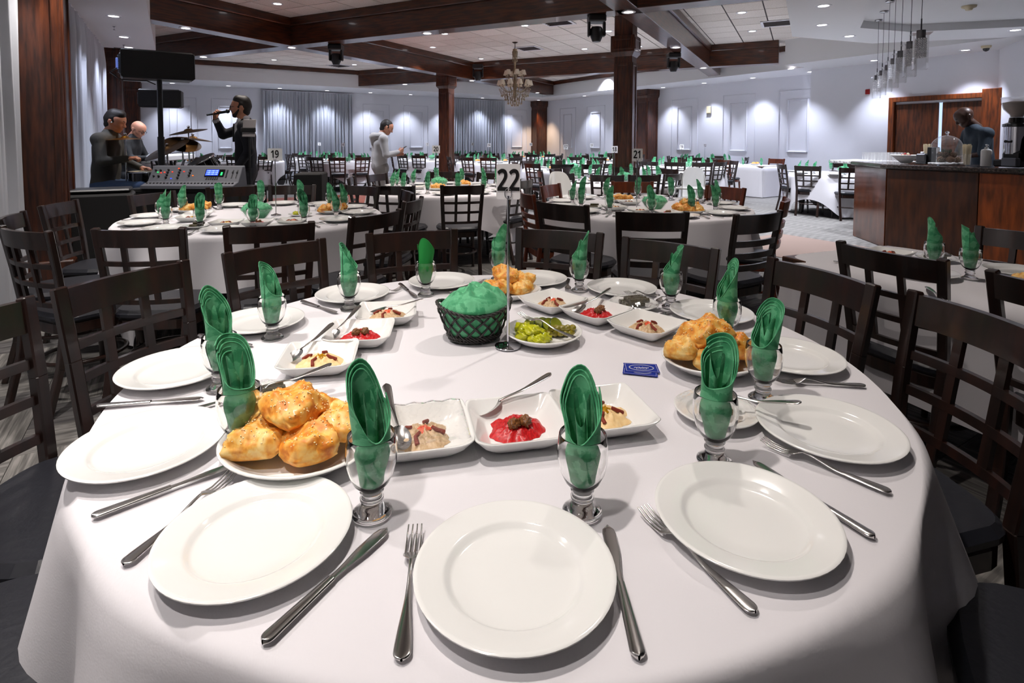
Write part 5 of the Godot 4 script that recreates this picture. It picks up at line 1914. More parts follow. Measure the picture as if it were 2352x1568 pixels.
func bar() -> void:
	var o := thing("bar_counter", "dark timber bar counter with glossy end panel at the right", "bar counter")
	var f0 := G(4.65, 6.87)
	var d := Vector3(0.5195, 0, 0.8545)               # along the front, towards the camera side
	var b := Vector3(0.8545, 0, -0.5195)              # backwards
	var f1 := f0 + d * 5.2
	var e1 := G(4.80, 7.75)
	var e2 := f0 + b * 0.95 - d * 0.5
	var body := PackedVector2Array()
	for p in [f0, f1, f1 + b * 0.85, e2, e1]: body.append(Vector2(p.x, p.z))
	var s := Shape.new()
	s.prism(body, 0.01, 0.995)
	part("carcass", s, M.bar_wood, o)
	var w := 0.0
	var k := 0
	while w < 5.1:                                    # veneered front panels
		var wid: float = [0.92, 0.42, 0.9, 0.42, 0.9, 0.42, 0.9, 0.42][k]
		s = Shape.new()
		s.t = Transform3D(Basis(d, Vector3.UP, d.cross(Vector3.UP)), f0 + d * (w + wid / 2) - b * 0.008)
		s.box(Vector3(0, 0.5, 0), Vector3(wid - 0.006, 0.97, 0.02), 0.004)
		part("front_panel", s, M.bar_wood if k % 2 == 0 else M.bar_wood_light, o)
		w += wid
		k += 1
	var m := (f0 + e1) * 0.5
	var x := (f0 - e1).normalized()
	s = Shape.new()
	s.t = Transform3D(Basis(x, Vector3.UP, x.cross(Vector3.UP)), m)
	s.box(Vector3(0, 0.5, 0.006), Vector3(f0.distance_to(e1) - 0.01, 0.98, 0.02), 0.004)
	part("end_panel", s, M.wood_panel_gloss, o)
	var top := PackedVector2Array()
	for p in [f0 - b * 0.06 - d * 0.06, f1 - b * 0.06, f1 + b * 0.9, e2 + b * 0.05, e1 - x * 0.12 - b * 0.05]: top.append(Vector2(p.x, p.z))
	s = Shape.new()
	s.prism(top, 1.0, 1.05, 0.01)
	solo("granite_countertop", s, M.granite, "speckled dark granite slab on top of the bar counter", "countertop")
	# clear shelf past the end of the bar
	s = Shape.new()
	var sh := PackedVector2Array()
	for p in [G(4.95, 7.75), G(4.86, 8.5), G(5.5, 8.9), G(5.9, 8.1)]: sh.append(Vector2(p.x, p.z))
	s.prism(sh, 1.0, 1.045, 0.008)
	solo("bar_shelf", s, M.marble, "pale shelf at the far end of the bar below the tumblers", "shelf")
	# tumblers
	var tb := Shape.new()
	tb.lathe([Vector2(0, 0), Vector2(0.031, 0.0), Vector2(0.033, 0.003), Vector2(0.040, 0.120), Vector2(0.0405, 0.122), Vector2(0.0395, 0.122), Vector2(0.0385, 0.119), Vector2(0.0315, 0.012), Vector2(0, 0.011)], 20)
	var tmesh := tb.mesh()
	var n := 0
	for i in 6:
		for j in 3:
			var p := G(4.86 + i * 0.088 + j * 0.02, 7.72 + j * 0.095 - i * 0.012, 1.052 if i > 1 else 1.052)
			p += Vector3(0.16, 0, -0.06)
			solo("tumbler", tmesh, M.glass, "clear drinking tumbler in the cluster at the far end of the bar", "glass", p, 0.0, "tumblers at the far end of the bar")
			n += 1
	# white bowl of red sweets
	s = Shape.new()
	s.lathe([Vector2(0, 0), Vector2(0.05, 0), Vector2(0.056, 0.006), Vector2(0.13, 0.075), Vector2(0.168, 0.10), Vector2(0.166, 0.104), Vector2(0.125, 0.082), Vector2(0.05, 0.014), Vector2(0, 0.012)], 36)
	var bp := bar_at(0.708, 0.30)
	solo("candy_bowl", s, M.porcelain, "white flaring bowl of red wrapped sweets on the bar", "bowl", bp)
	for i in 14:
		s = Shape.new()
		s.box(Vector3.ZERO, Vector3(0.032, 0.020, 0.022), 0.006, Basis(Vector3(0.3, 1, 0.2).normalized(), i * 1.1))
		solo("sweet", s, M.red if i % 3 else M.cream, "small red or cream wrapped sweet in the white bar bowl", "candy", bp + Vector3(cos(i * 2.4) * 0.016 * sqrt(i), 0.085 + 0.012 * (i % 2) + (0.02 if i < 5 else 0.0), sin(i * 2.4) * 0.016 * sqrt(i)), 0.0, "sweets in the white bowl")
	# napkin dispensers
	o = thing("napkin_dispenser", "grey metal napkin dispenser with black base on the bar beside the bowl", "dispenser", bar_at(0.738, 0.16), RA + 0.1)
	s = Shape.new()
	s.box(Vector3(0, 0.07, 0), Vector3(0.115, 0.11, 0.10), 0.012)
	part("case", s, M.steel_dull, o)
	s = Shape.new()
	s.box(Vector3(0, 0.009, 0), Vector3(0.12, 0.018, 0.11), 0.004)
	part("base", s, M.black, o)
	s = Shape.new()
	s.box(Vector3(0, 0.137, 0.0), Vector3(0.05, 0.026, 0.03), 0.006)
	part("paper_napkin", s, M.paper, o)
	o = thing("napkin_dispenser", "upright marble faced napkin dispenser left of the glass dome", "dispenser", bar_at(0.758, 0.22), RA + 0.05)
	s = Shape.new()
	s.box(Vector3(0, 0.105, 0), Vector3(0.11, 0.20, 0.09), 0.006)
	part("case", s, M.black, o)
	s = Shape.new()
	s.box(Vector3(-0.004, 0.105, 0.047), Vector3(0.095, 0.185, 0.008), 0.002)
	part("face", s, M.marble, o)
	# stir sticks
	for e in [[0.747, 0.33, "left of the glass dome"], [0.8180, 0.25, "between the glass dome and the pump bottle"]]:
		var cup := thing("stirrer_cup", "clear cup packed with pale wooden stir sticks %s" % e[2], "cup", bar_at(e[0], e[1]))
		s = Shape.new()
		s.lathe([Vector2(0, 0), Vector2(0.036, 0), Vector2(0.042, 0.13), Vector2(0.040, 0.13), Vector2(0.034, 0.004), Vector2(0, 0.004)], 20)
		part("cup", s, M.glass, cup)
		s = Shape.new()
		for i in 60:
			var r := 0.030 * sqrt((i + 0.5) / 60.0)
			var a := i * 2.39996
			s.beam(Vector3(cos(a) * r * 0.9, 0.006, sin(a) * r * 0.9), Vector3(cos(a) * r * 1.45, 0.235 + 0.008 * sin(i * 3.0), sin(a) * r * 1.45), 0.0055, 0.003)
		part("stir_sticks", s, M.straw, cup, true)
	# glass dome with pine cones
	var dp := bar_at(0.7815, 0.27)
	o = thing("glass_dome", "glass cloche with pine cones and moss on a pale board on the bar", "cloche", dp)
	s = Shape.new()
	s.lathe([Vector2(0, 0), Vector2(0.185, 0), Vector2(0.19, 0.004), Vector2(0.19, 0.020), Vector2(0.185, 0.024), Vector2(0, 0.024)], 40)
	part("board", s, M.marble, o)
	s = Shape.new()
	var pts := [Vector2(0.155, 0.026)]
	pts.append(Vector2(0.157, 0.20))
	for i in 11: pts.append(Vector2(0.157 * cos(PI / 2 * i / 10.0), 0.20 + 0.145 * sin(PI / 2 * i / 10.0)))
	s.lathe(pts, 40)
	part("dome", s, M.glass, o)
	s = Shape.new()
	s.rod(Vector3(0, 0.345, 0), Vector3(0, 0.365, 0), 0.012)
	s.ball(Vector3(0, 0.378, 0), Vector3(0.022, 0.018, 0.022), 16, 10)
	part("knob", s, M.glass_solid, o)
	for i in 13:
		var a := i * 2.4
		var r := 0.036 * sqrt(i)
		s = Shape.new()
		for j in 7:
			var y := j / 6.0
			for q in 8:
				var aa := TAU * q / 8 + j * 0.4
				var rr := 0.030 * sin(PI * (0.15 + 0.8 * y))
				s.ball(Vector3(cos(aa) * rr, (y - 0.5) * 0.06, sin(aa) * rr), Vector3(0.010, 0.004, 0.010), 6, 4)
		var pc := part("pine_cone", s, M.cone, o)
		pc.position = Vector3(cos(a) * r, 0.06 + (0.055 if i < 5 else 0.0), sin(a) * r)
		pc.rotation = Vector3(a, i, 0.6)
	s = Shape.new()
	for i in 60:
		var a := i * 2.4
		s.beam(Vector3(cos(a) * 0.012, 0.12, sin(a) * 0.012), Vector3(cos(a) * 0.05, 0.165 + 0.02 * sin(i * 1.7), sin(a) * 0.05), 0.003, 0.003)
	part("green_sprig", s, M.moss, o, true)
	# pump bottle
	o = thing("pump_bottle", "white hand sanitiser pump bottle with a blue label spot on the bar", "bottle", bar_at(0.8530, 0.13), RA)
	s = Shape.new()
	s.lathe([Vector2(0, 0), Vector2(0.046, 0), Vector2(0.050, 0.006), Vector2(0.050, 0.165), Vector2(0.045, 0.182), Vector2(0.020, 0.194), Vector2(0.016, 0.198), Vector2(0, 0.198)], 28)
	part("bottle", s, M.porcelain, o)
	s = Shape.new()
	s.lathe([Vector2(0.018, 0.196), Vector2(0.018, 0.212), Vector2(0.007, 0.214), Vector2(0.007, 0.232), Vector2(0.014, 0.234), Vector2(0.014, 0.240), Vector2(0, 0.242)], 18)
	s.beam(Vector3(0, 0.237, 0), Vector3(0.045, 0.231, 0), 0.012, 0.010, 0.003, Vector3(0, 0, 1))
	part("pump", s, M.white, o)
	s = Shape.new()
	s.grid(12, 12, func(u, v2):
		var q := Vector2((u - 0.5), (v2 - 0.5)) * 0.054
		var a: float = 0.42 + q.x / 0.05
		return Vector3(sin(a) * 0.0506, 0.105 + q.y, cos(a) * 0.0506))
	part("label_spot", s, M.card_blue, o)
	s = Shape.new()
	for j in 3:
		s.grid(8, 1, func(u, v2):
			var a: float = 0.15 + u * 0.6
			return Vector3(sin(a) * 0.0507, 0.045 + v2 * 0.007 + (0.0 if j == 0 else 0.02 if j == 1 else 0.105), cos(a) * 0.0507))
	part("label_lines", s, M.red, o)
	# coffee grinder
	o = thing("coffee_grinder", "large coffee grinder with a hopper of beans at the right edge of the bar", "coffee grinder", bar_at(0.905, 0.20), RA - 0.25)
	s = Shape.new()
	s.box(Vector3(0.03, 0.04, 0), Vector3(0.34, 0.08, 0.26), 0.015)
	s.box(Vector3(-0.02, 0.12, 0.02), Vector3(0.16, 0.12, 0.20), 0.03)
	part("base", s, M.black, o)
	s = Shape.new()
	s.box(Vector3(-0.165, 0.055, 0.06), Vector3(0.07, 0.09, 0.14), 0.006)
	part("drawer", s, M.grey, o)
	s = Shape.new()
	s.lathe([Vector2(0.108, 0.14), Vector2(0.108, 0.43)], 40)
	part("body", s, M.chrome, o)
	s = Shape.new()
	s.lathe([Vector2(0.108, 0.43), Vector2(0.118, 0.435), Vector2(0.118, 0.46), Vector2(0.07, 0.48), Vector2(0.062, 0.53), Vector2(0, 0.53)], 36)
	part("collar", s, M.black_gloss, o)
	s = Shape.new()
	var fp := PackedVector2Array([Vector2(-0.09, 0.08), Vector2(0.09, 0.08), Vector2(0.062, 0.30), Vector2(0.04, 0.335), Vector2(-0.04, 0.335), Vector2(-0.062, 0.30)])
	s.t = Transform3D(Basis(Vector3(1, 0, 0), Vector3(0, 0, 1), Vector3(0, 1, 0)), Vector3.ZERO)
	s.prism(fp, 0.095, 0.14, 0.008)
	part("front_cover", s, M.black_gloss, o)
	s = Shape.new()
	var ring := PackedVector3Array()
	for i in 33: ring.append(Vector3(cos(TAU * i / 32) * 0.046, 0.292 + sin(TAU * i / 32) * 0.024, 0.142))
	s.tube(ring, 0.003, 6, -1.0, false)
	part("badge_ring", s, M.chrome, o)
	var tx := part("badge_lettering", digits("Cunill", 0.028)["mesh"], M.chrome, o)
	tx.position = Vector3(0, 0.292, 0.143)
	tx.scale = Vector3(0.8, 1, 1)
	s = Shape.new()
	s.lathe([Vector2(0.055, 0.53), Vector2(0.06, 0.56), Vector2(0.115, 0.62), Vector2(0.135, 0.70), Vector2(0.135, 0.735), Vector2(0.128, 0.74)], 36)
	part("hopper", s, M.acrylic, o)
	s = Shape.new()
	s.lathe([Vector2(0, 0.535), Vector2(0.05, 0.535), Vector2(0.056, 0.56), Vector2(0.110, 0.62), Vector2(0.128, 0.69), Vector2(0.06, 0.705), Vector2(0, 0.70)], 28)
	part("coffee_beans", s, M.cone, o)
	s = Shape.new()
	s.lathe([Vector2(0, 0.738), Vector2(0.14, 0.738), Vector2(0.14, 0.748), Vector2(0.02, 0.755), Vector2(0, 0.755)], 32)
	part("hopper_lid", s, M.acrylic, o)
	s = Shape.new()
	s.rod(Vector3(-0.10, 0.27, 0.0), Vector3(-0.19, 0.275, 0.02), 0.010, 8, 0.016)
	part("lever", s, M.black, o)

# ---------------------------------------------------------------- ceiling fixtures
func downlight(at: Vector3, e: float, cone: float, label: String, group: String, col := Color(0.93, 0.95, 1.0), aim_at := Vector3.DOWN) -> void:
	var o := thing("downlight", label, "ceiling light", at, 0.0, group)
	if not protos.has("can"):
		var s := Shape.new()
		s.lathe([Vector2(0.062, -0.004), Vector2(0.078, -0.008), Vector2(0.092, -0.006), Vector2(0.094, 0.0)], 24)
		protos.can = s.mesh()
		s = Shape.new()
		s.lathe([Vector2(0, -0.0035), Vector2(0.064, -0.0035)], 24)
		protos.lens = s.mesh()
	part("trim_ring", protos.can, M.trim, o)
	part("lamp_lens", protos.lens, M.lamp, o)
	var l := SpotLight3D.new()
	l.name = "lamp"
	l.light_color = col
	l.light_energy = e
	l.spot_range = 30.0
	l.spot_attenuation = 2.0
	l.spot_angle = cone
	l.spot_angle_attenuation = 0.75
	l.light_size = 0.05
	l.shadow_enabled = true
	o.add_child(l)
	l.position = Vector3(0, -0.03, 0)
	l.rotation = Vector3(-PI / 2, 0, 0)

func moving_head(at: Vector3, label: String) -> void:
	var o := thing("moving_head_light", label, "stage light", at)
	var s := Shape.new()
	s.box(Vector3(0, -0.05, 0), Vector3(0.24, 0.10, 0.22), 0.015)
	part("base", s, M.black, o)
	s = Shape.new()
	for sg in [-1.0, 1.0]: s.box(Vector3(sg * 0.105, -0.19, 0), Vector3(0.035, 0.20, 0.10), 0.012)
	part("yoke", s, M.black, o)
	s = Shape.new()
	s.t = Transform3D(Basis(Vector3.RIGHT, PI), Vector3(0, -0.16, 0))
	s.lathe([Vector2(0, 0), Vector2(0.07, 0.0), Vector2(0.085, 0.03), Vector2(0.085, 0.13), Vector2(0.06, 0.19), Vector2(0.055, 0.20), Vector2(0, 0.20)], 20)
	part("lamp_head", s, M.black, o)

func chandelier() -> void:
	var o := thing("chandelier", "crystal chandelier with two tiers of small cream shades", "chandelier", G(0.06, 12.7, 3.55))
	var s := Shape.new()
	s.lathe([Vector2(0, -0.03), Vector2(0.03, -0.03), Vector2(0.07, -0.005), Vector2(0.07, 0.0)], 20)
	s.rod(Vector3(0, -0.14, 0), Vector3(0, -0.02, 0), 0.008)
	part("ceiling_rose", s, M.bronze, o)
	s = Shape.new()
	var pr := []
	for q in [[0.0, -1.36], [0.03, -1.34], [0.02, -1.28], [0.055, -1.2], [0.03, -1.1], [0.06, -1.0], [0.025, -0.9], [0.03, -0.75], [0.055, -0.66], [0.02, -0.55], [0.035, -0.45], [0.012, -0.36], [0.06, -0.3], [0.05, -0.16], [0.0, -0.13]]: pr.append(Vector2(q[0], q[1]))
	s.lathe(pr, 16)
	part("stem", s, M.crystal, o)
	for tier in [[10, 0.345, -0.96, 0.0], [6, 0.20, -0.73, 0.3]]:
		for k in tier[0]:
			var a: float = TAU * k / tier[0] + tier[3]
			var d := Vector3(cos(a), 0, sin(a))
			var r: float = tier[1]
			var y: float = tier[2]
			s = Shape.new()
			var p := PackedVector3Array()
			for i in 9:
				var w := i / 8.0
				p.append(d * r * w + Vector3.UP * (y - 0.10 - 0.10 * sin(w * PI) + 0.07 * w))
			s.tube(p, 0.007, 6)
			s.lathe([Vector2(0.0, 0.0)], 4)
			s.t = Transform3D(Basis(), d * r + Vector3.UP * (y - 0.03))
			s.lathe([Vector2(0, -0.01), Vector2(0.03, 0.0), Vector2(0.032, 0.006), Vector2(0.01, 0.012), Vector2(0.01, 0.05), Vector2(0, 0.05)], 10)
			part("arm", s, M.crystal, o)
			s = Shape.new()
			s.t = Transform3D(Basis(), d * r + Vector3.UP * y)
			s.lathe([Vector2(0.072, -0.01), Vector2(0.040, 0.10)], 16)
			s.lathe([Vector2(0.038, 0.10), Vector2(0.070, -0.01)], 16)
			part("lamp_shade", s, M.shade, o)
	s = Shape.new()
	for ring in [[20, 0.36, -1.06, 5], [16, 0.27, -1.12, 6], [14, 0.20, -1.18, 7], [10, 0.10, -1.25, 6], [12, 0.21, -0.80, 4], [10, 0.06, -0.22, 7]]:
		for k in ring[0]:
			var a: float = TAU * k / ring[0] + ring[1] * 9.0
			var d: Vector3 = Vector3(cos(a), 0, sin(a)) * ring[1]
			for j in ring[3]:
				s.ball(d * (1.0 - 0.03 * j) + Vector3.UP * (ring[2] - j * 0.026), Vector3(0.009, 0.011, 0.009), 6, 4)
			s.ball(d * (1.0 - 0.03 * ring[3]) + Vector3.UP * (ring[2] - ring[3] * 0.026 - 0.018), Vector3(0.014, 0.026, 0.014), 6, 4)
	s.ball(Vector3(0, -1.42, 0), Vector3(0.022, 0.032, 0.022), 8, 6)
	part("crystal_drops", s, M.crystal, o, true)

func pendant(at: Vector3, top: float, label: String) -> void:      # at = bottom of the glass
	var o := thing("pendant_lamp", label, "pendant lamp", at, RU, "crystal pendants over the bar")
	var s := Shape.new()
	var h := top - at.y
	s.lathe([Vector2(0, h - 0.022), Vector2(0.045, h - 0.022), Vector2(0.052, h - 0.015), Vector2(0.052, h), Vector2(0, h)], 24)
	part("canopy", s, M.chrome, o)
	s = Shape.new()
	s.rod(Vector3(0, 0.33, 0), Vector3(0, h - 0.015, 0), 0.0025, 6)
	s.rod(Vector3(0, 0.33, 0), Vector3(0, 0.44, 0), 0.006, 8)
	part("cord", s, M.grey, o)
	s = Shape.new()
	s.rod(Vector3(0, 0.27, 0), Vector3(0, 0.34, 0), 0.034, 20)
	part("cap", s, M.steel_dull, o)
	s = Shape.new()
	for k in 4:
		var b := Basis(Vector3.UP, PI / 2 * k)
		s.box(b * Vector3(0, 0.155, 0.05), Vector3(0.1, 0.31, 0.004), 0.0, b)
	s.box(Vector3(0, 0.31, 0), Vector3(0.15, 0.005, 0.15))
	part("glass_shade", s, M.glass, o)
	s = Shape.new()
	for k in 12:
		var a := TAU * k / 12
		var n := 9 + (k * 5) % 5
		for j in n: s.ball(Vector3(cos(a) * 0.038, 0.262 - j * 0.019, sin(a) * 0.038), Vector3(0.0072, 0.0088, 0.0072), 6, 4)
	part("bead_strands", s, M.bead, o, true)

func fixtures() -> void:
	for e in [[G(1.16, 7.75, 3.05), "black moving head stage light under the near beam, left of the big column"], [G(-3.2, 10.18, 3.05), "black moving head stage light under the beam left of the middle"], [G(-0.78, 12.73, 3.05), "black moving head stage light left of the chandelier"], [G(3.17, 11.02, 3.05), "black moving head stage light under the beam right of the big column"]]:
		moving_head(e[0], e[1])
	chandelier()
	var pend := [G(3.58, 4.92), G(3.88, 5.47), G(4.18, 6.03), G(4.48, 6.58), G(4.78, 7.13), G(5.08, 7.69), G(5.37, 8.24)]
	var ord := ["nearest the camera", "second from the camera", "third from the camera", "middle of the seven", "third from the far end", "second from the far end", "farthest from the camera"]
	for k in 7: pendant(pend[k] + Vector3.UP * 1.96, 3.108, "glass pendant lamp with crystal beads over the bar, %s" % ord[k])
	for e in [[G(0.84, 10.53, 3.546), "left of the big column"], [G(0.40, 13.48, 3.546), "right of the chandelier"], [G(4.97, 10.55, 3.546), "beside the bar canopy"], [G(-5.15, 16.7, 3.546), "above the far left curtains"]]:
		var o := thing("ceiling_vent", "square slatted air vent in the tile ceiling, %s" % e[1], "vent", e[0], RU)
		var s := Shape.new()
		frame_bars(s, 0.56, 0.56, 0.05, 0.02)
		s.t = Transform3D()
		var fr := part("frame", s, M.trim, o)
		fr.transform = Transform3D(Basis(Vector3.RIGHT, PI / 2), Vector3(0, -0.01, -0.28))
		for k in 5:
			s = Shape.new()
			s.box(Vector3(0, -0.012, (k - 2) * 0.09), Vector3(0.46, 0.004, 0.07), 0.0, Basis(Vector3.RIGHT, 0.5))
			part("slat", s, M.grey_light, o)
		s = Shape.new()
		s.box(Vector3(0, 0.0, 0), Vector3(0.47, 0.002, 0.47))
		part("duct_opening", s, M.black_matte, o)
	var o := thing("smoke_detector", "round white smoke detector in the raised tray above the bar", "smoke detector", G(6.0, 7.4, 3.108))
	var s := Shape.new()
	s.lathe([Vector2(0, -0.055), Vector2(0.035, -0.055), Vector2(0.045, -0.035), Vector2(0.08, -0.02), Vector2(0.085, 0.0)], 24)
	part("housing", s, M.cream, o)
	o = thing("dome_camera", "dome security camera under the soffit right of the pendants", "camera", G(8.26, 9.78, 2.998))
	s = Shape.new()
	s.lathe([Vector2(0.05, -0.045), Vector2(0.07, -0.035), Vector2(0.075, 0.0)], 20)
	part("housing", s, M.cream, o)
	s = Shape.new()
	s.ball(Vector3(0, -0.045, 0), Vector3(0.05, 0.055, 0.05), 16, 10)
	part("dome", s, M.black_gloss, o)
	# things on the walls
	s = Shape.new()
	s.box(Vector3(0, 0, 0), Vector3(0.03, 0.11, 0.09), 0.01)
	solo("fire_alarm", s, M.red, "small red fire alarm on the white wall left of the doorway", "alarm", A(12.83, 6.33, 2.40), RA)
	s = Shape.new()
	s.box(Vector3(0, 0, 0), Vector3(0.06, 0.22, 0.16), 0.02)
	solo("wall_speaker", s, M.cream, "small cream box on the right wall between two panels", "speaker", A(13.56, 11.1, 2.25), RA)
	o = thing("security_camera", "white bracket camera beside the far left pilaster", "camera", A(-0.80, 13.05, 2.9), RA)
	s = Shape.new()
	s.box(Vector3(0, 0, 0.06), Vector3(0.07, 0.07, 0.16), 0.02)
	s.rod(Vector3(0, 0.0, 0), Vector3(0, 0.10, 0), 0.015)
	part("body", s, M.white, o)
	for e in [G(-0.9, 15.0, 3.545), G(3.0, 19.0, 3.545)]:
		s = Shape.new()
		s.lathe([Vector2(0, -0.05), Vector2(0.018, -0.05), Vector2(0.006, -0.045), Vector2(0.006, -0.01), Vector2(0.025, 0.0)], 12)
		solo("sprinkler", s, M.chrome, "small sprinkler head in the tile ceiling %s" % ("left of the chandelier" if e.x < 0 else "beyond the big column"), "sprinkler", e)
	for p in [A(-0.72, 10.2, 2.998), A(-0.72, 12.1, 2.998)]:
		s = Shape.new()
		s.lathe([Vector2(0, -0.05), Vector2(0.018, -0.05), Vector2(0.006, -0.045), Vector2(0.006, -0.01), Vector2(0.025, 0.0)], 12)
		solo("sprinkler", s, M.chrome, "small sprinkler head in the left soffit %s" % ("nearer the camera" if p.z > -9.5 else "above the speaker"), "sprinkler", p)

func high_chair(at: Vector3, face: float, label: String) -> void:
	var o := thing("high_chair", label, "high chair", at, heading(face), "white high chairs")
	var s := Shape.new()
	s.grid(20, 10, func(u, w):
		var a: float = lerpf(-1.0, 1.0, u)
		var top: float = 0.96 - 0.16 * pow(absf(a), 3.0)
		return Vector3(sin(a * 1.25) * 0.165, lerpf(0.52, top, w), 0.02 + cos(a * 1.25) * 0.13 + 0.05 * w))
	s.grid(20, 10, func(u, w):
		var a: float = lerpf(-1.0, 1.0, u)
		var top: float = 0.96 - 0.16 * pow(absf(a), 3.0)
		return Vector3(sin(a * 1.25) * 0.145, lerpf(0.52, top, w), 0.0 + cos(a * 1.25) * 0.115 + 0.05 * w), false, true)
	part("shell_back", s, M.porcelain, o)
	s = Shape.new()
	s.box(Vector3(0, 0.51, 0.0), Vector3(0.32, 0.05, 0.30), 0.02)
	part("seat", s, M.porcelain, o)
	s = Shape.new()
	s.box(Vector3(0, 0.70, -0.20), Vector3(0.44, 0.03, 0.22), 0.012)
	part("tray", s, M.porcelain, o)
	for k in 4:
		s = Shape.new()
		var sx := (k % 2 - 0.5) * 2.0
		var sz := (int(k / 2.0) - 0.5) * 2.0
		s.rod(Vector3(sx * 0.13, 0.50, sz * 0.11), Vector3(sx * 0.24, 0.006, sz * 0.24), 0.014, 8)
		part("leg", s, M.porcelain, o)

# ---------------------------------------------------------------- the foreground table
const ORDER := ["first", "second", "third", "fourth", "fifth", "sixth", "seventh", "eighth", "ninth", "tenth"]

func lay(called: String, m: Mesh, tip: Vector2, end: Vector2, label: String, h := 0.7515) -> void:    # cutlery from its handle end to its tip, as (x, ahead)
	var d := (tip - end).normalized()
	var mid := end + d * 0.105
	solo(called, m, M.steel, label, called, G(mid.x, mid.y, h), -atan2(d.x, d.y), called + "s on the foreground table")

func table_22() -> void:
	var c := G(-0.02, 1.465)
	round_table(c, 0.915, 1.27, 0.04, 22, true, "the foreground table")
	var T := 0.7512
	var seats := ["at the front in the middle, nearest the camera", "at the front left, below the goblet left of centre", "at the left edge beside the pastry plate", "at the left, behind the leftmost goblets", "at the back left, behind the hummus dish", "at the back left, behind the farthest left dip dish", "at the back, left of the number stand", "at the back, behind the rear pastries", "at the back right, behind the vine leaves", "at the back right, behind the tilted napkin", "at the right, behind the right hand pastries", "at the right edge, largest on that side", "at the front right beside the angled fork"]
	var P := [Vector2(0.005, 0.70), Vector2(-0.362, 0.767), Vector2(-0.670, 1.0), Vector2(-0.816, 1.337), Vector2(-0.779, 1.695), Vector2(-0.580, 2.003), Vector2(-0.278, 2.187), Vector2(0.094, 2.23), Vector2(0.419, 2.093), Vector2(0.653, 1.795), Vector2(0.724, 1.426), Vector2(0.619, 1.061), Vector2(0.350, 0.806)]
	for k in 13: solo("dinner_plate", protos.plate, M.porcelain, "white dinner plate, foreground table, %s" % seats[k], "plate", G(P[k].x, P[k].y, T), 0.0, "dinner plates on the foreground table")
	var gl := [Vector2(-0.214, 0.83), Vector2(0.11, 0.834), Vector2(0.365, 0.973), Vector2(0.56, 1.213), Vector2(0.615, 1.566), Vector2(0.55, 1.898), Vector2(0.259, 2.107), Vector2(-0.055, 2.285), Vector2(-0.319, 2.041), Vector2(-0.552, 1.868), Vector2(-0.693, 1.587), Vector2(-0.672, 1.259), Vector2(-0.495, 0.991)]
	var gw := ["in front of the pastries, left of centre", "in front of the hummus dish, right of centre", "before the right hand vine leaf plate", "in front of the right hand pastries", "behind the right hand pastries", "beside the vine leaves at the back right", "at the back, right of the number stand", "at the very back behind the number stand", "at the back, left of the bread basket", "beside the farthest left dip dish", "left of the beet dip at the back left", "at the left, behind the foremost left goblet", "at the left front, beside the pastries"]
	for k in 13:
		copy(protos.glass, "goblet", "stemmed glass goblet on the foreground table %s" % gw[k], "glass", G(gl[k].x, gl[k].y, T), 0.0, "goblets on the foreground table")
		var plain := k == 8
		solo("napkin", protos.napkins[k % 7], M.napkin_plain if plain else M.napkin, "%sgreen rolled napkin in the goblet %s" % ["plain bright " if plain else "patterned ", gw[k]], "napkin", G(gl[k].x, gl[k].y, T), atan2(gl[k].x + 0.03, 1.46 - gl[k].y) * -1.0 + [0.5, 0.0, 0.3, 0.2, 0.3, 0.6, 0.9, 0.8, 0.2, -0.5, -0.3, -0.2, 0.1][k], "napkins on the foreground table")
	var F := [[-0.143, 0.816, -0.120, 0.584, "left of the front middle plate"], [0.200, 0.842, 0.297, 0.648, "between the front middle and front right plates"], [0.487, 1.021, 0.620, 0.880, "in front of the right edge plate"], [0.640, 1.296, 0.830, 1.278, "between the two right hand plates"], [-0.472, 0.933, -0.521, 0.721, "slipped under the front left plate"], [-0.434, 2.105, -0.520, 1.94, "right of the plate behind the farthest left dip"], [-0.111, 2.225, -0.235, 2.07, "left of the rear pastries"], [0.214, 2.085, 0.232, 2.28, "between the two back right plates"], [0.505, 1.93, 0.62, 2.08, "right of the plate behind the vine leaves"], [-0.60, 1.22, -0.70, 1.13, "between the two left edge plates"]]
	for q in F:
		var tip := Vector2(q[0], q[1])
		var end := Vector2(q[2], q[3])
		lay("fork", protos.fork, tip, end, "steel fork on the foreground table, %s" % q[4])
	var K := [[0.141, 0.795, 0.142, 0.587, "right of the front middle plate"], [-0.187, 0.787, -0.282, 0.605, "right of the front left plate"], [-0.487, 0.954, -0.635, 0.815, "in front of the left edge plate"], [-0.692, 1.202, -0.888, 1.165, "behind the left edge plate"], [0.430, 0.965, 0.525, 0.776, "half under the front right plate"], [-0.583, 1.821, -0.745, 1.947, "left of the farthest left dip"], [-0.348, 2.005, -0.446, 2.19, "left of the back plate by the bread basket"], [-0.727, 1.523, -0.915, 1.60, "behind the left plate at the rim"], [0.49, 1.80, 0.65, 1.93, "beside the goblet at the back right"]]
	for q in K: lay("knife", protos.knife, Vector2(q[0], q[1]), Vector2(q[2], q[3]), "steel table knife on the foreground table, %s" % q[4])
	# dips: left row, front row, rear right row
	dish_with("hummus", G(-0.486, 1.383, T), 10.0, "nearest in the left hand row of the foreground table")
	dish_with("beet_dip", G(-0.433, 1.565, T), 6.0, "middle of the left hand row of the foreground table")
	dish_with("baba_ghanoush", G(-0.398, 1.752, T), 10.0, "farthest in the left hand row of the foreground table")
	dish_with("baba_ghanoush", G(0.140, 1.885, T), 40.0, "rear of the right hand row of the foreground table")
	dish_with("beet_dip", G(0.272, 1.775, T), 42.0, "middle of the right hand row of the foreground table")
	dish_with("baba_ghanoush", G(0.405, 1.642, T), 44.0, "foremost in the right hand row of the foreground table")
	dish_with("baba_ghanoush", G(-0.170, 1.030, T), 13.0, "left in the front row of the foreground table")
	dish_with("beet_dip", G(0.010, 1.060, T), 12.0, "middle of the front row of the foreground table")
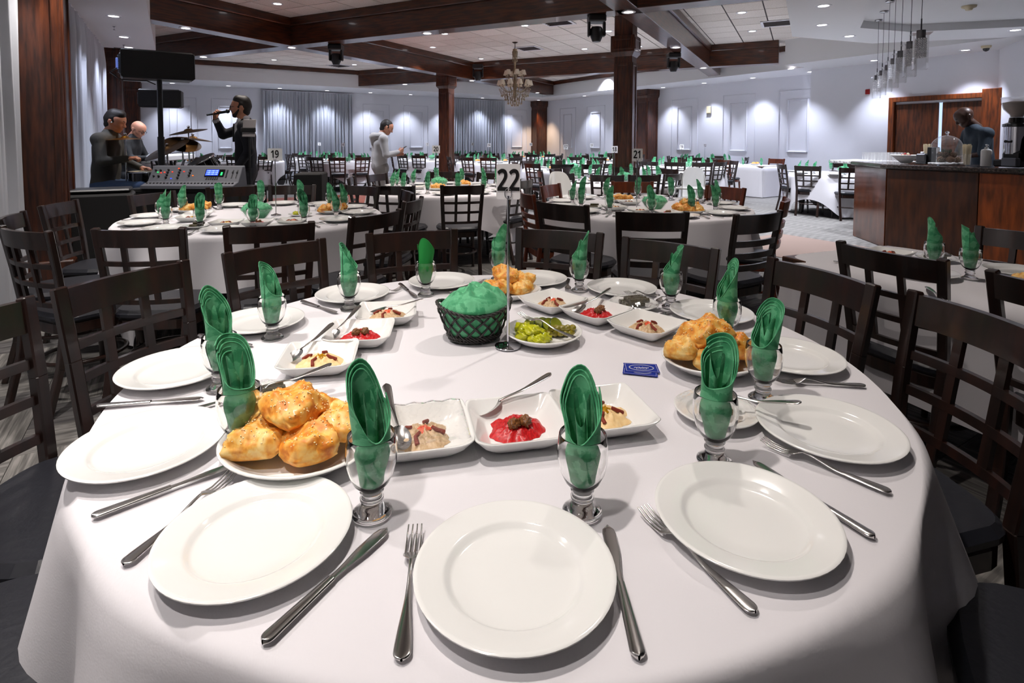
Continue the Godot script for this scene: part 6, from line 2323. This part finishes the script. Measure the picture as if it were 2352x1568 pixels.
	dish_with("hummus", G(0.185, 1.108, T), 13.0, "right in the front row of the foreground table")
	for q in [[-0.045, 1.125, 0.768, 0.060, 1.165, 0.812, "lying behind the red beet dip of the front row"], [-0.205, 1.005, 0.770, -0.250, 1.110, 0.806, "standing out of the front left dip"], [-0.555, 1.395, 0.768, -0.500, 1.520, 0.812, "leaning in the nearest left hand hummus dish"], [-0.505, 1.545, 0.768, -0.470, 1.665, 0.812, "leaning in the left hand beet dip dish"], [-0.430, 1.785, 0.768, -0.305, 1.775, 0.806, "lying across the farthest left hand dip"], [0.222, 1.800, 0.768, 0.320, 1.868, 0.812, "lying behind the right hand beet dip"]]: put_spoon(G(q[0], q[1], q[2]), G(q[3], q[4], q[5]), "steel spoon %s" % q[6])
	var w := Shape.new()
	w.grid(20, 20, func(u, v2):
		var x: float = (u - 0.5) * 0.186
		var z: float = (v2 - 0.5) * 0.186
		var e: float = maxf(absf(x), absf(z)) / 0.093
		return Vector3(x, 0.041 - 0.010 * (1.0 - pow(e, 2.0)) - 0.03 * smoothstep(0.96, 1.0, e) + 0.0018 * sin(u * 31.0 + v2 * 9.0), z), false, true)
	solo("cling_film", w, M.wrap, "clear cling film over the left dip dish of the front row", "film", G(-0.170, 1.030, T + 0.002), deg_to_rad(13.0))
	# pastries
	pastry_plate(G(-0.390, 0.985, T), -18.0, "on the left front of the foreground table", 6, 3, "foreground ", true, 1.12)
	pastry_plate(G(0.515, 1.395, T), 35.0, "on the right of the foreground table", 6, 8, "foreground ", true, 1.12)
	pastry_plate(G(-0.015, 2.03, T), 5.0, "at the back of the foreground table", 5, 5, "foreground ", true, 1.0)
	vine_rolls(G(-0.535, 1.178, T), 35.0, "beside the left front goblet of the foreground table", 6, true)
	vine_rolls(G(0.428, 1.137, T), -20.0, "behind the right front goblet of the foreground table", 6, true)
	vine_rolls(G(0.420, 1.893, T), 15.0, "at the back right of the foreground table", 6, true)
	for q in [[G(-0.50, 1.20, T + 0.036), 120.0, "on the left front vine leaf plate"], [G(0.482, 1.12, T + 0.036), 60.0, "on the right front vine leaf plate"], [G(0.455, 1.92, T + 0.036), 20.0, "on the rear vine leaf plate"]]:
		var o := solo("fork", protos.fork, M.steel, "steel serving fork leaning %s of the foreground table" % q[2], "fork", q[0], deg_to_rad(q[1]), "serving forks")
		o.rotation.x = -0.22
	# pickles and olives
	var pk := G(0.092, 1.585, T)
	var op := solo("pickle_plate", oval_plate(0.112, 0.118), M.porcelain, "white oval plate of pickles, peppers and olives right of the number stand", "plate", pk)
	op.name = op.name
	for k in 7:
		var s := lump(Vector3(0.020, 0.014, 0.030), 61 + k, 0.6, 18, 12)
		solo("pickled_pepper", s, M.pepper, "wrinkled yellow green pickled pepper on the pickle plate of the foreground table", "pickle", pk + Vector3([-0.062, -0.050, -0.030, -0.020, -0.058, -0.008, -0.034][k], [0.022, 0.022, 0.020, 0.020, 0.036, 0.021, 0.038][k], [-0.004, 0.026, 0.044, 0.014, 0.010, 0.052, 0.034][k]), k * 1.7, "pickled peppers on the foreground table")
	for k in 15:
		var s := Shape.new()
		s.ball(Vector3.ZERO, Vector3(0.0105, 0.0095, 0.0135), 14, 9)
		var row := k % 5
		var col := int(k / 5.0)
		solo("green_olive", s, M.olive, "green olive in the heap on the pickle plate of the foreground table", "olive", pk + Vector3(0.024 + row * 0.0155 - (0.006 if col == 1 else 0.0), 0.0175 + (0.013 if col == 2 else 0.0), -0.022 + col * 0.024 - row * 0.001 - (0.03 if col == 2 else 0.0)), k * 0.9, "green olives on the foreground table")
	for k in 5:
		var s := Shape.new()
		s.lathe([Vector2(0, -0.0035), Vector2(0.0195, -0.0035), Vector2(0.0205, 0.0), Vector2(0.0195, 0.0035), Vector2(0, 0.0035)], 24)
		var o := thing("pickle_slice", "round pickled cucumber slice at the rear of the pickle plate of the foreground table", "pickle", pk + Vector3(-0.040 + k * 0.020, 0.028, -0.046 + 0.004 * (k % 2)), 0.0, "pickle slices on the foreground table")
		part("flesh", s, M.pickle, o)
		s = Shape.new()
		var ring := PackedVector3Array()
		for i in 25: ring.append(Vector3(cos(TAU * i / 24) * 0.0200, 0, sin(TAU * i / 24) * 0.0200))
		s.tube(ring, 0.0022, 6, -1.0, false)
		part("skin", s, M.pickle_skin, o)
		o.rotation = Vector3(0.9, 0.4 * k - 0.8, 0.1)
	var sf := solo("fork", protos.fork, M.steel, "steel serving fork resting across the pickle plate", "fork", pk + Vector3(0.012, 0.036, 0.005), 0.95, "serving forks")
	sf.rotation.x = 0.16
	bread_basket(G(-0.108, 1.595, T), 0.25)
	number_stand("22", G(-0.010, 1.528, T), -0.10, "chrome table number stand reading 22 beside the bread basket", 0.066, 0.098, true)
	# blue cards
	for k in 2:
		var o := thing("blue_card", "%s of two overlapping blue cards with a white oval emblem" % ["lower, half covered", "upper, fully visible"][k], "card", G(0.322 + 0.006 * k, 1.364 + 0.014 * k, T + 0.0002 + 0.0013 * k), -0.25 + 0.16 * k)
		var s := Shape.new()
		s.box(Vector3(0, 0.0005, 0), Vector3(0.084, 0.0010, 0.054))
		part("card", s, M.card_blue, o)
		s = Shape.new()
		for e in [[0.030, 0.0165, 0.0012], [0.0385, 0.0235, 0.0004]]:
			var ring := PackedVector3Array()
			for i in 41:
				var a := TAU * i / 40
				ring.append(Vector3(cos(a) * e[0], 0.0012, sin(a) * e[1]) if e[0] < 0.035 else Vector3(clampf(cos(a) * 0.06, -0.0385, 0.0385), 0.0012, clampf(sin(a) * 0.04, -0.0235, 0.0235)))
			s.tube(ring, e[2], 4, -1.0, false, 0.3)
		part("emblem_ring", s, M.white, o)
		s = Shape.new()
		for i in 9: s.box(Vector3(-0.017 + i * 0.0042, 0.0012, 0.001 * sin(i * 2.0)), Vector3(0.0022, 0.0004, 0.004 + 0.003 * (i % 2)), 0.0, Basis(Vector3.UP, 0.3))
		for i in 6: s.box(Vector3(-0.012 + i * 0.0045, 0.0012, 0.0072), Vector3(0.003, 0.0004, 0.0012))
		part("emblem_script", s, M.white, o)
	# chairs round it (middle of each top rail, seen from the room)
	var g := "black lattice back chairs at the foreground table"
	for q in [[-1.24, 1.76, 110.0, "at the left of the foreground table, its back to the camera side"], [-0.96, 2.24, 129.0, "at the back left of the foreground table, behind the hummus"], [-0.47, 2.60, 160.0, "at the back of the foreground table, left of the number stand"], [0.23, 2.64, 200.0, "at the back of the foreground table, right of the number stand"], [0.67, 2.33, 220.0, "at the back right of the foreground table, behind the tall napkin"], [1.03, 1.83, 252.0, "at the right of the foreground table, before the open floor"], [1.18, 1.37, 266.0, "at the right edge in front, large and in shadow"], [1.16, 0.66, 302.0, "at the lower right corner, only its seat in view"], [-1.33, 1.28, 92.0, "at the left edge, one post and its seat in view"], [-1.14, 0.68, 58.0, "at the lower left corner, only its seat in view"]]:
		put_chair("chair", G(q[0], q[1]), q[2], "black lattice chair %s" % q[3], g)

# ---------------------------------------------------------------- the other tables
func banquet(c: Vector3, no: String, where: String, phase: float, count: int, fine: bool, R := 0.915, cloth_turn := 0.3) -> void:
	var which := where
	round_table(c, R, 1.25, cloth_turn, 40 + int(absf(c.x) * 7.0 + absf(c.z) * 3.0), fine, where)
	for k in count: place(c, phase + 360.0 * k / count, which, k + int(phase), fine, fine and -c.z < 5.6)

func ring_chairs(c: Vector3, which: String, angles: Array, kind := "far") -> void:
	for a in angles:
		var jit: float = rng.randf_range(-7.0, 7.0)
		var r: float = 1.02 + rng.randf_range(-0.05, 0.12)
		var rad: float = deg_to_rad(a)
		var f := deg_to_rad(a + 180.0 + jit)
		var top := c + Vector3(sin(rad) * r, 0, -cos(rad) * r)
		var at := Vector3(top.x + sin(f) * 0.27, 0.006, top.z - cos(f) * 0.27)
		var word: String = "reddish ladder chair" if kind == "far_ladder" else "black lattice chair"
		solo("dining_chair", protos[kind], null, "%s, %s o'clock side of %s" % [word, CLOCK[hour(a)], which], "chair", at, heading(a + 180.0 + jit), "chairs round the far tables")

func far_extras(c: Vector3, which: String, sd: int) -> void:
	glass_basket(c + Vector3(0.12, 0.751, 0.05), which, false)
	pastry_plate(c + Vector3(-0.32, 0.751, 0.12), 20.0, "left on %s" % which, 3, sd, which + " ", false)
	pastry_plate(c + Vector3(0.40, 0.751, -0.02), -30.0, "right on %s" % which, 3, sd + 2, which + " ", false)

func other_tables() -> void:
	# the mixing desk table
	var c := G(-1.93, 4.2)
	banquet(c, "19", "the table by the mixing desk", -22.0, 12, true)
	number_stand("19", G(-1.80, 4.22, 0.751), 0.05, "chrome table number stand reading 19 at the left", 0.109, 0.094, true)
	glass_basket(G(-1.83, 3.97, 0.751), "the mixing desk table", true)
	pastry_plate(G(-1.42, 4.36, 0.751), 10.0, "on the right of the mixing desk table", 4, 2, "desk table ")
	pastry_plate(G(-2.50, 4.36, 0.751), 10.0, "on the left of the mixing desk table", 4, 6, "desk table ")
	for q in [["baba_ghanoush", -2.33, 4.12, 15.0, "rear of the left row of the mixing desk table"], ["hummus", -2.27, 3.92, 15.0, "front of the left row of the mixing desk table"], ["hummus", -1.90, 3.68, 5.0, "left of the front row of the mixing desk table"], ["beet_dip", -1.70, 3.70, 5.0, "middle of the front row of the mixing desk table"], ["baba_ghanoush", -1.50, 3.78, 12.0, "right of the front row of the mixing desk table"], ["hummus", -1.55, 4.62, 20.0, "at the rear of the mixing desk table"]]:
		dish_with(q[0], G(q[1], q[2], 0.751), q[3], q[4])
	vine_rolls(G(-2.05, 3.60, 0.751), 0.0, "at the front of the mixing desk table", 4, false)
	vine_rolls(G(-2.22, 4.68, 0.751), 0.0, "at the rear of the mixing desk table", 4, false)
	var pk := G(-1.60, 4.18, 0.751)
	solo("pickle_plate", protos.small_plate, M.porcelain, "small white plate of pickles right of the bowl on the mixing desk table", "plate", pk)
	for k in 6: solo("pickled_pepper", lump(Vector3(0.018, 0.013, 0.026), 81 + k, 0.6, 12, 8), M.pepper, "yellow green pickled pepper on the small plate of the mixing desk table", "pickle", pk + Vector3(cos(k * 1.05) * 0.034, 0.022, sin(k * 1.05) * 0.034), k * 1.3, "pickled peppers on the mixing desk table")
	var g := "black lattice back chairs at the mixing desk table"
	for q in [[-1.79, 2.64, -5.0, "at the front of the mixing desk table, left of two"], [-1.22, 2.79, -24.0, "at the front of the mixing desk table, right of two"], [-0.78, 3.24, -61.0, "at the right front of the mixing desk table, its back turned right"], [-2.33, 2.62, 24.0, "at the left front of the mixing desk table, nearest the left wall"], [-2.82, 3.10, 62.0, "at the left of the mixing desk table, behind the nearest one"], [-3.06, 3.72, 78.0, "at the left of the mixing desk table, before the wide pilaster"], [-2.88, 4.42, 104.0, "at the left rear of the mixing desk table in the dark"], [-2.55, 5.05, 144.0, "at the rear of its table, before the mixing desk"], [-2.08, 5.26, 172.0, "at the rear of the mixing desk table by the number stand"], [-1.40, 5.20, 206.0, "at the right rear of the mixing desk table beside the black box"], [-0.86, 4.62, -112.0, "at the right of the mixing desk table, edge on, rear one"], [-0.70, 4.02, -82.0, "at the right of the mixing desk table, edge on, front one"]]:
		put_chair("chair", G(q[0], q[1]), q[2], "black lattice chair %s" % q[3], g)
	# the left column table
	c = G(-0.78, 6.6)
	banquet(c, "20", "the table before the left column", 12.0, 12, true)
	number_stand("20", G(-0.95, 6.95, 0.751), 0.0, "chrome table number stand reading 20 before the column", 0.097, 0.097, true)
	glass_basket(G(-0.88, 6.72, 0.751), "the left column table", true)
	pastry_plate(G(-0.86, 6.42, 0.751), 0.0, "at the front of the left column table", 3, 4, "column table ")
	pastry_plate(G(-0.62, 6.98, 0.751), 0.0, "at the rear of the left column table", 3, 1, "column table ")
	for q in [["hummus", -1.12, 6.55, 10.0, "left on the left column table"], ["beet_dip", -0.45, 6.55, 40.0, "right on the left column table"], ["baba_ghanoush", -0.38, 6.75, 40.0, "right rear on the left column table"]]: dish_with(q[0], G(q[1], q[2], 0.751), q[3], q[4], false)
	g = "black lattice back chairs at the left column table"
	for q in [[-1.12, 5.22, 10.0, "at the front of the left column table, left one"], [-0.47, 5.30, -14.0, "at the front of the left column table, right one"], [0.12, 5.98, -55.0, "at the right front of the left column table beside sign 22"], [-1.72, 7.02, 112.0, "at the left rear of the left column table by the hooded man"], [-0.93, 7.62, 176.0, "at the rear of the left column table below its number"], [-0.28, 7.38, 212.0, "at the right rear of the left column table"], [-1.86, 6.35, 82.0, "at the left of the left column table"]]:
		put_chair("chair", G(q[0], q[1]), q[2], "black lattice chair %s" % q[3], g)
	# the ladder chair table
	c = G(1.17, 4.92)
	banquet(c, "21", "the ladder back chair table", 8.0, 12, true)
	number_stand("21", G(1.05, 4.66, 0.751), 0.12, "chrome table number stand reading 21 right of the middle", 0.092, 0.107, true)
	glass_basket(G(1.18, 4.58, 0.751), "the ladder chair table", true)
	pastry_plate(G(1.40, 4.38, 0.751), 20.0, "on the right of the ladder chair table", 6, 7, "the ladder chair table ", true, 1.1)
	pastry_plate(G(1.03, 5.22, 0.751), 0.0, "at the rear of the ladder chair table", 3, 9, "ladder table ")
	for q in [["hummus", 0.86, 4.62, 20.0, "left of the front row of the ladder chair table"], ["baba_ghanoush", 1.02, 4.40, 15.0, "middle of the front row of the ladder chair table"], ["beet_dip", 1.20, 4.28, 10.0, "right of the front row of the ladder chair table"], ["hummus", 1.06, 5.02, 10.0, "at the rear of the ladder chair table"]]: dish_with(q[0], G(q[1], q[2], 0.751), q[3], q[4])
	vine_rolls(G(0.70, 4.72, 0.751), 0.0, "at the left of the ladder chair table", 4, false)
	g = "ladder back chairs at the ladder chair table"
	for q in [["ladder", 0.33, 3.78, 42.0, "at the left front of the ladder chair table"], ["ladder", 0.85, 3.34, 6.0, "at the front of the ladder chair table, centred"], ["ladder", 1.49, 3.30, -30.0, "at the right front of the ladder chair table, its seat showing"], ["ladder_red", 0.10, 4.55, 75.0, "at the left of the ladder chair table, side on"], ["ladder_red", 0.36, 5.38, 118.0, "at the left rear of the ladder chair table"], ["ladder_red", 1.27, 5.86, 186.0, "at the rear of the ladder chair table"], ["ladder_red", 2.02, 5.22, 238.0, "at the right rear of the ladder chair table"], ["ladder_red", 2.02, 4.08, -62.0, "at the right of the ladder chair table in orange light"]]:
		put_chair(q[0], G(q[1], q[2]), q[3], "%s ladder chair %s" % ["reddish brown" if q[0] == "ladder_red" else "dark brown", q[4]], g)
	# the oblong table at the right edge
	right_table()
	# far tables: centre, number, words, phase, chairs (azimuths), sign height
	var far := [
		[G(1.50, 8.05), "18", "the table before the big column", 3.0, [196, 232, 170, 142, 60, 20, 300, 265, 330]],
		[G(1.10, 11.2), "17", "the table right of the chandelier", 10.0, [190, 225, 160, 130, 90, 40, 350, 310, 262]],
		[G(3.75, 12.25), "16", "the table before the right pilaster", 5.0, [175, 205, 235, 145, 95, 50, 10, 320, 270]],
		[G(-4.50, 14.9), "4", "the table before the far curtains", 8.0, [172, 205, 138, 232, 95, 55, 5, 320, 275]],
		[G(-0.60, 15.0), "14", "the table beyond the left column", 2.0, [180, 212, 140, 100, 50, 0, 300, 255]],
		[G(-2.55, 16.9), "7", "the table behind the hooded man", 6.0, [188, 220, 150, 250, 95, 40, 340, 300]],
		[G(2.25, 15.6), "13", "the table behind the big column", 12.0, [180, 215, 145, 100, 50, 350, 300, 255]],
		[G(5.35, 15.4), "12", "the table by the right wall panels", 4.0, [185, 215, 240, 120, 40, 350, 300]],
		[G(-7.15, 15.1), "3", "the table behind the singer", 9.0, [175, 130, 205, 240, 60, 0, 300]],
		[G(-6.0, 17.4), "5", "the table at the curtain foot", 7.0, [150, 185, 220, 60, 0, 300]],
		[G(-8.6, 14.2), "2", "the table behind the drums", 3.0, [165, 120, 205, 240, 60, 330]],
		[G(-1.35, 19.3), "9", "the far table below the wide curtain", 5.0, [180, 215, 145, 90, 270, 0]],
		[G(0.65, 18.6), "10", "the far table near the corner pilaster", 9.0, [180, 215, 145, 90, 270, 0]],
		[G(3.5, 18.5), "11", "the far table at the right wall", 9.0, [180, 215, 145, 270, 0]],
	]
	for e in far:
		var cc: Vector3 = e[0]
		banquet(cc, e[1], e[2], e[3], 12 if -cc.z < 13.0 else 10, false, 0.9, e[3] * 0.37)
		ring_chairs(cc, e[2], e[4])
		far_extras(cc, e[2], int(e[3]))
		number_stand(e[1], cc + Vector3(-0.02, 0.751, 0.02), 0.0, "table number stand reading %s on %s" % [e[1], e[2]], 0.09, 0.1, false, 0.50)
	banquet(G(5.95, 10.15), "the table left of the bar", "the small table left of the bar", 20.0, 8, false, 0.80, 0.5)
	glass_basket(G(6.0, 10.05, 0.751), "the table left of the bar", false)
	for q in [[5.17, 9.72, 40.0, "left front"], [5.62, 9.13, 14.0, "front, by the bar end"], [5.05, 10.45, 96.0, "left"], [6.55, 10.95, 215.0, "rear"]]:
		var f := deg_to_rad(q[2])
		solo("dining_chair", protos.far, null, "black lattice chair at the small table left of the bar, %s" % q[3], "chair", Vector3(q[0] + sin(f) * 0.27, 0.006, -(q[1] - 0.0) - cos(f) * 0.27), heading(q[2]), "chairs at the table left of the bar")
	long_table()
	high_chair(G(0.62, 6.35, 0.006), 150.0, "white plastic high chair between tables 20 and 21")
	high_chair(G(2.45, 7.5, 0.006), 200.0, "white plastic high chair right of table 18")

func box_cloth(len: float, wid: float, drop: float, sd: int) -> Shape:
	var s := Shape.new()
	var f := func(u: float, w: float) -> Vector3:
		var a := u * TAU
		var e := 0.22
		var px := signf(cos(a)) * pow(absf(cos(a)), e) * len / 2
		var pz := signf(sin(a)) * pow(absf(sin(a)), e) * wid / 2
		if w < 0.3: return Vector3(px * w / 0.3, 0, pz * w / 0.3)
		var q := (w - 0.3) / 0.7
		var amp: float = 0.022 * q * sin(a * 12.0 + sd) + 0.012 * q * sin(a * 19.0)
		var corner := pow(absf(sin(2.0 * a)), 6.0)
		var k := 1.0 + (0.012 + amp + 0.05 * corner * q) / maxf(Vector2(px, pz).length(), 0.2)
		return Vector3(px * k, -drop * q * (1.0 + 0.12 * corner if drop < 0.6 else 1.0), pz * k)
	s.grid(140, 14, f, true, true)
	return s

func right_table() -> void:
	var at := G(2.02, 2.25)
	var turn := heading(-22.0)
	var o := thing("oblong_table", "oblong banquet table under a white cloth at the right edge of the view", "table", at, turn)
	var s := Shape.new()
	s.box(Vector3(0, 0.73, 0), Vector3(0.80, 0.03, 1.50), 0.005)
	part("tabletop", s, M.bar_wood, o)
	for k in 4:
		s = Shape.new()
		s.rod(Vector3((k % 2 - 0.5) * 0.6, 0.006, (int(k / 2.0) - 0.5) * 1.2), Vector3((k % 2 - 0.5) * 0.6, 0.716, (int(k / 2.0) - 0.5) * 1.2), 0.018)
		part("leg", s, M.black, o)
	var cl := box_cloth(1.54, 0.84, 0.46, 3)
	solo("tablecloth", cl, M.cloth, "white cloth with hanging corners over the oblong table at the right edge", "tablecloth", at + Vector3.UP * 0.75, turn + PI / 2)
	var g := "things on the oblong right table"
	for q in [[1.76, 2.36, "between the two chair backs"], [2.20, 2.38, "right of the goblets"], [1.98, 1.75, "nearest the camera"]]:
		solo("dinner_plate", protos.plate, M.porcelain, "white round dinner plate on the oblong right table, %s" % q[2], "plate", G(q[0], q[1], 0.753), 0.0, g)
	dish_with("baba_ghanoush", G(1.86, 2.72, 0.753), 30.0, "at the far end of the oblong right table")
	vine_rolls(G(2.05, 2.66, 0.753), 12.0, "on the oblong right table", 6, true)
	for q in [[1.915, 2.30, 2, "in front, with its rim showing"], [1.885, 2.46, 4, "just behind the other"]]:
		copy(protos.glass, "goblet", "stemmed glass goblet on the oblong right table, %s" % q[3], "glass", G(q[0], q[1], 0.753), 0.0, g)
		solo("napkin", protos.napkins[q[2]], M.napkin, "green napkin in the goblet on the oblong right table, %s" % q[3], "napkin", G(q[0], q[1], 0.753), 1.4, g)
	pastry_plate(G(1.98, 2.04, 0.753), 30.0, "on the oblong right table", 4, 4, "right table ")
	glass_basket(G(2.26, 2.10, 0.753), "the oblong right table", true)
	lay("knife", protos.knife, Vector2(1.62, 2.14), Vector2(1.56, 1.96), "steel knife on the oblong right table by the left plate", 0.754)
	lay("fork", protos.fork, Vector2(1.68, 2.55), Vector2(1.53, 2.62), "steel fork on the oblong right table by the left plate", 0.754)
	var cg := "black lattice back chairs at the oblong right table"
	for q in [[1.47, 2.17, 67.0, "at the left side of the oblong right table, farther one"], [1.66, 1.64, 67.0, "at the left side of the oblong right table, nearer one"], [2.46, 2.62, 247.0, "on the far side of the oblong right table, before the bar"]]:
		put_chair("chair", G(q[0], q[1]), q[2], "black lattice chair %s" % q[3], cg)
	s = Shape.new()
	s.box(Vector3(0, 0.004, 0), Vector3(1.5, 0.008, 2.2), 0.003)
	solo("floor_mat", s, M.rug, "plain beige floor mat beside the glossy bar end", "mat", G(3.75, 6.55, 0.006), RA)

func long_table() -> void:
	var at := G(5.72, 13.75)
	var turn := heading(148.7)
	var o := thing("long_table", "long serving table with floor length white cloth before the right wall", "table", at, turn)
	var s := Shape.new()
	s.box(Vector3(0, 0.73, 0), Vector3(0.76, 0.03, 1.55), 0.005)
	part("tabletop", s, M.bar_wood, o)
	s = Shape.new()
	s.box(Vector3(0, 0.36, 0), Vector3(0.5, 0.70, 1.2))
	part("trestle", s, M.black, o)
	solo("tablecloth", box_cloth(1.6, 0.80, 0.73, 5), M.cloth, "floor length white cloth over the long table before the right wall", "tablecloth", at + Vector3.UP * 0.75, turn + PI / 2)
	for k in 3: solo("napkin", protos.napkins_far[k], M.napkin, "green napkin standing on the long table before the right wall", "napkin", at + A(0.0, -0.5 + k * 0.5, 0.705) - A(0, 0), k, "napkins on the long table")
	for k in 3: solo("goblet", (protos.glass_far as Node3D).get_child(0).mesh, M.glass, "glass goblet holding a napkin on the long table before the right wall", "glass", at + A(0.0, -0.5 + k * 0.5, 0.753) - A(0, 0), 0.0, "goblets on the long table")
	pastry_plate(at + A(0.1, -0.25, 0.753) - A(0, 0), 0.0, "on the long table before the right wall", 3, 3, "long table ", false)
	for q in [[5.05, 13.0, 58.0, "left end"], [6.35, 13.6, -120.0, "right side"]]:
		var f := deg_to_rad(q[2])
		solo("dining_chair", protos.far_ladder, null, "reddish ladder back chair at the long table before the right wall, %s" % q[3], "chair", Vector3(q[0] + sin(f) * 0.05, 0.006, -q[1] - cos(f) * 0.05), heading(q[2]), "chairs at the long table")

func _ready() -> void:
	rng.seed = 7
	# camera: a level wide lens shifted far down
	var cam := Camera3D.new()
	cam.name = "camera"
	cam.near = 0.05
	cam.far = 200.0
	add_child(cam)
	cam.transform = Transform3D(Basis(Vector3.RIGHT, -0.0475) * Basis(Vector3.BACK, 0.0029), Vector3(0, CAM_H, 0))
	cam.set_frustum(0.05 * 1568.0 / 1277.0, Vector2(0, -0.05 * 400.5 / 1277.0), 0.05, 200.0)
	cam.current = true
	var we := WorldEnvironment.new()
	we.name = "world"
	var env := Environment.new()
	env.background_mode = Environment.BG_COLOR
	env.background_color = Color(0.02, 0.02, 0.022)
	env.tonemap_mode = Environment.TONE_MAPPER_LINEAR
	env.tonemap_exposure = 1.0
	env.sdfgi_enabled = true
	env.ssao_enabled = true
	env.ssil_enabled = true
	we.environment = env
	add_child(we)
	materials()
	M.wood_panel_gloss = tri_mat(M.bar_wood.albedo_texture, Vector3(2.4, 0.3, 2.4), 0.16, 0.6, Color(1.25, 1.15, 1.05))
	lights()
	room()
	make_protos()
	table_22()
	other_tables()
	people()
	band()
	bar()
	fixtures()
	for k in protos:
		if protos[k] is Node3D: (protos[k] as Node3D).queue_free()
		elif protos[k] is Array:
			for q in protos[k]:
				if q is Node3D: q.queue_free()

func lights() -> void:
	# wall washers under the soffits
	var cool := Color(0.88, 0.91, 1.0)
	for k in 9: downlight(A(1.49 * k, 19.42, 2.998), 4.6, 44.0, "recessed downlight washing the far wall, %s from its left end" % ORDER[k], "far wall downlights", cool)
	downlight(A(12.95, 19.2, 2.998), 7.0, 38.0, "recessed downlight lighting the corner pilaster", "far wall downlights", Color(1.0, 0.85, 0.7))
	var rw := [16.4, 14.7, 12.5, 10.92, 9.34, 7.78]
	for k in 6: downlight(A(13.12, rw[k], 2.998), 4.6, 44.0, "recessed downlight washing the right wall, %s from the far corner" % ORDER[k], "right wall downlights", cool)
	for e in [[6.0, "near the fire alarm"], [4.45, "over the doorway"]]: downlight(A(12.38, e[0], 2.998), 4.8, 44.0, "recessed downlight washing the wall %s" % e[1], "bar wall downlights", cool)
	var lf := [12.34, 11.14, 9.34, 7.54, 5.74, 3.94, 2.14, 0.34]
	for k in 8: downlight(A(-0.66, lf[k], 2.998), [3.0, 3.0, 3.0, 3.0, 3.2, 3.6, 4.2, 2.2][k], 46.0, "recessed downlight in the left soffit, %s counted from the far end" % ORDER[k], "left soffit downlights", Color(1.0, 0.97, 0.95) if k > 3 else cool)
	# tile ceiling
	var tl := [Vector2(-3.84, 9.2), Vector2(-1.41, 11.71), Vector2(-1.9, 13.4), Vector2(-0.85, 15.25), Vector2(-6.62, 15.57), Vector2(-6.26, 17.32), Vector2(-4.65, 16.5), Vector2(0.24, 10.86), Vector2(1.95, 11.39), Vector2(1.75, 13.58), Vector2(2.98, 13.2), Vector2(3.96, 9.72), Vector2(4.84, 11.34), Vector2(2.17, 17.9), Vector2(2.96, 18.3)]
	var words := ["at the upper left", "nearer of two above the column", "left of the chandelier rod", "beside the chandelier", "far left, nearest the curtains", "far left, last before the wall", "far left, over table 4", "in the middle, nearest the camera", "left of the big column top", "behind and left of the big column", "behind and right of the big column", "right of the big column, nearer", "right of the big column, farther", "far beyond the big column, left one", "far beyond the big column, right one"]
	for k in tl.size(): downlight(G(tl[k].x, tl[k].y, 3.546), 10.0, 54.0, "recessed downlight in the tile ceiling %s" % words[k], "tile ceiling downlights")
	var nearby := [Vector2(0.9, 2.7), Vector2(-0.9, 2.9), Vector2(-2.0, 5.2), Vector2(0.3, 5.6), Vector2(1.6, 5.4), Vector2(-0.35, 7.2), Vector2(-3.2, 7.0), Vector2(2.6, 7.2), Vector2(-0.62, 0.86)]
	for k in nearby.size(): downlight(G(nearby[k].x, nearby[k].y, 3.546), [3.2, 4.0, 4.2, 4.2, 4.5, 5.5, 5.5, 5.0, 4.4][k], 48.0, "recessed downlight in the tile ceiling over the near tables, %s of nine" % ORDER[k], "near ceiling downlights", Color(1.0, 0.96, 0.93))
	# under the beams
	var bl := [U(7.4, 5.4), U(7.4, 8.5), U(10.57, 8.5), U(13.8, 10.92), U(13.8, 8.5), U(5.38, 8.5), U(7.4, 11.12), U(7.4, 2.1), U(10.57, 2.1), U(13.8, 2.1), U(15.94, 2.1), U(18.3, 8.5)]
	var bw := ["near beam, middle", "near beam, at the left crossing", "receding left beam, before its column", "far beam, left part", "far beam, at its left crossing", "receding left beam, nearest", "near beam, left part", "near beam, at the right crossing", "receding right beam, middle", "far beam, at its right crossing", "receding right beam, far end", "receding left beam, far end"]
	for k in bl.size(): downlight(bl[k] + Vector3.UP * 3.048, 4.5, 50.0, "recessed downlight under the %s" % bw[k], "beam downlights")
	# bar canopy
	for e in [[G(3.84, 6.95, 2.998), "nearest the camera"], [G(4.45, 8.08, 2.998), "second from the camera"], [G(5.35, 8.92, 2.998), "at its far tip"], [G(7.52, 8.4, 2.998), "right of the pendants"], [G(6.4, 6.6, 3.108), "inside the raised tray"]]:
		downlight(e[0], 7.0, 50.0, "recessed downlight in the white bar canopy, %s" % e[1], "bar canopy downlights")
	downlight(A(12.2, 7.7, 2.998), 6.0, 45.0, "recessed downlight in the right soffit near the pendants", "right soffit downlights", cool)
